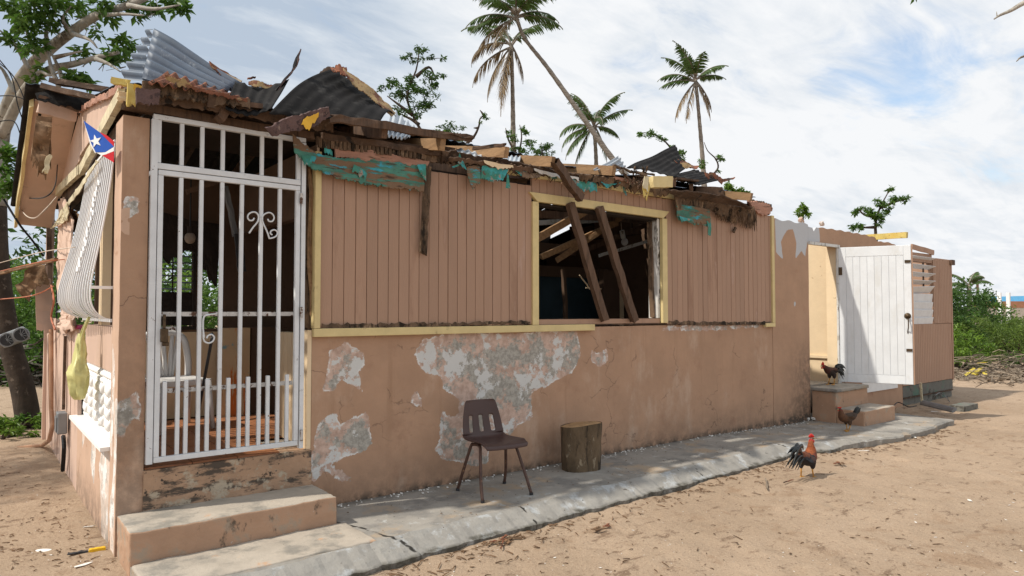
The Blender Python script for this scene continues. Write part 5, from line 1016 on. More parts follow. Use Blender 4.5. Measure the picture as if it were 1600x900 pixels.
part(MB().tube([W(102, 525, X=SX - .03), W(99, 640, X=SX - .03)], 0.014, 6), 'conduit', wood_dark)
q = W(98, 660, X=SX - .05); bx_ = part(MB().box(q.x - .05, q.x + .03, q.y - .09, q.y + .09, q.z - .10, q.z + .10), 'meter_box', metal_grey, bevel=0.01); MB().box(q.x - .06, q.x - .052, q.y - .07, q.y + .07, q.z - .08, q.z + .06).build('cover', metal_grey, bx_, bevel=0.003)
part(MB().tube(curve([W(99, 682, X=SX - .03), W(100, 700, X=SX - .04), W(98, 735, X=SX - .03)], 5), 0.02, 6), 'conduit', cable_black)

# ------------------------------------------------------------------ school chair on the path
ch = thing('school_chair', (3.44, -0.47, 0.0), 'dark brown moulded school chair with three back slots, on the path by the peeling wall', 'chair', rz=R(-97)); ch.scale = (0.97, 0.97, 0.97)
def local(root): return root
def lbuild(mb, name, mat, root, smooth=False, **k):
    o = mb.build(name, mat, None, smooth=smooth, **k); o.parent = root; return o
# shell: one moulded sheet, seat rolling up into the back, three slots cut through the back
prof_c = [(0.235, 0.405), (0.225, 0.432), (0.17, 0.442), (0.05, 0.436), (-0.08, 0.43), (-0.15, 0.437), (-0.19, 0.465), (-0.212, 0.52), (-0.225, 0.57), (-0.238, 0.63), (-0.25, 0.69), (-0.262, 0.745), (-0.266, 0.765)]
wid = [0.195, 0.21, 0.215, 0.215, 0.212, 0.208, 0.205, 0.20, 0.195, 0.185, 0.17, 0.155, 0.135]
pc = curve([(x, 0, z) for x, z in prof_c], 4); wc = interp(wid, len(pc)); nu = 22; vs = []; fs = []
for p_, w_ in zip(pc, wc):
    for j in range(nu + 1):
        t = (j / nu) * 2 - 1; lift = 0.022 * abs(t) ** 3 if p_.z < 0.47 else 0.0; fwd = 0.03 * t * t if p_.z > 0.47 else 0.0
        vs.append((p_.x + fwd, t * w_, p_.z + lift * (1 if p_.x < 0.18 else 0.3)))
n_ = len(pc)
for i in range(n_ - 1):
    for j in range(nu):
        z_ = (pc[i].z + pc[i + 1].z) / 2; slot = 0.485 < z_ < 0.635 and pc[i].x < -0.19 and j in (6, 11, 15) or (0.485 < z_ < 0.635 and pc[i].x < -0.19 and j in (6, 10, 15))
        slot = 0.485 < z_ < 0.63 and pc[i].x < -0.19 and j in (4, 5, 10, 11, 16, 17)
        if not slot: fs.append((i * (nu + 1) + j, i * (nu + 1) + j + 1, (i + 1) * (nu + 1) + j + 1, (i + 1) * (nu + 1) + j))
mb = MB(); mb.add(vs, fs); sh = lbuild(mb, 'seat_shell', brown_plastic, ch, True, solid=0.012)
md = sh.modifiers.new('smooth', 'SUBSURF'); md.levels = 1; md.render_levels = 1
foot = {}
for sx, sy, f in ((-1, -1, (-0.21, -0.235)), (1, -1, (0.235, -0.235)), (-1, 1, (-0.21, 0.235)), (1, 1, (0.235, 0.235))):
    mb = MB(); top = Vector((sx * 0.055, sy * 0.165, 0.415)); mb.tube(curve([(0.0, sy * 0.15, 0.42), top, (sx * 0.085, sy * 0.175, 0.39), (f[0] * .75, f[1] * .93, 0.15), (f[0], f[1], 0.012)], 6), 0.0135, 10)
    l_ = lbuild(mb, 'leg', brown_steel, ch, True); mb = MB(); mb.tube([(f[0], f[1], 0.0), (f[0], f[1], 0.02)], 0.017, 10); c_ = mb.build('foot_cap', dark_metal, None); c_.parent = l_
mb = MB(); mb.tube([(0, -0.16, 0.42), (0, 0.16, 0.42)], 0.012, 8); lbuild(mb, 'cross_tube', brown_steel, ch)

# white plastic chair on the porch
q = W(262, 655, Z=0.47)
wc_ = thing('plastic_chair', (1.44, 1.55, 0.468), 'white plastic garden chair behind the white gate on the tiled porch', 'chair', rz=R(-78))
seat = MB(); seat.frame((0, 0, 0.43), (0.21, 0, -0.006), (0, 0.22, 0), (0, 0, 0.012)); seat.frame((0.205, 0, 0.415), (0.008, 0, 0), (0, 0.22, 0), (0, 0, 0.026)); lbuild(seat, 'seat', white_plastic, wc_, bevel=0.008)
bk = MB(); bk.tube(curve([(-0.20, -0.20, 0.43), (-0.235, -0.21, 0.62), (-0.275, -0.17, 0.80), (-0.29, 0, 0.84), (-0.275, 0.17, 0.80), (-0.235, 0.21, 0.62), (-0.20, 0.20, 0.43)], 6), 0.03, 8); lbuild(bk, 'back_frame', white_plastic, wc_, True)
for y in (-0.14, -0.085, 0.085, 0.14):
    mb = MB(); mb.tube(curve([(-0.20, y * 0.35, 0.44), (-0.23, y * .6, 0.60), (-0.278, y, 0.815)], 5), 0.02, 6, sy=.5); lbuild(mb, 'back_slat', white_plastic, wc_, True)
mb = MB(); mb.tube(curve([(-0.20, 0, 0.44), (-0.235, 0, 0.60), (-0.288, 0, 0.835)], 5), 0.022, 6, sy=.5); lbuild(mb, 'back_slat', white_plastic, wc_, True)
for sx in (-1, 1):
    for sy in (-1, 1):
        mb = MB(); mb.tube([(sx * 0.19, sy * 0.195, 0.425), (sx * 0.235, sy * 0.225, 0.0)], [0.028, 0.02], 8); lbuild(mb, 'leg', white_plastic, wc_, True)

# log seat
lg = thing('log_stump', (4.60, -0.305, 0.0), 'short upright sawn log with mottled bark against the wall', 'log')
vs = []; fs = []; n = 40; hs = np.linspace(0, 0.425, 15)
for k, h in enumerate(hs):
    for i in range(n):
        t = 2 * math.pi * i / n; r_ = 0.175 + 0.02 * math.cos(2 * t + 0.6) + 0.012 * math.cos(3 * t + 2) + 0.006 * noise.noise(Vector((math.cos(t) * 5, math.sin(t) * 5, h * 3))) + 0.006 * noise.noise(Vector((math.cos(t) * 14, math.sin(t) * 14, h * 9))) + 0.012 * (h / .42 - .3)
        zz = h + (0.018 * math.cos(t + 1) * (h / 0.425)); vs.append((r_ * math.cos(t), r_ * math.sin(t), zz))
for k in range(len(hs) - 1):
    for i in range(n): fs.append((k * n + i, k * n + (i + 1) % n, (k + 1) * n + (i + 1) % n, (k + 1) * n + i))
mb = MB(); mb.add(vs, fs); lbuild(mb, 'bark', bark_mat, lg, True)
top = [Vector(v_) for v_ in vs[-n:]]; cvs = []; cfs = []
for s_ in (1.0, 0.85, 0.6, 0.3): cvs += [tuple(Vector((v_.x * s_ * .985, v_.y * s_ * .985, v_.z + (0.004 if s_ < 1 else -0.004) + .006 * noise.noise(v_ * s_ * 9)))) for v_ in top]
for k in range(3):
    for i in range(n): cfs.append((k * n + i, k * n + (i + 1) % n, (k + 1) * n + (i + 1) % n, (k + 1) * n + i))
cfs.append(tuple(3 * n + i for i in range(n))); mb = MB(); mb.add(cvs, cfs); lbuild(mb, 'cut_face', cutwood, lg)

# ------------------------------------------------------------------ chickens
def remeshed(mb, name, voxel, colfn, mat, root, smooth_it=4):
    me = bpy.data.meshes.new(name + '_raw'); me.from_pydata(mb.v, [], mb.f); o = bpy.data.objects.new(name + '_raw', me); COL.objects.link(o)
    r_ = o.modifiers.new('fuse', 'REMESH'); r_.mode = 'VOXEL'; r_.voxel_size = voxel
    s_ = o.modifiers.new('smooth', 'SMOOTH'); s_.iterations = smooth_it; s_.factor = 0.5
    dg = bpy.context.evaluated_depsgraph_get(); m2 = bpy.data.meshes.new_from_object(o.evaluated_get(dg)); m2.name = name
    bpy.data.objects.remove(o); bpy.data.meshes.remove(me)
    while m2.materials: m2.materials.pop()
    co = np.empty(len(m2.vertices) * 3, np.float32); m2.vertices.foreach_get('co', co); co = co.reshape(-1, 3)
    a = m2.color_attributes.new('Col', 'FLOAT_COLOR', 'POINT'); a.data.foreach_set('color', np.array([(*colfn(Vector(c_) + noise.noise_vector(Vector(c_) * 45) * .028), 1) for c_ in co], np.float32).ravel())
    m2.polygons.foreach_set('use_smooth', [True] * len(m2.polygons)); x = bpy.data.objects.new(name, m2); COL.objects.link(x); m2.materials.append(mat); x.parent = root; return x
def chicken(name, loc, rz, sc, label, spine, radii, legs, tail, colfn, comb=0.03, cat='chicken', sickle=True, group=None, headdir=(1, 0, 0.0)):
    root = thing(name, loc, label, cat, group, rz); root.scale = (sc, sc, sc)
    b_ = MB(); b_.tube(curve(spine, 5), interp(radii, (len(spine) - 1) * 5 + 1), 14, sy=0.86)
    for (hip, knee, ank, ft) in legs: b_.tube(curve([hip, knee, ank], 4), interp([0.042, 0.03, 0.013], 9), 10)
    body = remeshed(b_, 'body', 0.0075, colfn, feathers, root)
    hd = Vector(spine[-1]); fw = Vector(headdir).normalized()
    mb = MB(); mb.tube([hd + fw * 0.02, hd + fw * 0.055 + Vector((0, 0, -.006))], [0.013, 0.002], 8); lbuild(mb, 'beak', beak_mat, root, True)
    mb = MB()
    for k in range(5):
        u = k / 4; c_ = hd + fw * (0.026 - 0.055 * u) + Vector((0, 0, 0.022)); mb.tube([c_, c_ + Vector((0, 0, comb * (0.7 + 0.6 * math.sin(u * 3)))) - fw * 0.006], [0.010, 0.003], 6)
    mb.frame(hd + Vector((0, 0, 0.024)), fw * 0.032, Vector((-fw.y, fw.x, 0)) * 0.004, (0, 0, 0.010)); lbuild(mb, 'comb', comb_red, root, True)
    for s_ in (-1, 1):
        c_ = hd + fw * 0.02 + Vector((-fw.y, fw.x, 0)) * 0.011 * s_ + Vector((0, 0, -0.018)); mb = MB(); mb.tube([c_, c_ + Vector((0, 0, -comb * .9))], [0.009, 0.006], 6); lbuild(mb, 'wattle', comb_red, root, True)
        c_ = hd + fw * 0.010 + Vector((-fw.y, fw.x, 0)) * 0.024 * s_ + Vector((0, 0, 0.006)); mb = blob(0.005, 0.005, 0.005, 6, 4); e_ = lbuild(mb, 'eye', dark_metal, root); e_.location = c_
    for (hip, knee, ank, ft) in legs:
        ft = Vector(ft); ank = Vector(ank); mb = MB(); mb.tube([ank + (ank - ft) * .12, ank, ft + Vector((0, 0, .012))], [0.009, 0.0085, 0.0075], 8)
        for a in (-0.5, 0, 0.5, math.pi): L = 0.05 if a != math.pi else 0.025; mb.tube([ft + Vector((0, 0, .012)), ft + Vector((L * .6 * math.cos(a), L * .6 * math.sin(a), .009)), ft + Vector((L * math.cos(a), L * math.sin(a), 0.003))], [0.007, 0.006, 0.003], 6)
        lbuild(mb, 'leg', leg_yellow, root, True)
    rr_ = random.Random(5)
    for (base, dirs, L, w_, droop) in tail:
        b0 = Vector(base); d0 = Vector(dirs).normalized(); side = d0.cross(Vector((0, 1, 0.15))).normalized(); pts = []; 
        for k in range(9): u = k / 8; pts.append(b0 + d0 * L * u + Vector((-0.25 * droop * u * u * L * 2, 0, -droop * u * u * L)))
        vs = []; fs = []
        for k, p_ in enumerate(pts):
            u = k / 8; hw_ = w_ * (math.sin(min(1, u * 1.6 + .25) * math.pi / 2)) * (1 - max(0, u - .7) / .3 * .85); dd = (pts[min(k + 1, 8)] - pts[max(k - 1, 0)]).normalized(); nn = dd.cross(Vector((0, 1, 0))).normalized()
            vs += [p_ + nn * hw_, p_ + Vector((0, 0.004, 0)), p_ - nn * hw_, p_ + Vector((0, -0.004, 0))]
        for k in range(8):
            for i in range(4): fs.append((k * 4 + i, k * 4 + (i + 1) % 4, (k + 1) * 4 + (i + 1) % 4, (k + 1) * 4 + i))
        mb = MB(); mb.add(vs, fs); lbuild(mb, 'tail_feather', black_feather, root, True)
    for s_ in (-1, 1):   # folded wings
        mb = MB(); wp = Vector(spine[2]) + Vector((0.0, s_ * radii[2] * 0.80, 0.01)); tp = Vector(spine[1]) + Vector((-0.03, s_ * radii[1] * .75, 0.0)); mb.tube(curve([wp + Vector((.06, -s_ * .012, .01)), wp, (wp + tp) / 2 + Vector((0, s_ * .006, -.015)), tp], 4), interp([0.015, 0.05, 0.045, 0.01], 13), 10, sy=0.35)
        lbuild(mb, 'wing', feathers, root, True, attrs={'Col': [(*colfn(Vector(v_) + Vector((0, s_ * 9, 0))), 1) for v_ in mb.v]})
    return root
def col_rooster(p):
    if p.y > 5 or p.y < -5: return (0.05, 0.018, 0.012) if p.x > -0.04 else (0.012, 0.012, 0.016)
    if p.z > 0.405: return (0.42, 0.03, 0.02)
    if p.z > 0.27 and p.x > 0.0: return (0.30, 0.075, 0.018)
    if p.x > 0.05 and p.z > 0.2: return (0.17, 0.035, 0.014)
    if p.x < -0.02 and p.z > 0.25: return (0.18, 0.05, 0.016)
    return (0.018, 0.014, 0.016)
tail_r = [((-0.13, y, 0.275 + 0.012 * k), (-0.75 + .12 * k, y * 1.5, 0.85 - .05 * k + .2), 0.25 + 0.03 * (k % 3), 0.028, 0.55 + 0.18 * k) for k, y in enumerate((-0.02, 0.02, -0.012, 0.012, 0.0, -0.026, 0.026))] + [((-0.13, y, 0.24), (-1, y * 3, -0.1), 0.14, 0.018, 0.6) for y in (-.035, -.015, .015, .035)] + [((-0.135, y, 0.26), (-1, y * 2, 0.5), 0.20, 0.02, 0.9) for y in (-.03, 0, .03)]
q = W(1261, 746, Z=-0.115)
chicken('rooster', (q.x, q.y, -0.118), R(2), 0.86, 'red-necked black rooster standing upright on the sand beside the path edge', [(-0.16, 0, 0.255), (-0.09, 0, 0.235), (0.0, 0, 0.215), (0.075, 0, 0.235), (0.105, 0, 0.30), (0.10, 0, 0.36), (0.115, 0, 0.41), (0.122, 0, 0.425)], [0.025, 0.07, 0.088, 0.082, 0.056, 0.034, 0.027, 0.02],
        [((-0.02, 0.05, 0.19), (-0.025, 0.052, 0.14), (-0.035, 0.05, 0.10), (-0.03, 0.055, 0.0)), ((0.03, -0.05, 0.19), (0.035, -0.05, 0.13), (0.03, -0.048, 0.10), (0.05, -0.05, 0.0))], tail_r, col_rooster, comb=0.03, headdir=(0.9, -0.4, 0.05))
def col_rooster2(p):
    if p.x > 0.215: return (0.34, 0.025, 0.02)
    if p.x > 0.10: return (0.07, 0.018, 0.010)
    if p.z > 0.265: return (0.09, 0.03, 0.014)
    return (0.03, 0.016, 0.012)
q = W(1290, 599, Z=0.435)
tail_b = [((-0.13, y, 0.27), (-0.62 + .1 * k, y * 1.5, 1.0), 0.24 + .02 * (k % 3), 0.032, 0.75 + 0.14 * k) for k, y in enumerate((-0.02, 0.02, -0.012, 0.012, 0.0, -.02, .02, 0))] + [((-0.14, y, 0.25), (-1, y, 0.2), 0.12, 0.02, 0.9) for y in (-.03, 0, .03)]
chicken('rooster', (9.90, -0.10, 0.432), R(180 - 8), 0.84, 'dark rooster with arched black tail standing in the open doorway', [(-0.15, 0, 0.255), (-0.09, 0, 0.245), (0.0, 0, 0.235), (0.085, 0, 0.255), (0.15, 0, 0.295), (0.195, 0, 0.325), (0.225, 0, 0.338), (0.24, 0, 0.34)], [0.025, 0.062, 0.078, 0.07, 0.046, 0.034, 0.028, 0.02],
        [((-0.01, 0.04, 0.19), (-0.015, 0.042, 0.14), (-0.02, 0.04, 0.11), (0.0, 0.045, 0.0)), ((0.0, -0.04, 0.19), (0.0, -0.04, 0.14), (-0.005, -0.04, 0.11), (0.02, -0.045, 0.0))], tail_b, col_rooster2, comb=0.04)
def col_hen(p):
    if p.z > 0.335 and p.x > 0.1: return (0.17, 0.045, 0.025)
    if p.x > 0.06: return (0.13, 0.055, 0.022)
    if p.z > 0.25: return (0.06, 0.035, 0.02)
    return (0.09, 0.045, 0.02)
q = W(1325, 674, Z=-0.05)
tail_h = [((-0.12, y, 0.265), (-0.8 + .1 * k, y * 1.5, 0.8), 0.15, 0.034, 0.05) for k, y in enumerate((-0.024, 0.024, -0.012, 0.012, 0.0))]
chicken('hen', (q.x, q.y, -0.048), R(180 - 25), 0.80, 'brown hen with short dark tail walking in front of the rear steps', [(-0.16, 0, 0.27), (-0.10, 0, 0.245), (0.0, 0, 0.215), (0.085, 0, 0.225), (0.12, 0, 0.28), (0.13, 0, 0.335), (0.145, 0, 0.355), (0.155, 0, 0.36)], [0.03, 0.068, 0.088, 0.08, 0.05, 0.032, 0.027, 0.02],
        [((0.0, 0.045, 0.18), (0.0, 0.047, 0.13), (-0.01, 0.045, 0.10), (0.03, 0.045, 0.0)), ((0.0, -0.045, 0.18), (0.0, -0.047, 0.13), (-0.01, -0.045, 0.10), (-0.02, -0.045, 0.0))], tail_h, col_hen, comb=0.010)

# ------------------------------------------------------------------ small things on and by the house
# bag hanging from the parapet end
bt = W(131, 520, X=0.66); bm = W(125, 600, X=0.62)
bag = thing('plastic_bag', (0.66, bm.y, 0.0), 'pale yellow plastic bag with contents hanging beside the white ornamental block', 'bag')
bp = W(122, 617, X=0.64); vs = []; fs = []; n = 24; rows = [(0.30, 0.02), (0.24, 0.045), (0.18, 0.05), (0.10, 0.055), (0.03, 0.085), (0.0, 0.105), (-0.05, 0.085), (-0.10, 0.075), (-0.15, 0.07), (-0.18, 0.05), (-0.185, 0.01)]
rows = [(a, b_) for a, b_ in zip(interp([r_[0] for r_ in rows], 26), interp([r_[1] for r_ in rows], 26))]
cz = W(125, 585, X=0.64)
for k, (h, r_) in enumerate(rows):
    for i in range(n):
        t = 2 * math.pi * i / n; c_ = Vector((math.cos(t), math.sin(t), 0)); rr_ = r_ * (1 + 0.5 * noise.noise(Vector((c_.x * 1.6, c_.y * 1.6, h * 7))) + 0.42 * noise.noise(Vector((c_.x * 4, c_.y * 4, h * 9))) + 0.16 * math.sin(t * 8 + h * 14) + .12 * noise.noise(Vector((c_.x * 11, c_.y * 11, h * 30))))
        vs.append((cz.x + c_.x * rr_ * 0.7, cz.y + c_.y * rr_ * 1.0, cz.z + h * 1.0))
for k in range(len(rows) - 1):
    for i in range(n): fs.append((k * n + i, k * n + (i + 1) % n, (k + 1) * n + (i + 1) % n, (k + 1) * n + i))
fs.append(tuple((len(rows) - 1) * n + i for i in range(n - 1, -1, -1)))
mb = MB(); mb.add(vs, fs); o = mb.build('body', bag_mat, bag, smooth=True)
for dy_ in (-.03, .04): mb = MB(); mb.tube(curve([(cz.x, cz.y + dy_, cz.z + .15), (cz.x + .01, cz.y + dy_ * 1.3, cz.z + .30), (cz.x + .05, cz.y + dy_ * .3, cz.z + .42)], 5), [0.02] * 5 + [0.014] * 6, 8, sy=0.4); mb.build('handle', bag_mat, bag, smooth=True)
o = MB(); q = W(112, 598, X=0.58); 
# pink packet on the parapet end
q = W(127, 511, X=0.80); o = MB(); o.frame(q, (0.05, 0, 0), (0, 0.16, 0), (0, 0, 0.02)); tag(o.build('cloth_bundle', M('pink_cloth', (0.62, 0.12, 0.28), 0.2, 9), None, bevel=0.012), 'small pink bundle lying on the parapet under the grille', 'cloth')
# flag hanging from the corner
fl = thing('flag', (0.70, 0.3, 2.6), 'small flag with blue triangle, white star and red and white stripes at the corner', 'flag')
def FP(px, py): return W(px, py, Y=0.02 + (178 - px) * 0.006)
def fpatch(pts, name, mat, par, off=0.0):
    mb = MB(); c_ = [FP(*p_) + Vector((0, -off, 0)) for p_ in pts]; n_ = len(c_); mb.add(c_, [tuple(range(n_))]); return mb.build(name, mat, par, solid=0.003)
tri = fpatch([(131, 189), (156, 207), (178, 229), (164, 238), (150, 238), (143, 224)], 'blue_field', flag_blue, fl)
fpatch([(156, 206.5), (166, 211), (178, 221), (178, 228.5)], 'red_stripe', flag_red, fl); fpatch([(151, 238.5), (164, 238.5), (178, 230), (178, 236), (166, 241), (159, 243)], 'white_stripe', flag_white, fl); fpatch([(160, 243), (166, 241.5), (178, 236.5), (178, 254)], 'red_stripe', flag_red, fl)
fpatch([(131, 188), (131.5, 191), (143, 225), (150, 239), (148.5, 239), (141, 225)], 'white_hem', flag_white, fl)
st = []
for k in range(10):
    t = math.pi / 2 + 0.25 + k * math.pi / 5; r_ = 10.5 if k % 2 == 0 else 4.2; st.append((149.5 + r_ * math.cos(t) * .9, 221 - r_ * math.sin(t)))
so_ = MB(); cs = [FP(*p_) + Vector((0, -.008, 0)) for p_ in st]; ctr = sum(cs, Vector()) / 10; so_.add(cs + [ctr], [(k, (k + 1) % 10, 10) for k in range(10)]); so_.build('star', flag_white, tri, solid=0.003)
# machete with yellow handle
a = W(104, 866, Z=-0.055); b_ = W(138, 861, Z=-0.055); c_ = W(166, 856, Z=-0.055); tl = thing('machete', tuple(b_), 'short rusty blade with yellow handle lying on the sand by the house corner', 'tool')
MB().rough_beam(a, b_, 0.03, 0.010, seed=3, jag=1).build('blade', dark_metal, tl); MB().rough_beam(b_, c_, 0.032, 0.024, seed=4, amp=.002).build('handle', tool_yellow, tl, bevel=0.004)
# scraps near the machete
for i, (px, py, s_, z_) in enumerate(((65, 855, 0.045, -.06), (128, 882, 0.05, -.06), (140, 822, 0.03, -.06), (1428, 683, 0.06, -.12), (1515, 781, 0.035, -.115), (1462, 643, 0.05, -.04), (1350, 704, 0.05, -.045))):
    q = W(px, py, Z=z_ + .008); q.z = max(ground_z(q.x, q.y) + .006, q.z if z_ > -.055 else -9); mb = MB(); r_ = random.Random(i); ns = 9; el_ = 0.35 if i != 0 else 0.7; rot_ = r_.uniform(0, 3)
    pts = [Vector((math.cos(2 * math.pi * k / ns) * s_ * 1.3 * r_.uniform(.7, 1.1), math.sin(2 * math.pi * k / ns) * s_ * el_ * r_.uniform(.7, 1.1), r_.uniform(-.003, .003))) for k in range(ns)]
    pts = [Matrix.Rotation(rot_, 3, 'Z') @ p_ + q for p_ in pts]; mb.add(pts, [tuple(range(ns))])
    lab = ['cream scrap lying on the sand left of the yellow-handled blade', 'thin white scrap below the yellow-handled blade', 'small white scrap near the house corner', 'thin white scrap on the sand below the raised path end', 'white scrap alone on the open sand at the right', 'white scrap on the path end by the grey gutter', 'white flake on the path near the brown hen'][i]
    tag(mb.build('paint_scrap', white_scrap, None, solid=0.002), lab, 'scrap')
# cane hooked on the gate inside
cn = MB(); cn.tube(curve([W(330, 520, Y=0.45), W(333, 527, Y=.45), W(330, 535, Y=.45), W(318, 600, Y=0.6), W(309, 650, Y=0.75)], 6), 0.012, 8); tag(cn.build('walking_stick', dark_metal, None, smooth=True), 'dark stick leaning inside the porch behind the gate', 'stick')
# leaning timbers in the window, hanging stick, splintered rafter
def leaning(name, a, b_, w_, h_, mat, lab, seed, cat='timber', amp=.004, jag=.3): tag(MB().rough_beam(a, b_, w_, h_, seed=seed, jag=jag, amp=amp, seg=12).build(name, mat, None), lab, cat)
leaning('leaning_timber', W(945, 502, Y=-0.055), W(890, 315, Y=-0.07), 0.055, 0.085, wood_brown, 'left brown timber leaning across the broken window, reaching above the frame', 1)
leaning('leaning_timber', W(992, 503, Y=-0.06), W(935, 322, Y=-0.07), 0.055, 0.085, wood_brown, 'right brown timber leaning across the broken window from the middle of the frame', 2)
leaning('splintered_timber', W(862, 246, Y=-0.30), W(911, 316, Y=-0.16), 0.06, 0.085, wood_brown, 'dark splintered timber hanging from the eave above the window', 3, jag=2.2, amp=.006)
leaning('hanging_stick', W(669, 256, Y=-0.10), W(660, 402, Y=-0.07), 0.035, 0.06, wood_rot, 'thin weathered stick hanging down over the salmon boards below the teal fascia', 4, 'stick', .006, 1.2)
pb = thing('broken_board', tuple(W(465, 188, Y=-0.30)), 'dark broken board with a yellow paint patch sticking out over the gate', 'board')
strip('plank', P_([(415, 200), (450, 184), (512, 167)], -0.34), P_([(424, 212), (450, 207), (495, 196), (514, 180)], -0.32), wood_purple, pb, nx=36, nz_=6, jag=0.012, jagtop=0.008, thick=0.03, seed=5)
strip('paint_patch', P_([(474, 187), (486, 180), (498, 177)], -0.365), P_([(470, 194), (482, 203), (497, 184)], -0.355), paint_yellow, pb, nx=14, nz_=5, jag=0.02, jagtop=.01, thick=0.003, seed=6)
# bulb in the room, bulb socket in the porch
q = W(976, 378, Y=1.6); lb = thing('ceiling_bulb', tuple(q), 'white bulb hanging under the broken rafters inside the window', 'lamp')
blob(0.05, 0.05, 0.055, 14, 10).build('globe', white_plastic, lb, smooth=True).location += q; MB().tube([q + Vector((-.06, 0, .16)), q + Vector((-.02, 0, .05))], [0.04, 0.035], 10).build('socket', old_white, lb); MB().tube([q + Vector((-.06, 0, .16)), q + Vector((-.1, 0, .5))], 0.006, 6).build('cord', cable_pale, lb)
q = W(297, 372, Y=1.2); lb = thing('ceiling_bulb', tuple(q), 'dusty round bulb hanging in the dark porch behind the gate', 'lamp')
blob(0.045, 0.045, 0.05, 14, 10).build('globe', M('dusty_glass', (0.25, 0.2, 0.16)), lb, smooth=True).location += q; MB().tube([q + Vector((0, 0, .04)), q + Vector((0, 0, .10))], 0.025, 10).build('socket', inner_dark, lb); MB().tube([q + Vector((0, 0, .1)), q + Vector((0, 0, .5))], 0.006, 6).build('cord', cable_black, lb)
# mattress in the room
mt = MB(); q = W(845, 480, Y=1.2); mt.frame((4.75, 1.15, 1.05), (0.36, 0, 0), (0, 0.14, 0.02), (0, -0.06, 0.55)); tag(mt.build('mattress', M('grey_mattress', (0.22, 0.23, 0.22), 0.2, 7, bump=.6, bscale=8), None, bevel=0.05), 'grey mattress standing inside the dark room at the left of the window', 'mattress')
# gutter, block and bits at the path end
a = W(1441, 629, Z=-0.0); b_ = W(1491, 641, Z=-0.02); tag(MB().tube([a, b_], 0.055, 10, sy=.5).build('gutter_pipe', metal_grey, None), 'grey metal gutter length lying on the path end by the annex', 'pipe')
a = W(1438, 598, Y=-0.15); b_ = W(1441, 628, Y=-0.15); tag(MB().rough_beam(a, b_, 0.03, 0.03, seed=2).build('thin_stake', rag_cloth, None), 'thin pale stick standing upright against the annex base', 'stick')
a = W(1494, 639, Z=-0.09); b_ = W(1517, 634, Z=-0.09); tag(MB().rough_beam(a, b_, 0.22, 0.10, seed=3).build('concrete_block', block_grey, None), 'flat grey block lying beyond the path end', 'block')
tag(MB().tube(curve([W(x, y, Z=0.0) for x, y in ((1392, 640), (1402, 629), (1412, 632), (1420, 636), (1432, 634))], 5), 0.008, 6).build('black_hose', cable_black, None), 'thin black cable lying on the path beside the rear steps', 'cable')
tag(MB().tube(curve([W(x, y, Z=z_) for x, y, z_ in ((1456, 625, -.05), (1462, 617, .05), (1470, 614, .08), (1478, 620, .03), (1484, 628, -.06))], 5), 0.007, 6).build('bent_wire', metal_grey, None), 'bent grey wire loop by the foot of the annex', 'wire')
rb = MB()
for k in range(60):
    q = W(random.uniform(1245, 1275), random.uniform(645, 656), Z=-0.03); s_ = random.uniform(.008, .03); rb.frame(q + Vector((0, 0, s_ * .5)), (s_, random.uniform(-.01, .01), 0), (0, s_ * random.uniform(.5, 1), .003), (0, .003, s_ * .6))
tag(rb.build('plaster_rubble', white_scrap, None), 'pile of crumbled plaster in the corner beside the rear steps', 'rubble', kind='stuff')

# ------------------------------------------------------------------ leaning tree at the left with lamps and cords
def leafy(pts_clusters, size, mat, name, root, seed=1, flat=0.35, shape=0.42, per=None):
    """leaf blades spread through clusters [(centre, radius, count)]"""
    r_ = np.random.default_rng(seed); vs = []; fs = []; rn = []
    for c_, rad, n_ in pts_clusters:
        d = r_.normal(size=(n_, 3)); d /= np.linalg.norm(d, axis=1)[:, None]; rr_ = rad * r_.random(n_) ** 0.5; pos = np.array(c_) + d * rr_[:, None] * np.array([1, 1, 0.8]); cv = r_.uniform(-.22, .22)
        for p_ in pos:
            L = size * r_.uniform(.6, 1.3); ax = r_.normal(size=3); ax[2] = ax[2] * .6 - .25; ax /= np.linalg.norm(ax); up_ = r_.normal(size=3) * .6 + np.array([0, 0, 1.0]); sd_ = np.cross(ax, up_); sd_ /= max(np.linalg.norm(sd_), 1e-6); nn = np.cross(sd_, ax)
            b0 = len(vs); w_ = L * shape * .5; vs += [tuple(p_), tuple(p_ + ax * L * .5 + sd_ * w_ + nn * L * .06), tuple(p_ + ax * L - nn * L * .12), tuple(p_ + ax * L * .5 - sd_ * w_ + nn * L * .06)]
            fs += [(b0, b0 + 1, b0 + 2), (b0, b0 + 2, b0 + 3)]; v_ = float(np.clip(.45 + cv + r_.uniform(-.35, .35), 0, 1)); rn += [v_] * 4
    mb = MB(); mb.v = vs; mb.f = fs; mb.m = [0] * len(fs); return mb.build(name, mat, root, attrs={'rnd': rn})
def DP(px, py, d): return W(px, py, D=d)
def limb(mb, pts, r0, r1, n=5, seg=5): c_ = curve(pts, seg); mb.tube(c_, interp([r0, (r0 + r1) / 2, r1], len(c_)), n)
TD = 9.2
lt = thing('leafy_tree', tuple(W(47, 672, Z=-0.1)), 'pale-barked tree leaning over the left of the house with sparse leaf bunches', 'tree')
base = W(47, 675, Z=-0.14); dT = (base - CAM).dot(FW)
mb = MB(); tp = [base, DP(36, 610, dT), DP(18, 545, dT), DP(6, 480, dT), DP(-2, 400, dT), DP(-4, 320, dT)]
limb(mb, tp, 0.155, 0.11, 12, 6); mb.build('lower_trunk', dark_bark, lt, smooth=True)  # shade put into the bark colour: darker than the sunlit limbs above
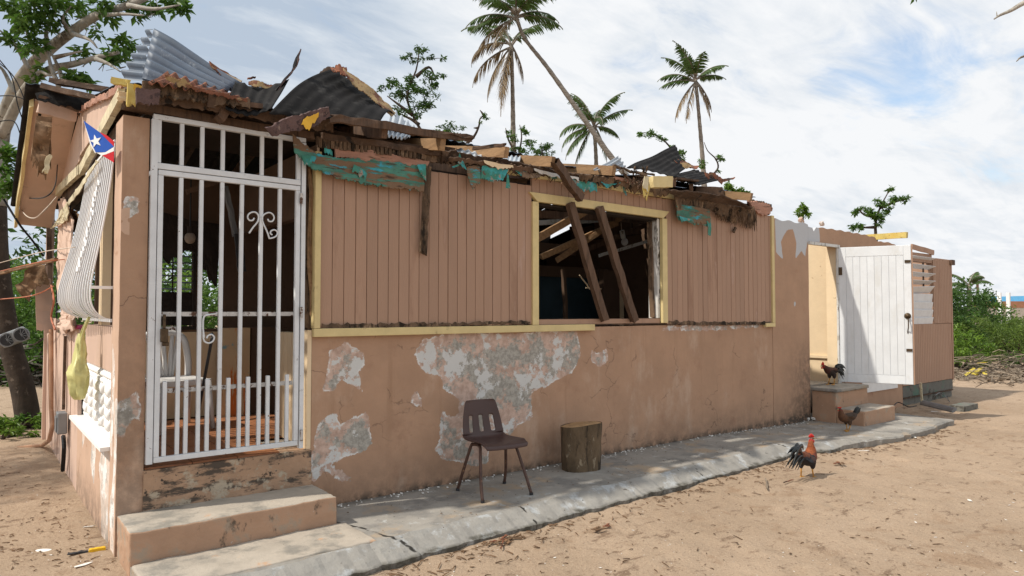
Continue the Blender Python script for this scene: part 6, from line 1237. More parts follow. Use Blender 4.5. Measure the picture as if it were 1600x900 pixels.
mb = MB(); limb(mb, [DP(-4, 322, dT), DP(-2, 260, dT), DP(4, 200, dT), DP(22, 145, dT - .2), DP(45, 108, dT - .4), DP(78, 76, dT - .6), DP(112, 50, dT - .8), DP(152, 24, dT - 1), DP(200, 8, dT - 1.2), DP(262, -18, dT - 1.4)], 0.118, 0.03, 10, 5)
limb(mb, [DP(2, 215, dT), DP(28, 160, dT - .3), DP(50, 128, dT - .5), DP(80, 108, dT - .7), DP(115, 100, dT - .9), DP(150, 90, dT - 1.1), DP(185, 82, dT - 1.3)], 0.075, 0.02, 8, 5)
for a in ([(45, 108), (30, 80), (12, 58), (-10, 40)], [(60, 92), (45, 60), (40, 30), (32, -5)], [(78, 76), (72, 50), (85, 20), (95, -8)], [(100, 130), (92, 108), (84, 90), (76, 76)], [(92, 135), (80, 105), (74, 78), (70, 60)], [(112, 50), (98, 30), (112, 8)], [(112, 52), (140, 62), (152, 75)], [(150, 92), (170, 100), (188, 112)], [(152, 24), (190, 22), (225, 24)], [(200, 8), (240, 14), (280, 8)], [(50, 128), (62, 112), (78, 118), (95, 112)], [(22, 145), (5, 110), (-12, 95)], [(85, 90), (110, 84), (128, 80)]): limb(mb, [DP(x, y, dT - .6 - .004 * x) for x, y in a], 0.03, 0.008, 6, 4)
rr_ = random.Random(3)
for k in range(60):
    x, y = rr_.choice([(30, 60), (60, 40), (90, 60), (130, 40), (180, 15), (220, 10), (60, 20), (100, 20), (170, 95), (120, 108)]); x += rr_.uniform(-20, 20); y += rr_.uniform(-15, 15); limb(mb, [DP(x, y, dT - .9), DP(x + rr_.uniform(-12, 12), y + rr_.uniform(-12, 4), dT - .9), DP(x + rr_.uniform(-22, 22), y + rr_.uniform(-22, 12), dT - 1)], 0.008, 0.003, 4, 3)
limb(mb, [DP(-4, 322, dT), DP(-120, 250, dT), (-2.0, 4.9, 4.2), (-3.4, 4.4, 4.9)], 0.08, 0.03, 7, 5)
mb.build('limbs', tree_bark, lt, smooth=True)
cl = [(Vector((-3.2 + dx_, 4.3 + dy_, 4.6 + dz_)), .55, 190) for dx_, dy_, dz_ in ((0, 0, 0), (-.8, .3, .8), (.5, -.5, -.3), (-.4, -.9, .3), (.4, .7, .1), (-1.2, -.4, 1.3), (-1.5, .6, 1.6), (.9, .1, -.6), (-.2, 1.2, .4))]
for (x, y, r_, n_) in [(-40, -30, 50, 300), (-110, 0, 55, 300), (-60, 60, 40, 200), (-150, 80, 50, 260), (-200, -20, 60, 300), (-90, 150, 40, 160), (-30, -110, 50, 260), (60, -70, 45, 240), (150, -60, 40, 200), (-160, -120, 60, 260), (20, 10, 22, 120), (55, 8, 26, 150), (85, 5, 20, 100), (120, 8, 22, 130), (160, 6, 18, 80), (205, 6, 16, 90), (240, 12, 14, 80), (283, 12, 13, 90), (265, 2, 12, 60), (50, 45, 18, 80), (72, 35, 18, 70), (30, 35, 14, 50), (20, 62, 12, 40), (8, 60, 10, 30), (58, 70, 14, 60), (45, 78, 10, 40), (190, 64, 13, 60), (205, 74, 13, 70), (180, 80, 10, 40), (172, 92, 12, 55), (195, 90, 10, 40), (130, 82, 12, 50), (150, 50, 9, 25), (110, 118, 14, 60), (128, 122, 13, 60), (135, 128, 8, 20), (170, 28, 12, 40), (215, 24, 10, 30), (100, 35, 13, 40), (140, 25, 10, 25)]: cl.append((DP(x, y, dT - 1 + rr_.uniform(-.3, .3)), r_ / 1067 * dT * 0.9, int(n_ * .85)))
leafy(cl, 0.115, leaf_mid, 'crown', lt, 3); leafy([(DP(58, 118, dT - .8), .07, 40), (DP(48, 128, dT - .8), .06, 30), (DP(62, 105, dT - .8), .05, 25), (DP(170, 88, dT - 1), .08, 40), (DP(40, 35, dT - 1), .1, 50), (DP(75, 15, dT - 1), .1, 40)], 0.10, leaf_light, 'crown', lt, 5)
# twin round lamps on the trunk
hq = W(22, 527, D=dT - 0.35); hl = thing('twin_floodlight', tuple(hq), 'grey housing with two round lamps fixed to the leaning tree trunk', 'floodlight')
ax_ = (W(40, 518, D=dT - .3) - W(0, 533, D=dT - .3)).normalized(); f_ = (CAM - hq).normalized(); u_ = f_.cross(ax_).normalized()
if u_.z < 0: u_ = -u_
MB().frame(hq, ax_ * 0.19, f_ * 0.05, u_ * 0.095).build('housing', metal_grey, hl, bevel=0.03)
for s_ in (-1, 1):
    c_ = hq + ax_ * 0.098 * s_ + f_ * 0.052; MB().tube([c_, c_ + f_ * 0.03], [0.097, 0.092], 20).build('rim', metal_grey, hl, smooth=False); l_ = MB(); l_.tube([c_ + f_ * .031, c_ + f_ * .035], [0.078, 0.074], 20); l_ = l_.build('lens', dark_metal, hl)
    for a in range(5): d_ = ax_ * math.cos(a * .63) + u_ * math.sin(a * .63); MB().beam(c_ + f_ * .038 - d_ * .07, c_ + f_ * .038 + d_ * .07, 0.006, 0.004).build('grill_wire', metal_grey, l_)
# cords and wires
def cord(name, pts, r_, mat, lab, cat='cord'): tag(MB().tube(curve(pts, 8), r_, 6).build(name, mat, None, smooth=True), lab, cat)
cord('orange_cord', [W(-5, 425, D=8.2), W(60, 410, X=.5), W(104, 405, X=SX - .03)], 0.005, cable_orange, 'upper pale orange cord stretched from the left to the house side')
cord('orange_cord', [W(-5, 468, D=8.2), W(50, 462, X=.5), W(84, 447, X=SX - .05)], 0.006, cable_orange, 'lower orange cord tied to the broken side boards')
cord('pale_cord', [W(-5, 412, D=8.0), W(60, 395, X=.45), W(118, 386, X=SX - .12)], 0.004, cable_pale, 'pale cord running to the white window grille')
cord('pale_cord', [W(20, 300, X=.5), W(35, 330, X=.45), W(52, 341, X=.45), W(70, 328, X=.5), W(88, 308, X=.66)], 0.006, cable_pale, 'sagging pale cord under the roof overhang')
leaning('bamboo_pole', W(-10, 429, D=8.0), W(88, 405, X=SX - .05), 0.035, 0.035, brown_rag, 'brown pole lying level between the tree and the house side', 6, 'pole')
cord('orange_cord', [W(80, 445, X=SX - .06), W(84, 470, X=SX - .07), W(80, 495, X=SX - .06), W(86, 515, X=SX - .06)], 0.010, cable_orange, 'tangled orange cord hanging down the broken house side')
for i, pts in enumerate(([(-5, 88), (18, 120), (28, 165), (42, 205)], [(-5, 95), (20, 118), (36, 150), (43, 176)], [(-5, 150), (20, 150), (40, 158), (52, 185)], [(-5, 190), (22, 190), (35, 220)])): cord('power_cable', [W(x, y, D=7.5) for x, y in pts], 0.006, cable_black, ['longest black cable curving down past the pale tree trunk', 'black cable running beside the longest cable at the top left', 'black cable drooping across the trunk to the roof overhang', 'lowest short black cable in front of the tree'][i], 'cable')
cord('power_cable', [W(45, 310, X=.5), W(70, 308, X=.5), W(86, 290, X=.6), W(90, 255, X=.7)], 0.006, cable_black, 'black cable looped under the pink soffit', 'cable')
cord('power_cable', [W(5, 310, D=8), W(30, 350, D=8), W(50, 375, D=8.2), W(68, 400, D=8.4)], 0.012, cable_black, 'thick black cable slanting down behind the house side', 'cable')

# ------------------------------------------------------------------ palms
def frond(mbL, mbR, base, az, elev, L, droop, rn, seed, width=0.80, n=52, wilt=0.5):
    r_ = random.Random(seed); d = Vector((math.cos(az) * math.cos(elev), math.sin(az) * math.cos(elev), math.sin(elev))); pts = []; p_ = Vector(base); step_ = L / 16; e_ = elev
    for k in range(17):
        pts.append(p_.copy()); e_ -= droop / 16 * (0.5 + k / 11); p_ += Vector((math.cos(az) * math.cos(e_), math.sin(az) * math.cos(e_), math.sin(e_))) * step_
    mbR.tube(pts, interp([0.05, 0.03, 0.012], 17), 4)
    for k in range(n):
        u = 0.14 + 0.86 * k / n; c_ = lerp_poly(pts, u); t_ = (lerp_poly(pts, min(1, u + .03)) - lerp_poly(pts, u - .03)).normalized(); sd_ = t_.cross(Vector((0, 0, 1)))
        sd_ = sd_.normalized() if sd_.length > .05 else Vector((-math.sin(az), math.cos(az), 0)); ll = width * L / 3.2 * (math.sin(min(1, u * 1.15) * math.pi) ** .55 * .9 + .12) * r_.uniform(.75, 1.1)
        for s_ in (-1, 1):
            if r_.random() < .12 + .25 * (wilt > .65): continue
            dd = (sd_ * s_ * .8 + t_ * 0.62 + Vector((0, 0, -wilt * r_.uniform(.6, 1.3)))).normalized(); w_ = t_ * 0.030; m_ = c_ + dd * ll * .55; e2 = c_ + dd * ll + Vector((0, 0, -wilt * .35 * ll)); b0 = len(mbL.v)
            mbL.v += [tuple(c_ - w_ * .7), tuple(c_ + w_ * .7), tuple(m_ + w_), tuple(e2), tuple(m_ - w_)]; mbL.f += [(b0, b0 + 1, b0 + 2, b0 + 4), (b0 + 4, b0 + 2, b0 + 3)]; mbL.m += [0, 0]; v_ = min(1, max(0, .45 + rn + r_.uniform(-.2, .2))); mbL.rn += [v_] * 5
def palm(label, trunk_pts, r0, r1, fronds, seed=1, dead=(), group='coconut palms behind the house', coconuts=0):
    root = thing('coconut_palm', tuple(trunk_pts[0]), label, 'palm tree', group); mb = MB(); c_ = curve(trunk_pts, 8); mb.tube(c_, [r * (1 + .06 * ((k % 2) * 2 - 1)) for k, r in enumerate(interp([r0 * 1.3, r0, (r0 + r1) / 2, r1, r1], len(c_)))], 9); mb.build('trunk', palm_bark, root, smooth=True)
    top = Vector(trunk_pts[-1])
    for nm, lst, mt in (('crown', fronds, leaf_palm), ('dead_fronds', dead, leaf_dry)):
        if not lst: continue
        L_ = MB(); L_.rn = []; R_ = MB()
        for k, (az, el, L, dr, wl) in enumerate(lst): frond(L_, R_, top + Vector((0, 0, -.1 + .02 * k)), R(az), R(el), L, dr, random.uniform(-.2, .2), seed * 50 + k, wilt=wl)
        L_.build(nm, mt, root, attrs={'rnd': L_.rn}); R_.build('ribs', leaf_dry if 0 else palm_bark, root)
    return root
# screen-right azimuth is -38 deg, screen-left 142 deg, away 52 deg, towards 232 deg
PD = 30
palm('tall upright palm with dead brown fronds behind the roof', [DP(803, 300, PD), DP(802, 230, PD), DP(801, 150, PD), DP(799, 70, PD)], 0.13, 0.085,
     [(142, 55, 2.6, 1.3, .4), (-38, 60, 2.6, 1.4, .4), (90, 70, 2.4, 1.1, .4), (10, 65, 2.4, 1.2, .4)], 1, dead=[(130, -15, 2.6, 1.0, .7), (150, -50, 2.8, .6, .9), (200, -60, 3.0, .5, .9), (100, -65, 2.6, .4, .9), (-20, -55, 1.8, .6, .9), (170, -75, 3.3, .2, .9), (142, 15, 2.4, 1.6, .6)])
palm('tall palm with a long trunk leaning left across the sky', [DP(1010, 310, 28), DP(960, 252, 28), DP(905, 175, 28), DP(855, 105, 28), DP(820, 60, 28), DP(806, 25, 28)], 0.115, 0.075,
     [(142, 20, 2.3, 1.1, .45), (150, 5, 2.2, 1.0, .5), (-38, 12, 2.1, .9, .5), (-30, 30, 2.0, 1.2, .45), (-60, 50, 2.3, 1.2, .45), (160, 50, 2.4, 1.3, .45), (90, 60, 2.4, 1.2, .4), (232, 45, 2.4, 1.3, .4), (270, 35, 2.3, 1.2, .4), (190, 25, 2.4, 1.2, .5), (60, 40, 2.3, 1.2, .4), (20, 55, 2.3, 1.2, .4), (120, 70, 2.5, 1.2, .4)], 2, dead=[(140, -20, 2.3, .8, .8), (180, -35, 2.2, .7, .8)])
palm('low green palm between the leaning trunk and the loose tin', [DP(932, 330, 34), DP(932, 285, 34), DP(931, 240, 34), DP(928, 198, 34)], 0.12, 0.09,
     [(142, 30, 2.2, 1.7, .55), (150, 0, 2.3, 1.3, .6), (160, -25, 2.4, .8, .6), (-38, 45, 2.2, .7, .5), (-30, 10, 1.6, 1.2, .6), (100, 75, 2.5, .7, .5), (170, 65, 2.4, .9, .5), (-60, 70, 2.3, .9, .5), (200, 40, 2.2, 1.4, .5), (150, -55, 2.6, .4, .7), (-70, -60, 2.2, .4, .7), (30, 60, 2.2, 1.0, .5), (240, 20, 2.0, 1.4, .5)], 3)
palm('green palm swept by wind on a slim trunk at the right', [DP(1101, 300, 34), DP(1098, 250, 34), DP(1093, 190, 34), DP(1087, 125, 34)], 0.12, 0.085,
     [(142, 35, 2.1, 1.2, .5), (146, 10, 2.0, .8, .5), (135, 60, 2.2, .8, .45), (100, 80, 2.2, .6, .4), (-38, 50, 1.9, .9, .5), (-30, 30, 1.7, .9, .5), (160, 75, 2.3, .7, .4), (60, 65, 2.0, .9, .5), (232, 55, 2.0, 1.1, .5), (200, 45, 2.1, 1.1, .5)], 4, dead=[(150, -45, 2.4, .6, .8), (170, -65, 2.3, .3, .9), (-60, -60, 2.2, .4, .9), (-30, -45, 1.8, .6, .8)])

# ------------------------------------------------------------------ small trees showing above the roof
def feathery(label, D, stem, clusters, size=0.16, seed=1, mat=leaf_mid, group='small trees showing above the walls', r0=0.05, name='small_tree', shape=0.4, twigs=True, bark=dark_bark):
    root = thing(name, tuple(DP(*stem[0][0], D)), label, 'tree', group); mb = MB(); rg = random.Random(seed)
    for pts in stem: limb(mb, [DP(x, y, D) for x, y in pts], r0, r0 * .25, 6, 4)
    cl = []
    for (x, y, rpx, n_) in clusters:
        for k in range(max(1, n_ // 22)):
            xx = x + rg.gauss(0, rpx * .5); yy = y + rg.gauss(0, rpx * .42); dd = D + rg.uniform(-1, 1) * rpx * D / 1067; c_ = DP(xx, yy, dd); cl.append((c_, rpx * .34 * D / 1067 + .02, 30))
            if twigs and k % 2 == 0: limb(mb, [DP(x, y, D), DP((x + xx) / 2, (y + yy) / 2 - 1, D), c_], r0 * .22, r0 * .08, 4, 2)
    mb.build('trunk', bark, root, smooth=True); leafy(cl, size * .72, mat, "crown", root, seed, shape=shape); return root
feathery('feathery green tree rising behind the peeled black tin', 20, [[(690, 260), (672, 225), (650, 190), (636, 150), (650, 110), (655, 80)], [(660, 210), (690, 225), (720, 228)], [(645, 180), (625, 165), (605, 150)], [(655, 195), (640, 185), (615, 175)], [(650, 120), (670, 105), (680, 120)], [(672, 225), (640, 205), (625, 195)]],
         [(640, 88, 14, 150), (658, 78, 10, 90), (677, 92, 9, 80), (672, 120, 14, 180), (640, 125, 16, 230), (612, 128, 12, 130), (660, 145, 18, 280), (630, 152, 18, 300), (600, 136, 9, 70), (672, 165, 14, 140), (648, 172, 18, 240), (690, 118, 6, 40), (622, 175, 12, 110), (682, 135, 8, 70), (700, 205, 14, 160), (720, 208, 8, 60)], 0.15, 11, leaf_dark, r0=.06)
feathery('bright green bush low behind the front roof edge', 16, [[(720, 250), (705, 225), (690, 205)]], [(690, 210, 14, 260), (706, 216, 14, 220), (678, 214, 10, 120), (715, 228, 10, 120)], 0.12, 12, leaf_light, name='green_bush')
feathery('bare curved twig with small leaf tuft above the roof', 17, [[(725, 228), (740, 214), (748, 198), (750, 186), (758, 178)], [(748, 200), (740, 200)], [(756, 180), (750, 172)]], [(756, 180, 5, 66), (750, 190, 4, 22), (762, 184, 3, 22)], 0.09, 13, leaf_mid, r0=.04, twigs=False)
feathery('leafy sapling at the foot of the upright palm', 22, [[(812, 280), (810, 250), (815, 215), (812, 195)], [(810, 245), (795, 220), (790, 200)]], [(818, 205, 8, 110), (826, 222, 10, 150), (800, 215, 8, 90), (815, 238, 10, 130), (795, 205, 5, 50), (835, 240, 6, 60), (803, 232, 8, 66)], 0.14, 14, leaf_mid)
feathery('small leafy shrub right of the upright palm', 21, [[(850, 280), (848, 245), (845, 225)]], [(848, 232, 10, 150), (858, 228, 8, 100), (838, 238, 8, 90), (850, 245, 9, 100), (862, 238, 4, 30)], 0.14, 15, leaf_dark)
feathery('green branch tip reaching left above the dark tin', 18, [[(1080, 262), (1055, 240), (1040, 222), (1022, 210), (1000, 207)]], [(1002, 207, 6, 88), (1016, 210, 8, 130), (1030, 216, 7, 110), (1060, 238, 8, 110), (1068, 250, 6, 66), (1052, 232, 5, 44)], 0.11, 16, leaf_mid, r0=.035)
feathery('thin twisted branch beside the slim palm', 18, [[(1112, 275), (1122, 262), (1118, 248), (1106, 236), (1100, 222)], [(1118, 250), (1128, 243)]], [(1126, 245, 5, 66), (1131, 248, 4, 44), (1092, 252, 8, 66), (1096, 262, 6, 44), (1118, 266, 5, 30)], 0.11, 17, leaf_mid, r0=.03)
feathery('fresh green growth behind the end of the roof', 15, [[(1150, 330), (1145, 300), (1140, 292)]], [(1140, 294, 8, 180), (1155, 299, 8, 150), (1165, 300, 6, 88), (1135, 300, 5, 66)], 0.12, 18, leaf_light)
feathery('small bright sapling above the grey patch of the wall', 18, [[(1255, 370), (1255, 345), (1256, 325)]], [(1256, 323, 5, 110), (1250, 332, 7, 150), (1260, 334, 6, 110)], 0.13, 19, leaf_light, r0=.03)
feathery('spreading green shrub above the rear room wall', 20, [[(1370, 390), (1368, 350), (1375, 325), (1388, 300)], [(1370, 340), (1350, 335), (1340, 325)], [(1375, 325), (1400, 315), (1415, 312)], [(1368, 355), (1340, 356)]], [(1388, 298, 6, 80), (1376, 318, 10, 150), (1395, 310, 9, 130), (1412, 311, 7, 90), (1350, 328, 10, 150), (1365, 335, 12, 190), (1385, 328, 10, 130), (1338, 330, 6, 66), (1340, 354, 8, 110), (1330, 354, 5, 44), (1375, 348, 10, 110)], 0.15, 20, leaf_mid, r0=.05)

# ------------------------------------------------------------------ right background
def shrub(label, c_, rx, rz_, n_, mat, size, seed, name='shrub', group='bushes at the edge of the yard', cat='bush', stems=6, shape=.4):
    root = thing(name, (c_[0], c_[1], -0.12), label, cat, group); rg = random.Random(seed); mb = MB(); cl = []
    for k in range(n_ // 40):
        t = rg.uniform(0, 6.28); u = rg.random() ** .5; h = rg.random(); w_ = math.sin(min(1, .25 + .8 * (1 - abs(h - .45))) * 1.5) ; cl.append((Vector((c_[0] + math.cos(t) * rx * u * w_, c_[1] + math.sin(t) * rx * u * w_, -.05 + h * rz_ * (1 - .35 * u * u))), .10 * rz_ + .05 * rx, 40))
    for k in range(stems): e_ = rg.choice(cl)[0]; limb(mb, [Vector((c_[0] + rg.uniform(-.1, .1) * rx, c_[1] + rg.uniform(-.1, .1) * rx, -.14)), Vector(((c_[0] + e_.x) / 2, (c_[1] + e_.y) / 2, e_.z * .6)), e_], 0.03, 0.01, 5, 3)
    mb.build('stems', dark_bark, root); leafy(cl, size, mat, 'foliage', root, seed, shape=shape); return root
def GPT(px, D): q = DP(px, 487, D); return (q.x, q.y)
shrub('tall dark green bush rising behind the right end of the annex', GPT(1508, 27), 1.4, 2.9, 4200, leaf_dark, 0.17, 31)
shrub('dark bush spreading right towards the far blue roof', GPT(1540, 30), 1.3, 2.4, 3000, leaf_mid, 0.17, 32)
shrub('dark green bush close behind the annex corner', GPT(1488, 24), 0.9, 2.3, 2200, leaf_dark, 0.16, 40)
shrub('light green shrub beside the annex corner', GPT(1500, 19), 0.8, 1.15, 2000, leaf_light, 0.12, 33)
shrub('yellow-green feathery shrub in the middle of the thicket', GPT(1545, 23), 1.2, 1.5, 3000, leaf_weed, 0.13, 34, shape=.22)
shrub('pale green shrub at the right edge before the far wall', GPT(1588, 22), 1.0, 1.4, 2600, leaf_weed, 0.13, 35, shape=.22)
shrub('low green shrub behind the dead fronds at the right edge', GPT(1600, 19.5), 0.5, 0.5, 900, leaf_mid, 0.10, 36)
shrub('tall shrub behind the thicket below the blue roof', GPT(1566, 30), 1.1, 1.3, 1800, leaf_mid, 0.15, 37)
shrub('green shrub at the far right edge', GPT(1650, 25), 2.0, 1.7, 2600, leaf_weed, 0.15, 38)
pq = DP(1512, 470, 34); palm('far palm top showing over the dark bushes', [DP(1515, 500, 34), DP(1515, 470, 34), DP(1514, 445, 34)], 0.14, 0.10, [(142, 30, 1.5, 1.2, .5), (-38, 40, 1.3, 1.2, .5), (110, 60, 1.3, 1.0, .5), (160, 10, 1.4, 1.0, .5), (232, 50, 1.3, 1.2, .5), (-10, 65, 1.2, 1.0, .5)], 9, group='palms at the right')
leaning('far_post', DP(1528, 470, 36), DP(1527, 428, 36), 0.12, 0.12, wood_brown, 'thin dark post standing among the far bushes', 6, 'post')
FD = 42
w0 = DP(1520, 487, FD); w1 = DP(1720, 487, FD)
fw_ = thing('boundary_wall', tuple((w0.x, w0.y, -.1)), 'grey block wall with brown top course beyond the bushes', 'wall'); dirw = (w1 - w0).normalized(); 
def seg_box(a, b_, z0, z1, th, name, mat, par, dz=0): mb = MB(); m_ = (a + b_) / 2; d_ = (b_ - a); mb.frame((m_.x, m_.y, (z0 + z1) / 2), d_ / 2, Vector((-d_.y, d_.x, 0)).normalized() * th / 2, (0, 0, (z1 - z0) / 2)); return mb.build(name, mat, par)
seg_box(w0, w1, -.15, 1.75, .15, 'block_course', far_block, fw_); seg_box(w0, w1, 1.752, 2.15, .17, 'brown_course', brown_wall, fw_)
for px in (1562, 1576): q = DP(px, 487, FD - 1); tag(MB().box(q.x - .09, q.x + .09, q.y - .09, q.y + .09, -.12, 2.65).build('gate_post', white_pole, None), 'white gate post %s by the far wall' % ('on the left' if px == 1562 else 'on the right, nearer the blue roof'), 'post')
fb_ = thing('blue_building', tuple(DP(1640, 487, 55)), 'low bright blue building far behind the wall at the right', 'building'); a = DP(1577, 487, 55); b_ = DP(1720, 487, 55)
seg_box(a, b_, -.2, 2.2, 4, 'wall', far_block, fb_); seg_box(a, b_, 2.2, 2.75, 4.6, 'roof', blue_roof, fb_)
# dead frond heap
dh = thing('frond_heap', tuple(W(1540, 588, Z=-.1)), 'heap of dry brown palm fronds on the sand at the right', 'debris'); rg = random.Random(9); mb = MB(); c0 = W(1575, 585, Z=-.1); mp = MB()
for k in range(300):
    t = rg.uniform(0, 6.28); c_ = c0 + Vector((rg.gauss(0, 1.5), rg.gauss(0, .9), 0)); hgt = max(.02, .62 - .3 * ((c_ - c0).length / 1.3) ** 1.4) * rg.random(); c_.z = -.1 + hgt; L = rg.uniform(.25, .8); d_ = Vector((math.cos(t), math.sin(t), rg.uniform(-.35, .3))); (mb if k % 3 else mp).tube([c_ - d_ * L * .5, c_ + Vector((0, 0, .05)), c_ + d_ * L * .5], [.012, .010, .004], 4, sy=.4)
tag(mb.build('dry_stalks', dry_frond, dh), kind='stuff'); tag(mp.build('bleached_stalks', pale_frond, dh), kind='stuff'); mb = MB()
for (x0, y0, x1, y1) in ((1522, 575, 1500, 594), (1530, 578, 1517, 596), (1534, 574, 1520, 585), (1526, 568, 1540, 566), (1538, 580, 1539, 586)): mb.rough_beam(W(x0, y0, D=17.5), W(x1, y1, D=17.0), .09, .012, seed=x0, jag=2)
mb.build('yellow_leaves', yellow_frond, dh)
lw_ = MB()
for k in range(900):
    q = W(rg.uniform(1484, 1640), rg.uniform(572, 594), Z=-.11) + Vector((rg.gauss(0, .5), rg.gauss(0, .5), 0)); s_ = rg.uniform(.02, .09); t = rg.uniform(0, 3.14); lw_.frame(q + Vector((0, 0, .015)), (s_ * math.cos(t), s_ * math.sin(t), rg.uniform(-.02, .02)), (-s_ * .35 * math.sin(t), s_ * .35 * math.cos(t), rg.uniform(-.02, .02)), (0, 0, .006))
tag(lw_.build('leaf_litter', pale_frond, None), 'scattered dry leaf litter in front of the bushes', 'litter', kind='stuff')
# distant tree belt all round the horizon behind the yard
def belt(label, px0, px1, D, h0, h1, n_, mat, size, seed):
    rg = random.Random(seed); cl = []
    for k in range(n_):
        q = DP(rg.uniform(px0, px1), 487, D * rg.uniform(.9, 1.15)); cl.append((Vector((q.x, q.y, rg.uniform(-.2, h0 + (h1 - h0) * (.5 + .5 * noise.noise(Vector((q.x * .15, q.y * .15, seed))))))), 0.7, 26))
    o = leafy(cl, size, mat, 'distant_trees', None, seed); tag(o, label, 'trees', kind='stuff')
belt('line of distant trees far off at the right', 1380, 2300, 75, 1.2, 2.6, 320, leaf_dark, .5, 51)
belt('dark belt of trees behind the yard at the left', -500, 330, 26, 1.5, 7.0, 520, leaf_dark, .35, 52)
belt('green trees seen through the house from behind', 180, 1000, 24, 1.0, 3.0, 260, leaf_mid, .3, 53)
# left background: brush heaps and weeds
bh = thing('brush_heap', tuple(W(40, 605, Z=-.1)), 'grey heap of cut branches behind the leaning tree at the left', 'debris'); mb = MB(); mp = MB(); rg = random.Random(4)
for k in range(420):
    q = W(rg.uniform(-120, 84), 603, Z=-.1); q += Vector((0, rg.uniform(-.3, 3.0), 0)); q.z = rg.random() ** 1.5 * 1.0 - .1; t = rg.uniform(0, 6.28); L = rg.uniform(.3, 1.4); d_ = Vector((math.cos(t), math.sin(t), rg.uniform(-.3, .35))); (mb if k % 3 else mp).tube([q - d_ * L * .5, q + Vector((0, 0, rg.uniform(-.06, .1))), q + d_ * L * .5], [.03, .02, .008], 4)
tag(mb.build('dark_branches', dark_bark, bh), kind='stuff'); tag(mp.build('pale_branches', tree_bark, bh), kind='stuff')
leafy([(W(rg.uniform(-60, 84), rg.uniform(565, 600), Z=-.05) + Vector((0, rg.uniform(0, 1), rg.uniform(0, .4))), .18, 26) for k in range(26)], .12, leaf_mid, 'sprouts', bh, 7)
def GXY(px, py): q = W(px, py, Z=-.1); return (q.x, q.y)
shrub('low green weed sprawling at the foot of the leaning tree', GXY(28, 680), 0.55, 0.22, 900, leaf_light, 0.075, 61, group='weeds at the left', cat='weed')
shrub('green weed clump left of the tree foot at the photo edge', GXY(4, 690), 0.35, 0.18, 500, leaf_light, 0.07, 62, group='weeds at the left', cat='weed')
shrub('green weed behind the tree trunk near the house side', GXY(58, 672), 0.3, 0.2, 300, leaf_mid, 0.07, 66, group='weeds at the left', cat='weed')
shrub('tall leafy shrub behind the left house side', GPT(70, 16), 1.2, 2.6, 2600, leaf_mid, 0.14, 63, group='bushes behind the left side')
shrub('dense shrub at the left photo edge behind the tree', GPT(5, 15), 1.3, 2.6, 2600, leaf_mid, 0.14, 64, group='bushes behind the left side')
shrub('light green shrub seen under the roof overhang', GPT(40, 18), 1.0, 3.2, 2200, leaf_light, 0.14, 65, group='bushes behind the left side')
shrub('shrub behind the house seen through the porch louvres', (2.6, 8.5), 1.1, 2.6, 2400, leaf_light, 0.13, 67, group='bushes behind the house')
shrub('bush behind the house seen through the porch gap', (4.0, 8.0), 1.0, 2.5, 2200, leaf_mid, 0.13, 68, group='bushes behind the house')
shrub('hanging foliage at the left edge beside the pale trunk', GPT(-6, 8.6), 0.32, 1.0, 10, leaf_mid, 0.10, 69) if False else None
leafy([(DP(x, y, 8.0), .10, 40) for x, y in ((8, 235), (16, 245), (6, 262), (20, 268), (10, 290), (4, 300), (15, 240), (24, 285))], .11, leaf_mid, 'crown', lt, 21)
# bare twigs at the top right come from a tree beside the yard
q0 = DP(1900, 420, 7); bt_ = thing('bare_tree', (q0.x, q0.y, -.12), 'bare pale twigs reaching in at the top right corner', 'tree'); mb = MB()
limb(mb, [(q0.x, q0.y, -.15), (q0.x, q0.y, 2), DP(1880, 100, 7), DP(1800, -20, 7)], 0.12, 0.04, 8, 5); limb(mb, [DP(1880, 100, 7), DP(1760, 20, 7), DP(1680, -30, 7), DP(1640, -12, 7), DP(1601, 4, 7), DP(1580, 16, 7), DP(1562, 24, 7), DP(1553, 30, 7)], 0.05, 0.006, 6, 5); limb(mb, [DP(1558, 26, 7), DP(1557, 18, 7)], .006, .003, 5, 3)
limb(mb, [DP(1880, 100, 7), DP(1700, 60, 7), DP(1605, 86, 7), DP(1588, 96, 7)], 0.03, 0.004, 6, 4); limb(mb, [DP(1680, -30, 7), DP(1540, -40, 7), DP(1430, -15, 7)], .03, .006, 6, 4); mb.build('limbs', tree_bark, bt_, smooth=True); leafy([(DP(1426, -6, 7), .03, 8)], .07, leaf_dark, 'crown', bt_, 2)

# ------------------------------------------------------------------ litter on the sand
lt_ = MB(); rg = random.Random(77)
def scatter(n_, x0, x1, y0, y1, smin, smax, mat, name, lab, seed, twig=0.3):
    rg = random.Random(seed); mb = MB()
    for k in range(n_):
        px = rg.uniform(x0, x1); py = y0 + (y1 - y0) * rg.random() ** .8; q = W(px, py, Z=-.11)
        if q.y > outer_y(min(11, max(.8, q.x))) - .02 and .8 < q.x < 11.2 or (0.7 < q.x < 13.6 and q.y > -.02): continue
        q.z = ground_z(q.x, q.y) + .004; s_ = rg.uniform(smin, smax) * (1 if rg.random() < .8 else 2); t = rg.uniform(0, 6.28); ca, sa = math.cos(t), math.sin(t)
        if rg.random() < twig: mb.tube([q - Vector((ca, sa, 0)) * s_ * 2, q + Vector((0, 0, .004)), q + Vector((ca, sa, .1)) * s_ * 2], [.0035, .003, .002], 4)
        else: mb.add([q + Vector((ca, sa, rg.uniform(0, .4))) * s_, q + Vector((-sa, ca, .1)) * s_ * .5, q - Vector((ca, sa, 0)) * s_, q + Vector((sa, -ca, rg.uniform(0, .4))) * s_ * .5], [(0, 1, 2), (0, 2, 3)])
    tag(mb.build(name, mat, None), lab, 'litter', kind='stuff')
scatter(600, 330, 1620, 640, 905, .004, .012, dry_leaf, 'leaf_litter', 'small dry leaves and twigs scattered over the sand', 1)
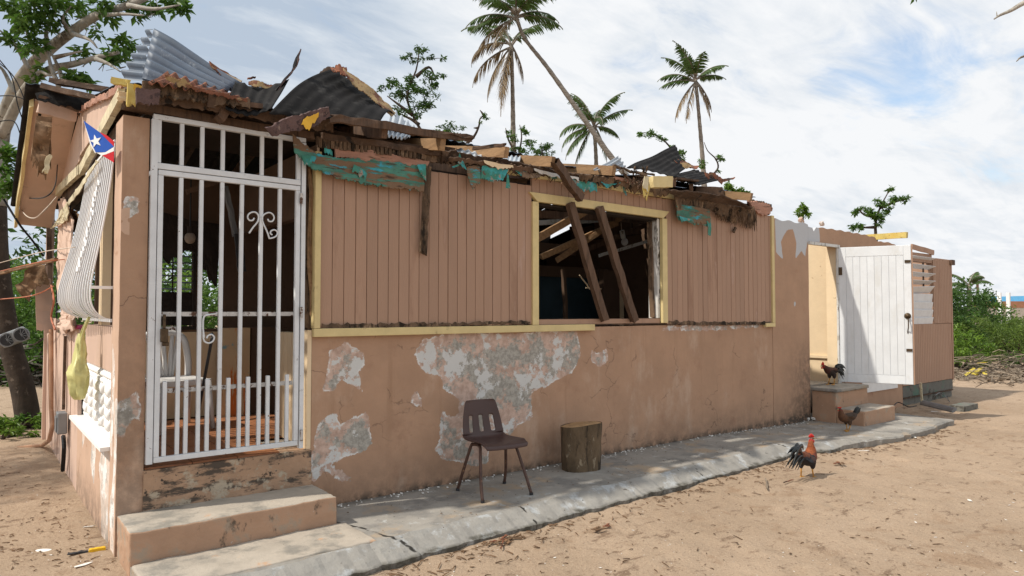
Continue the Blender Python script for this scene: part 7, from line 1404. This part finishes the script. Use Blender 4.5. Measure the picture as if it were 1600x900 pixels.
scatter(450, -20, 190, 690, 905, .004, .011, dry_leaf, 'leaf_litter', 'small dry leaves and twigs on the sand left of the house', 2)
scatter(500, -20, 1620, 640, 905, .003, .008, white_scrap, 'plaster_crumbs', 'tiny pale plaster crumbs scattered over the sand', 3, 0)
# crumbs that have fallen along the foot of the wall
mb = MB()
for k in range(220):
    x = rg.uniform(2.1, 9.4); y = -abs(rg.gauss(0, .06)) - .008; s_ = rg.uniform(.003, .008); z_ = -0.05 * max(0, min(1, (x - 7) / 2)) + .003; mb.frame((x, y, z_ + s_ * .4), (s_, rg.uniform(-.004, .004), 0), (0, s_ * .7, 0), (0, .001, s_ * .5))
tag(mb.build('plaster_crumbs', white_scrap, None), 'flaked plaster crumbs along the foot of the wall', 'rubble', kind='stuff')
mb = MB()
for k in range(260):
    x = rg.uniform(.85, 11); y = rg.uniform(outer_y(x) + .1, -.05); z_ = -0.05 * max(0, min(1, (x - 7) / 2)) + .012; s_ = rg.uniform(.004, .014); t = rg.uniform(0, 6.28)
    if x < 2.1: continue
    mb.add([(x + math.cos(t) * s_, y + math.sin(t) * s_, z_), (x - math.sin(t) * s_ * .5, y + math.cos(t) * s_ * .5, z_ + .004), (x - math.cos(t) * s_, y - math.sin(t) * s_, z_), (x + math.sin(t) * s_ * .5, y - math.cos(t) * s_ * .5, z_)], [(0, 1, 2, 3)])
tag(mb.build('leaf_litter', dry_leaf, None), 'dark leaf crumbs scattered on the concrete path', 'litter', kind='stuff')
mb = MB(); rg = random.Random(123)
for k in range(520):      # twigs and leaves that have gathered along the path edge
    x = rg.uniform(2.0, 10.5); y = outer_y(x) - .03 - abs(rg.gauss(0, .16)); z_ = ground_z(x, y) + .006; s_ = rg.uniform(.006, .02); t = rg.uniform(0, 6.28); q = Vector((x, y, z_)); ca, sa = math.cos(t), math.sin(t)
    if rg.random() < .55: mb.tube([q - Vector((ca, sa, 0)) * s_ * 2.2, q + Vector((0, 0, .005)), q + Vector((ca, sa, .1)) * s_ * 2.2], [.004, .0035, .002], 4)
    else: mb.add([q + Vector((ca, sa, rg.uniform(0, .5))) * s_, q + Vector((-sa, ca, .1)) * s_ * .5, q - Vector((ca, sa, 0)) * s_, q + Vector((sa, -ca, rg.uniform(0, .5))) * s_ * .5], [(0, 1, 2), (0, 2, 3)])
tag(mb.build('edge_litter', dry_leaf, None), 'twigs and dry leaves gathered along the broken path edge', 'litter', kind='stuff')
def twigpile(name, px, py, n_, L, mat, lab, seed):
    rg = random.Random(seed); q = W(px, py, Z=-.115); root = thing(name, tuple(q), lab, 'debris')
    for k in range(n_):
        c_ = q + Vector((rg.gauss(0, L * .3), rg.gauss(0, L * .2), .015)); t = rg.uniform(-.6, .9); l_ = L * rg.uniform(.3, 1); MB().rough_beam(c_ - Vector((math.cos(t), math.sin(t), .02)) * l_ * .5, c_ + Vector((math.cos(t), math.sin(t), .06)) * l_ * .5, rg.uniform(.008, .03), .006, seed=k, jag=2).build('fragment', mat if k % 3 else rust, root)
twigpile('dead_leaf_cluster', 782, 850, 9, .22, dry_leaf, 'cluster of reddish dry leaves on the sand below the chair', 1)
twigpile('dead_leaf_cluster', 932, 828, 5, .14, dry_leaf, 'few dark dry leaves on the sand below the log', 2)
twigpile('dead_leaf_cluster', 1313, 727, 4, .16, dry_leaf, 'curled dry leaf on the sand right of the red-necked rooster', 3)
twigpile('dry_stick', 1238, 756, 2, .45, pale_frond, 'thin pale sticks on the sand below the red-necked rooster', 4)
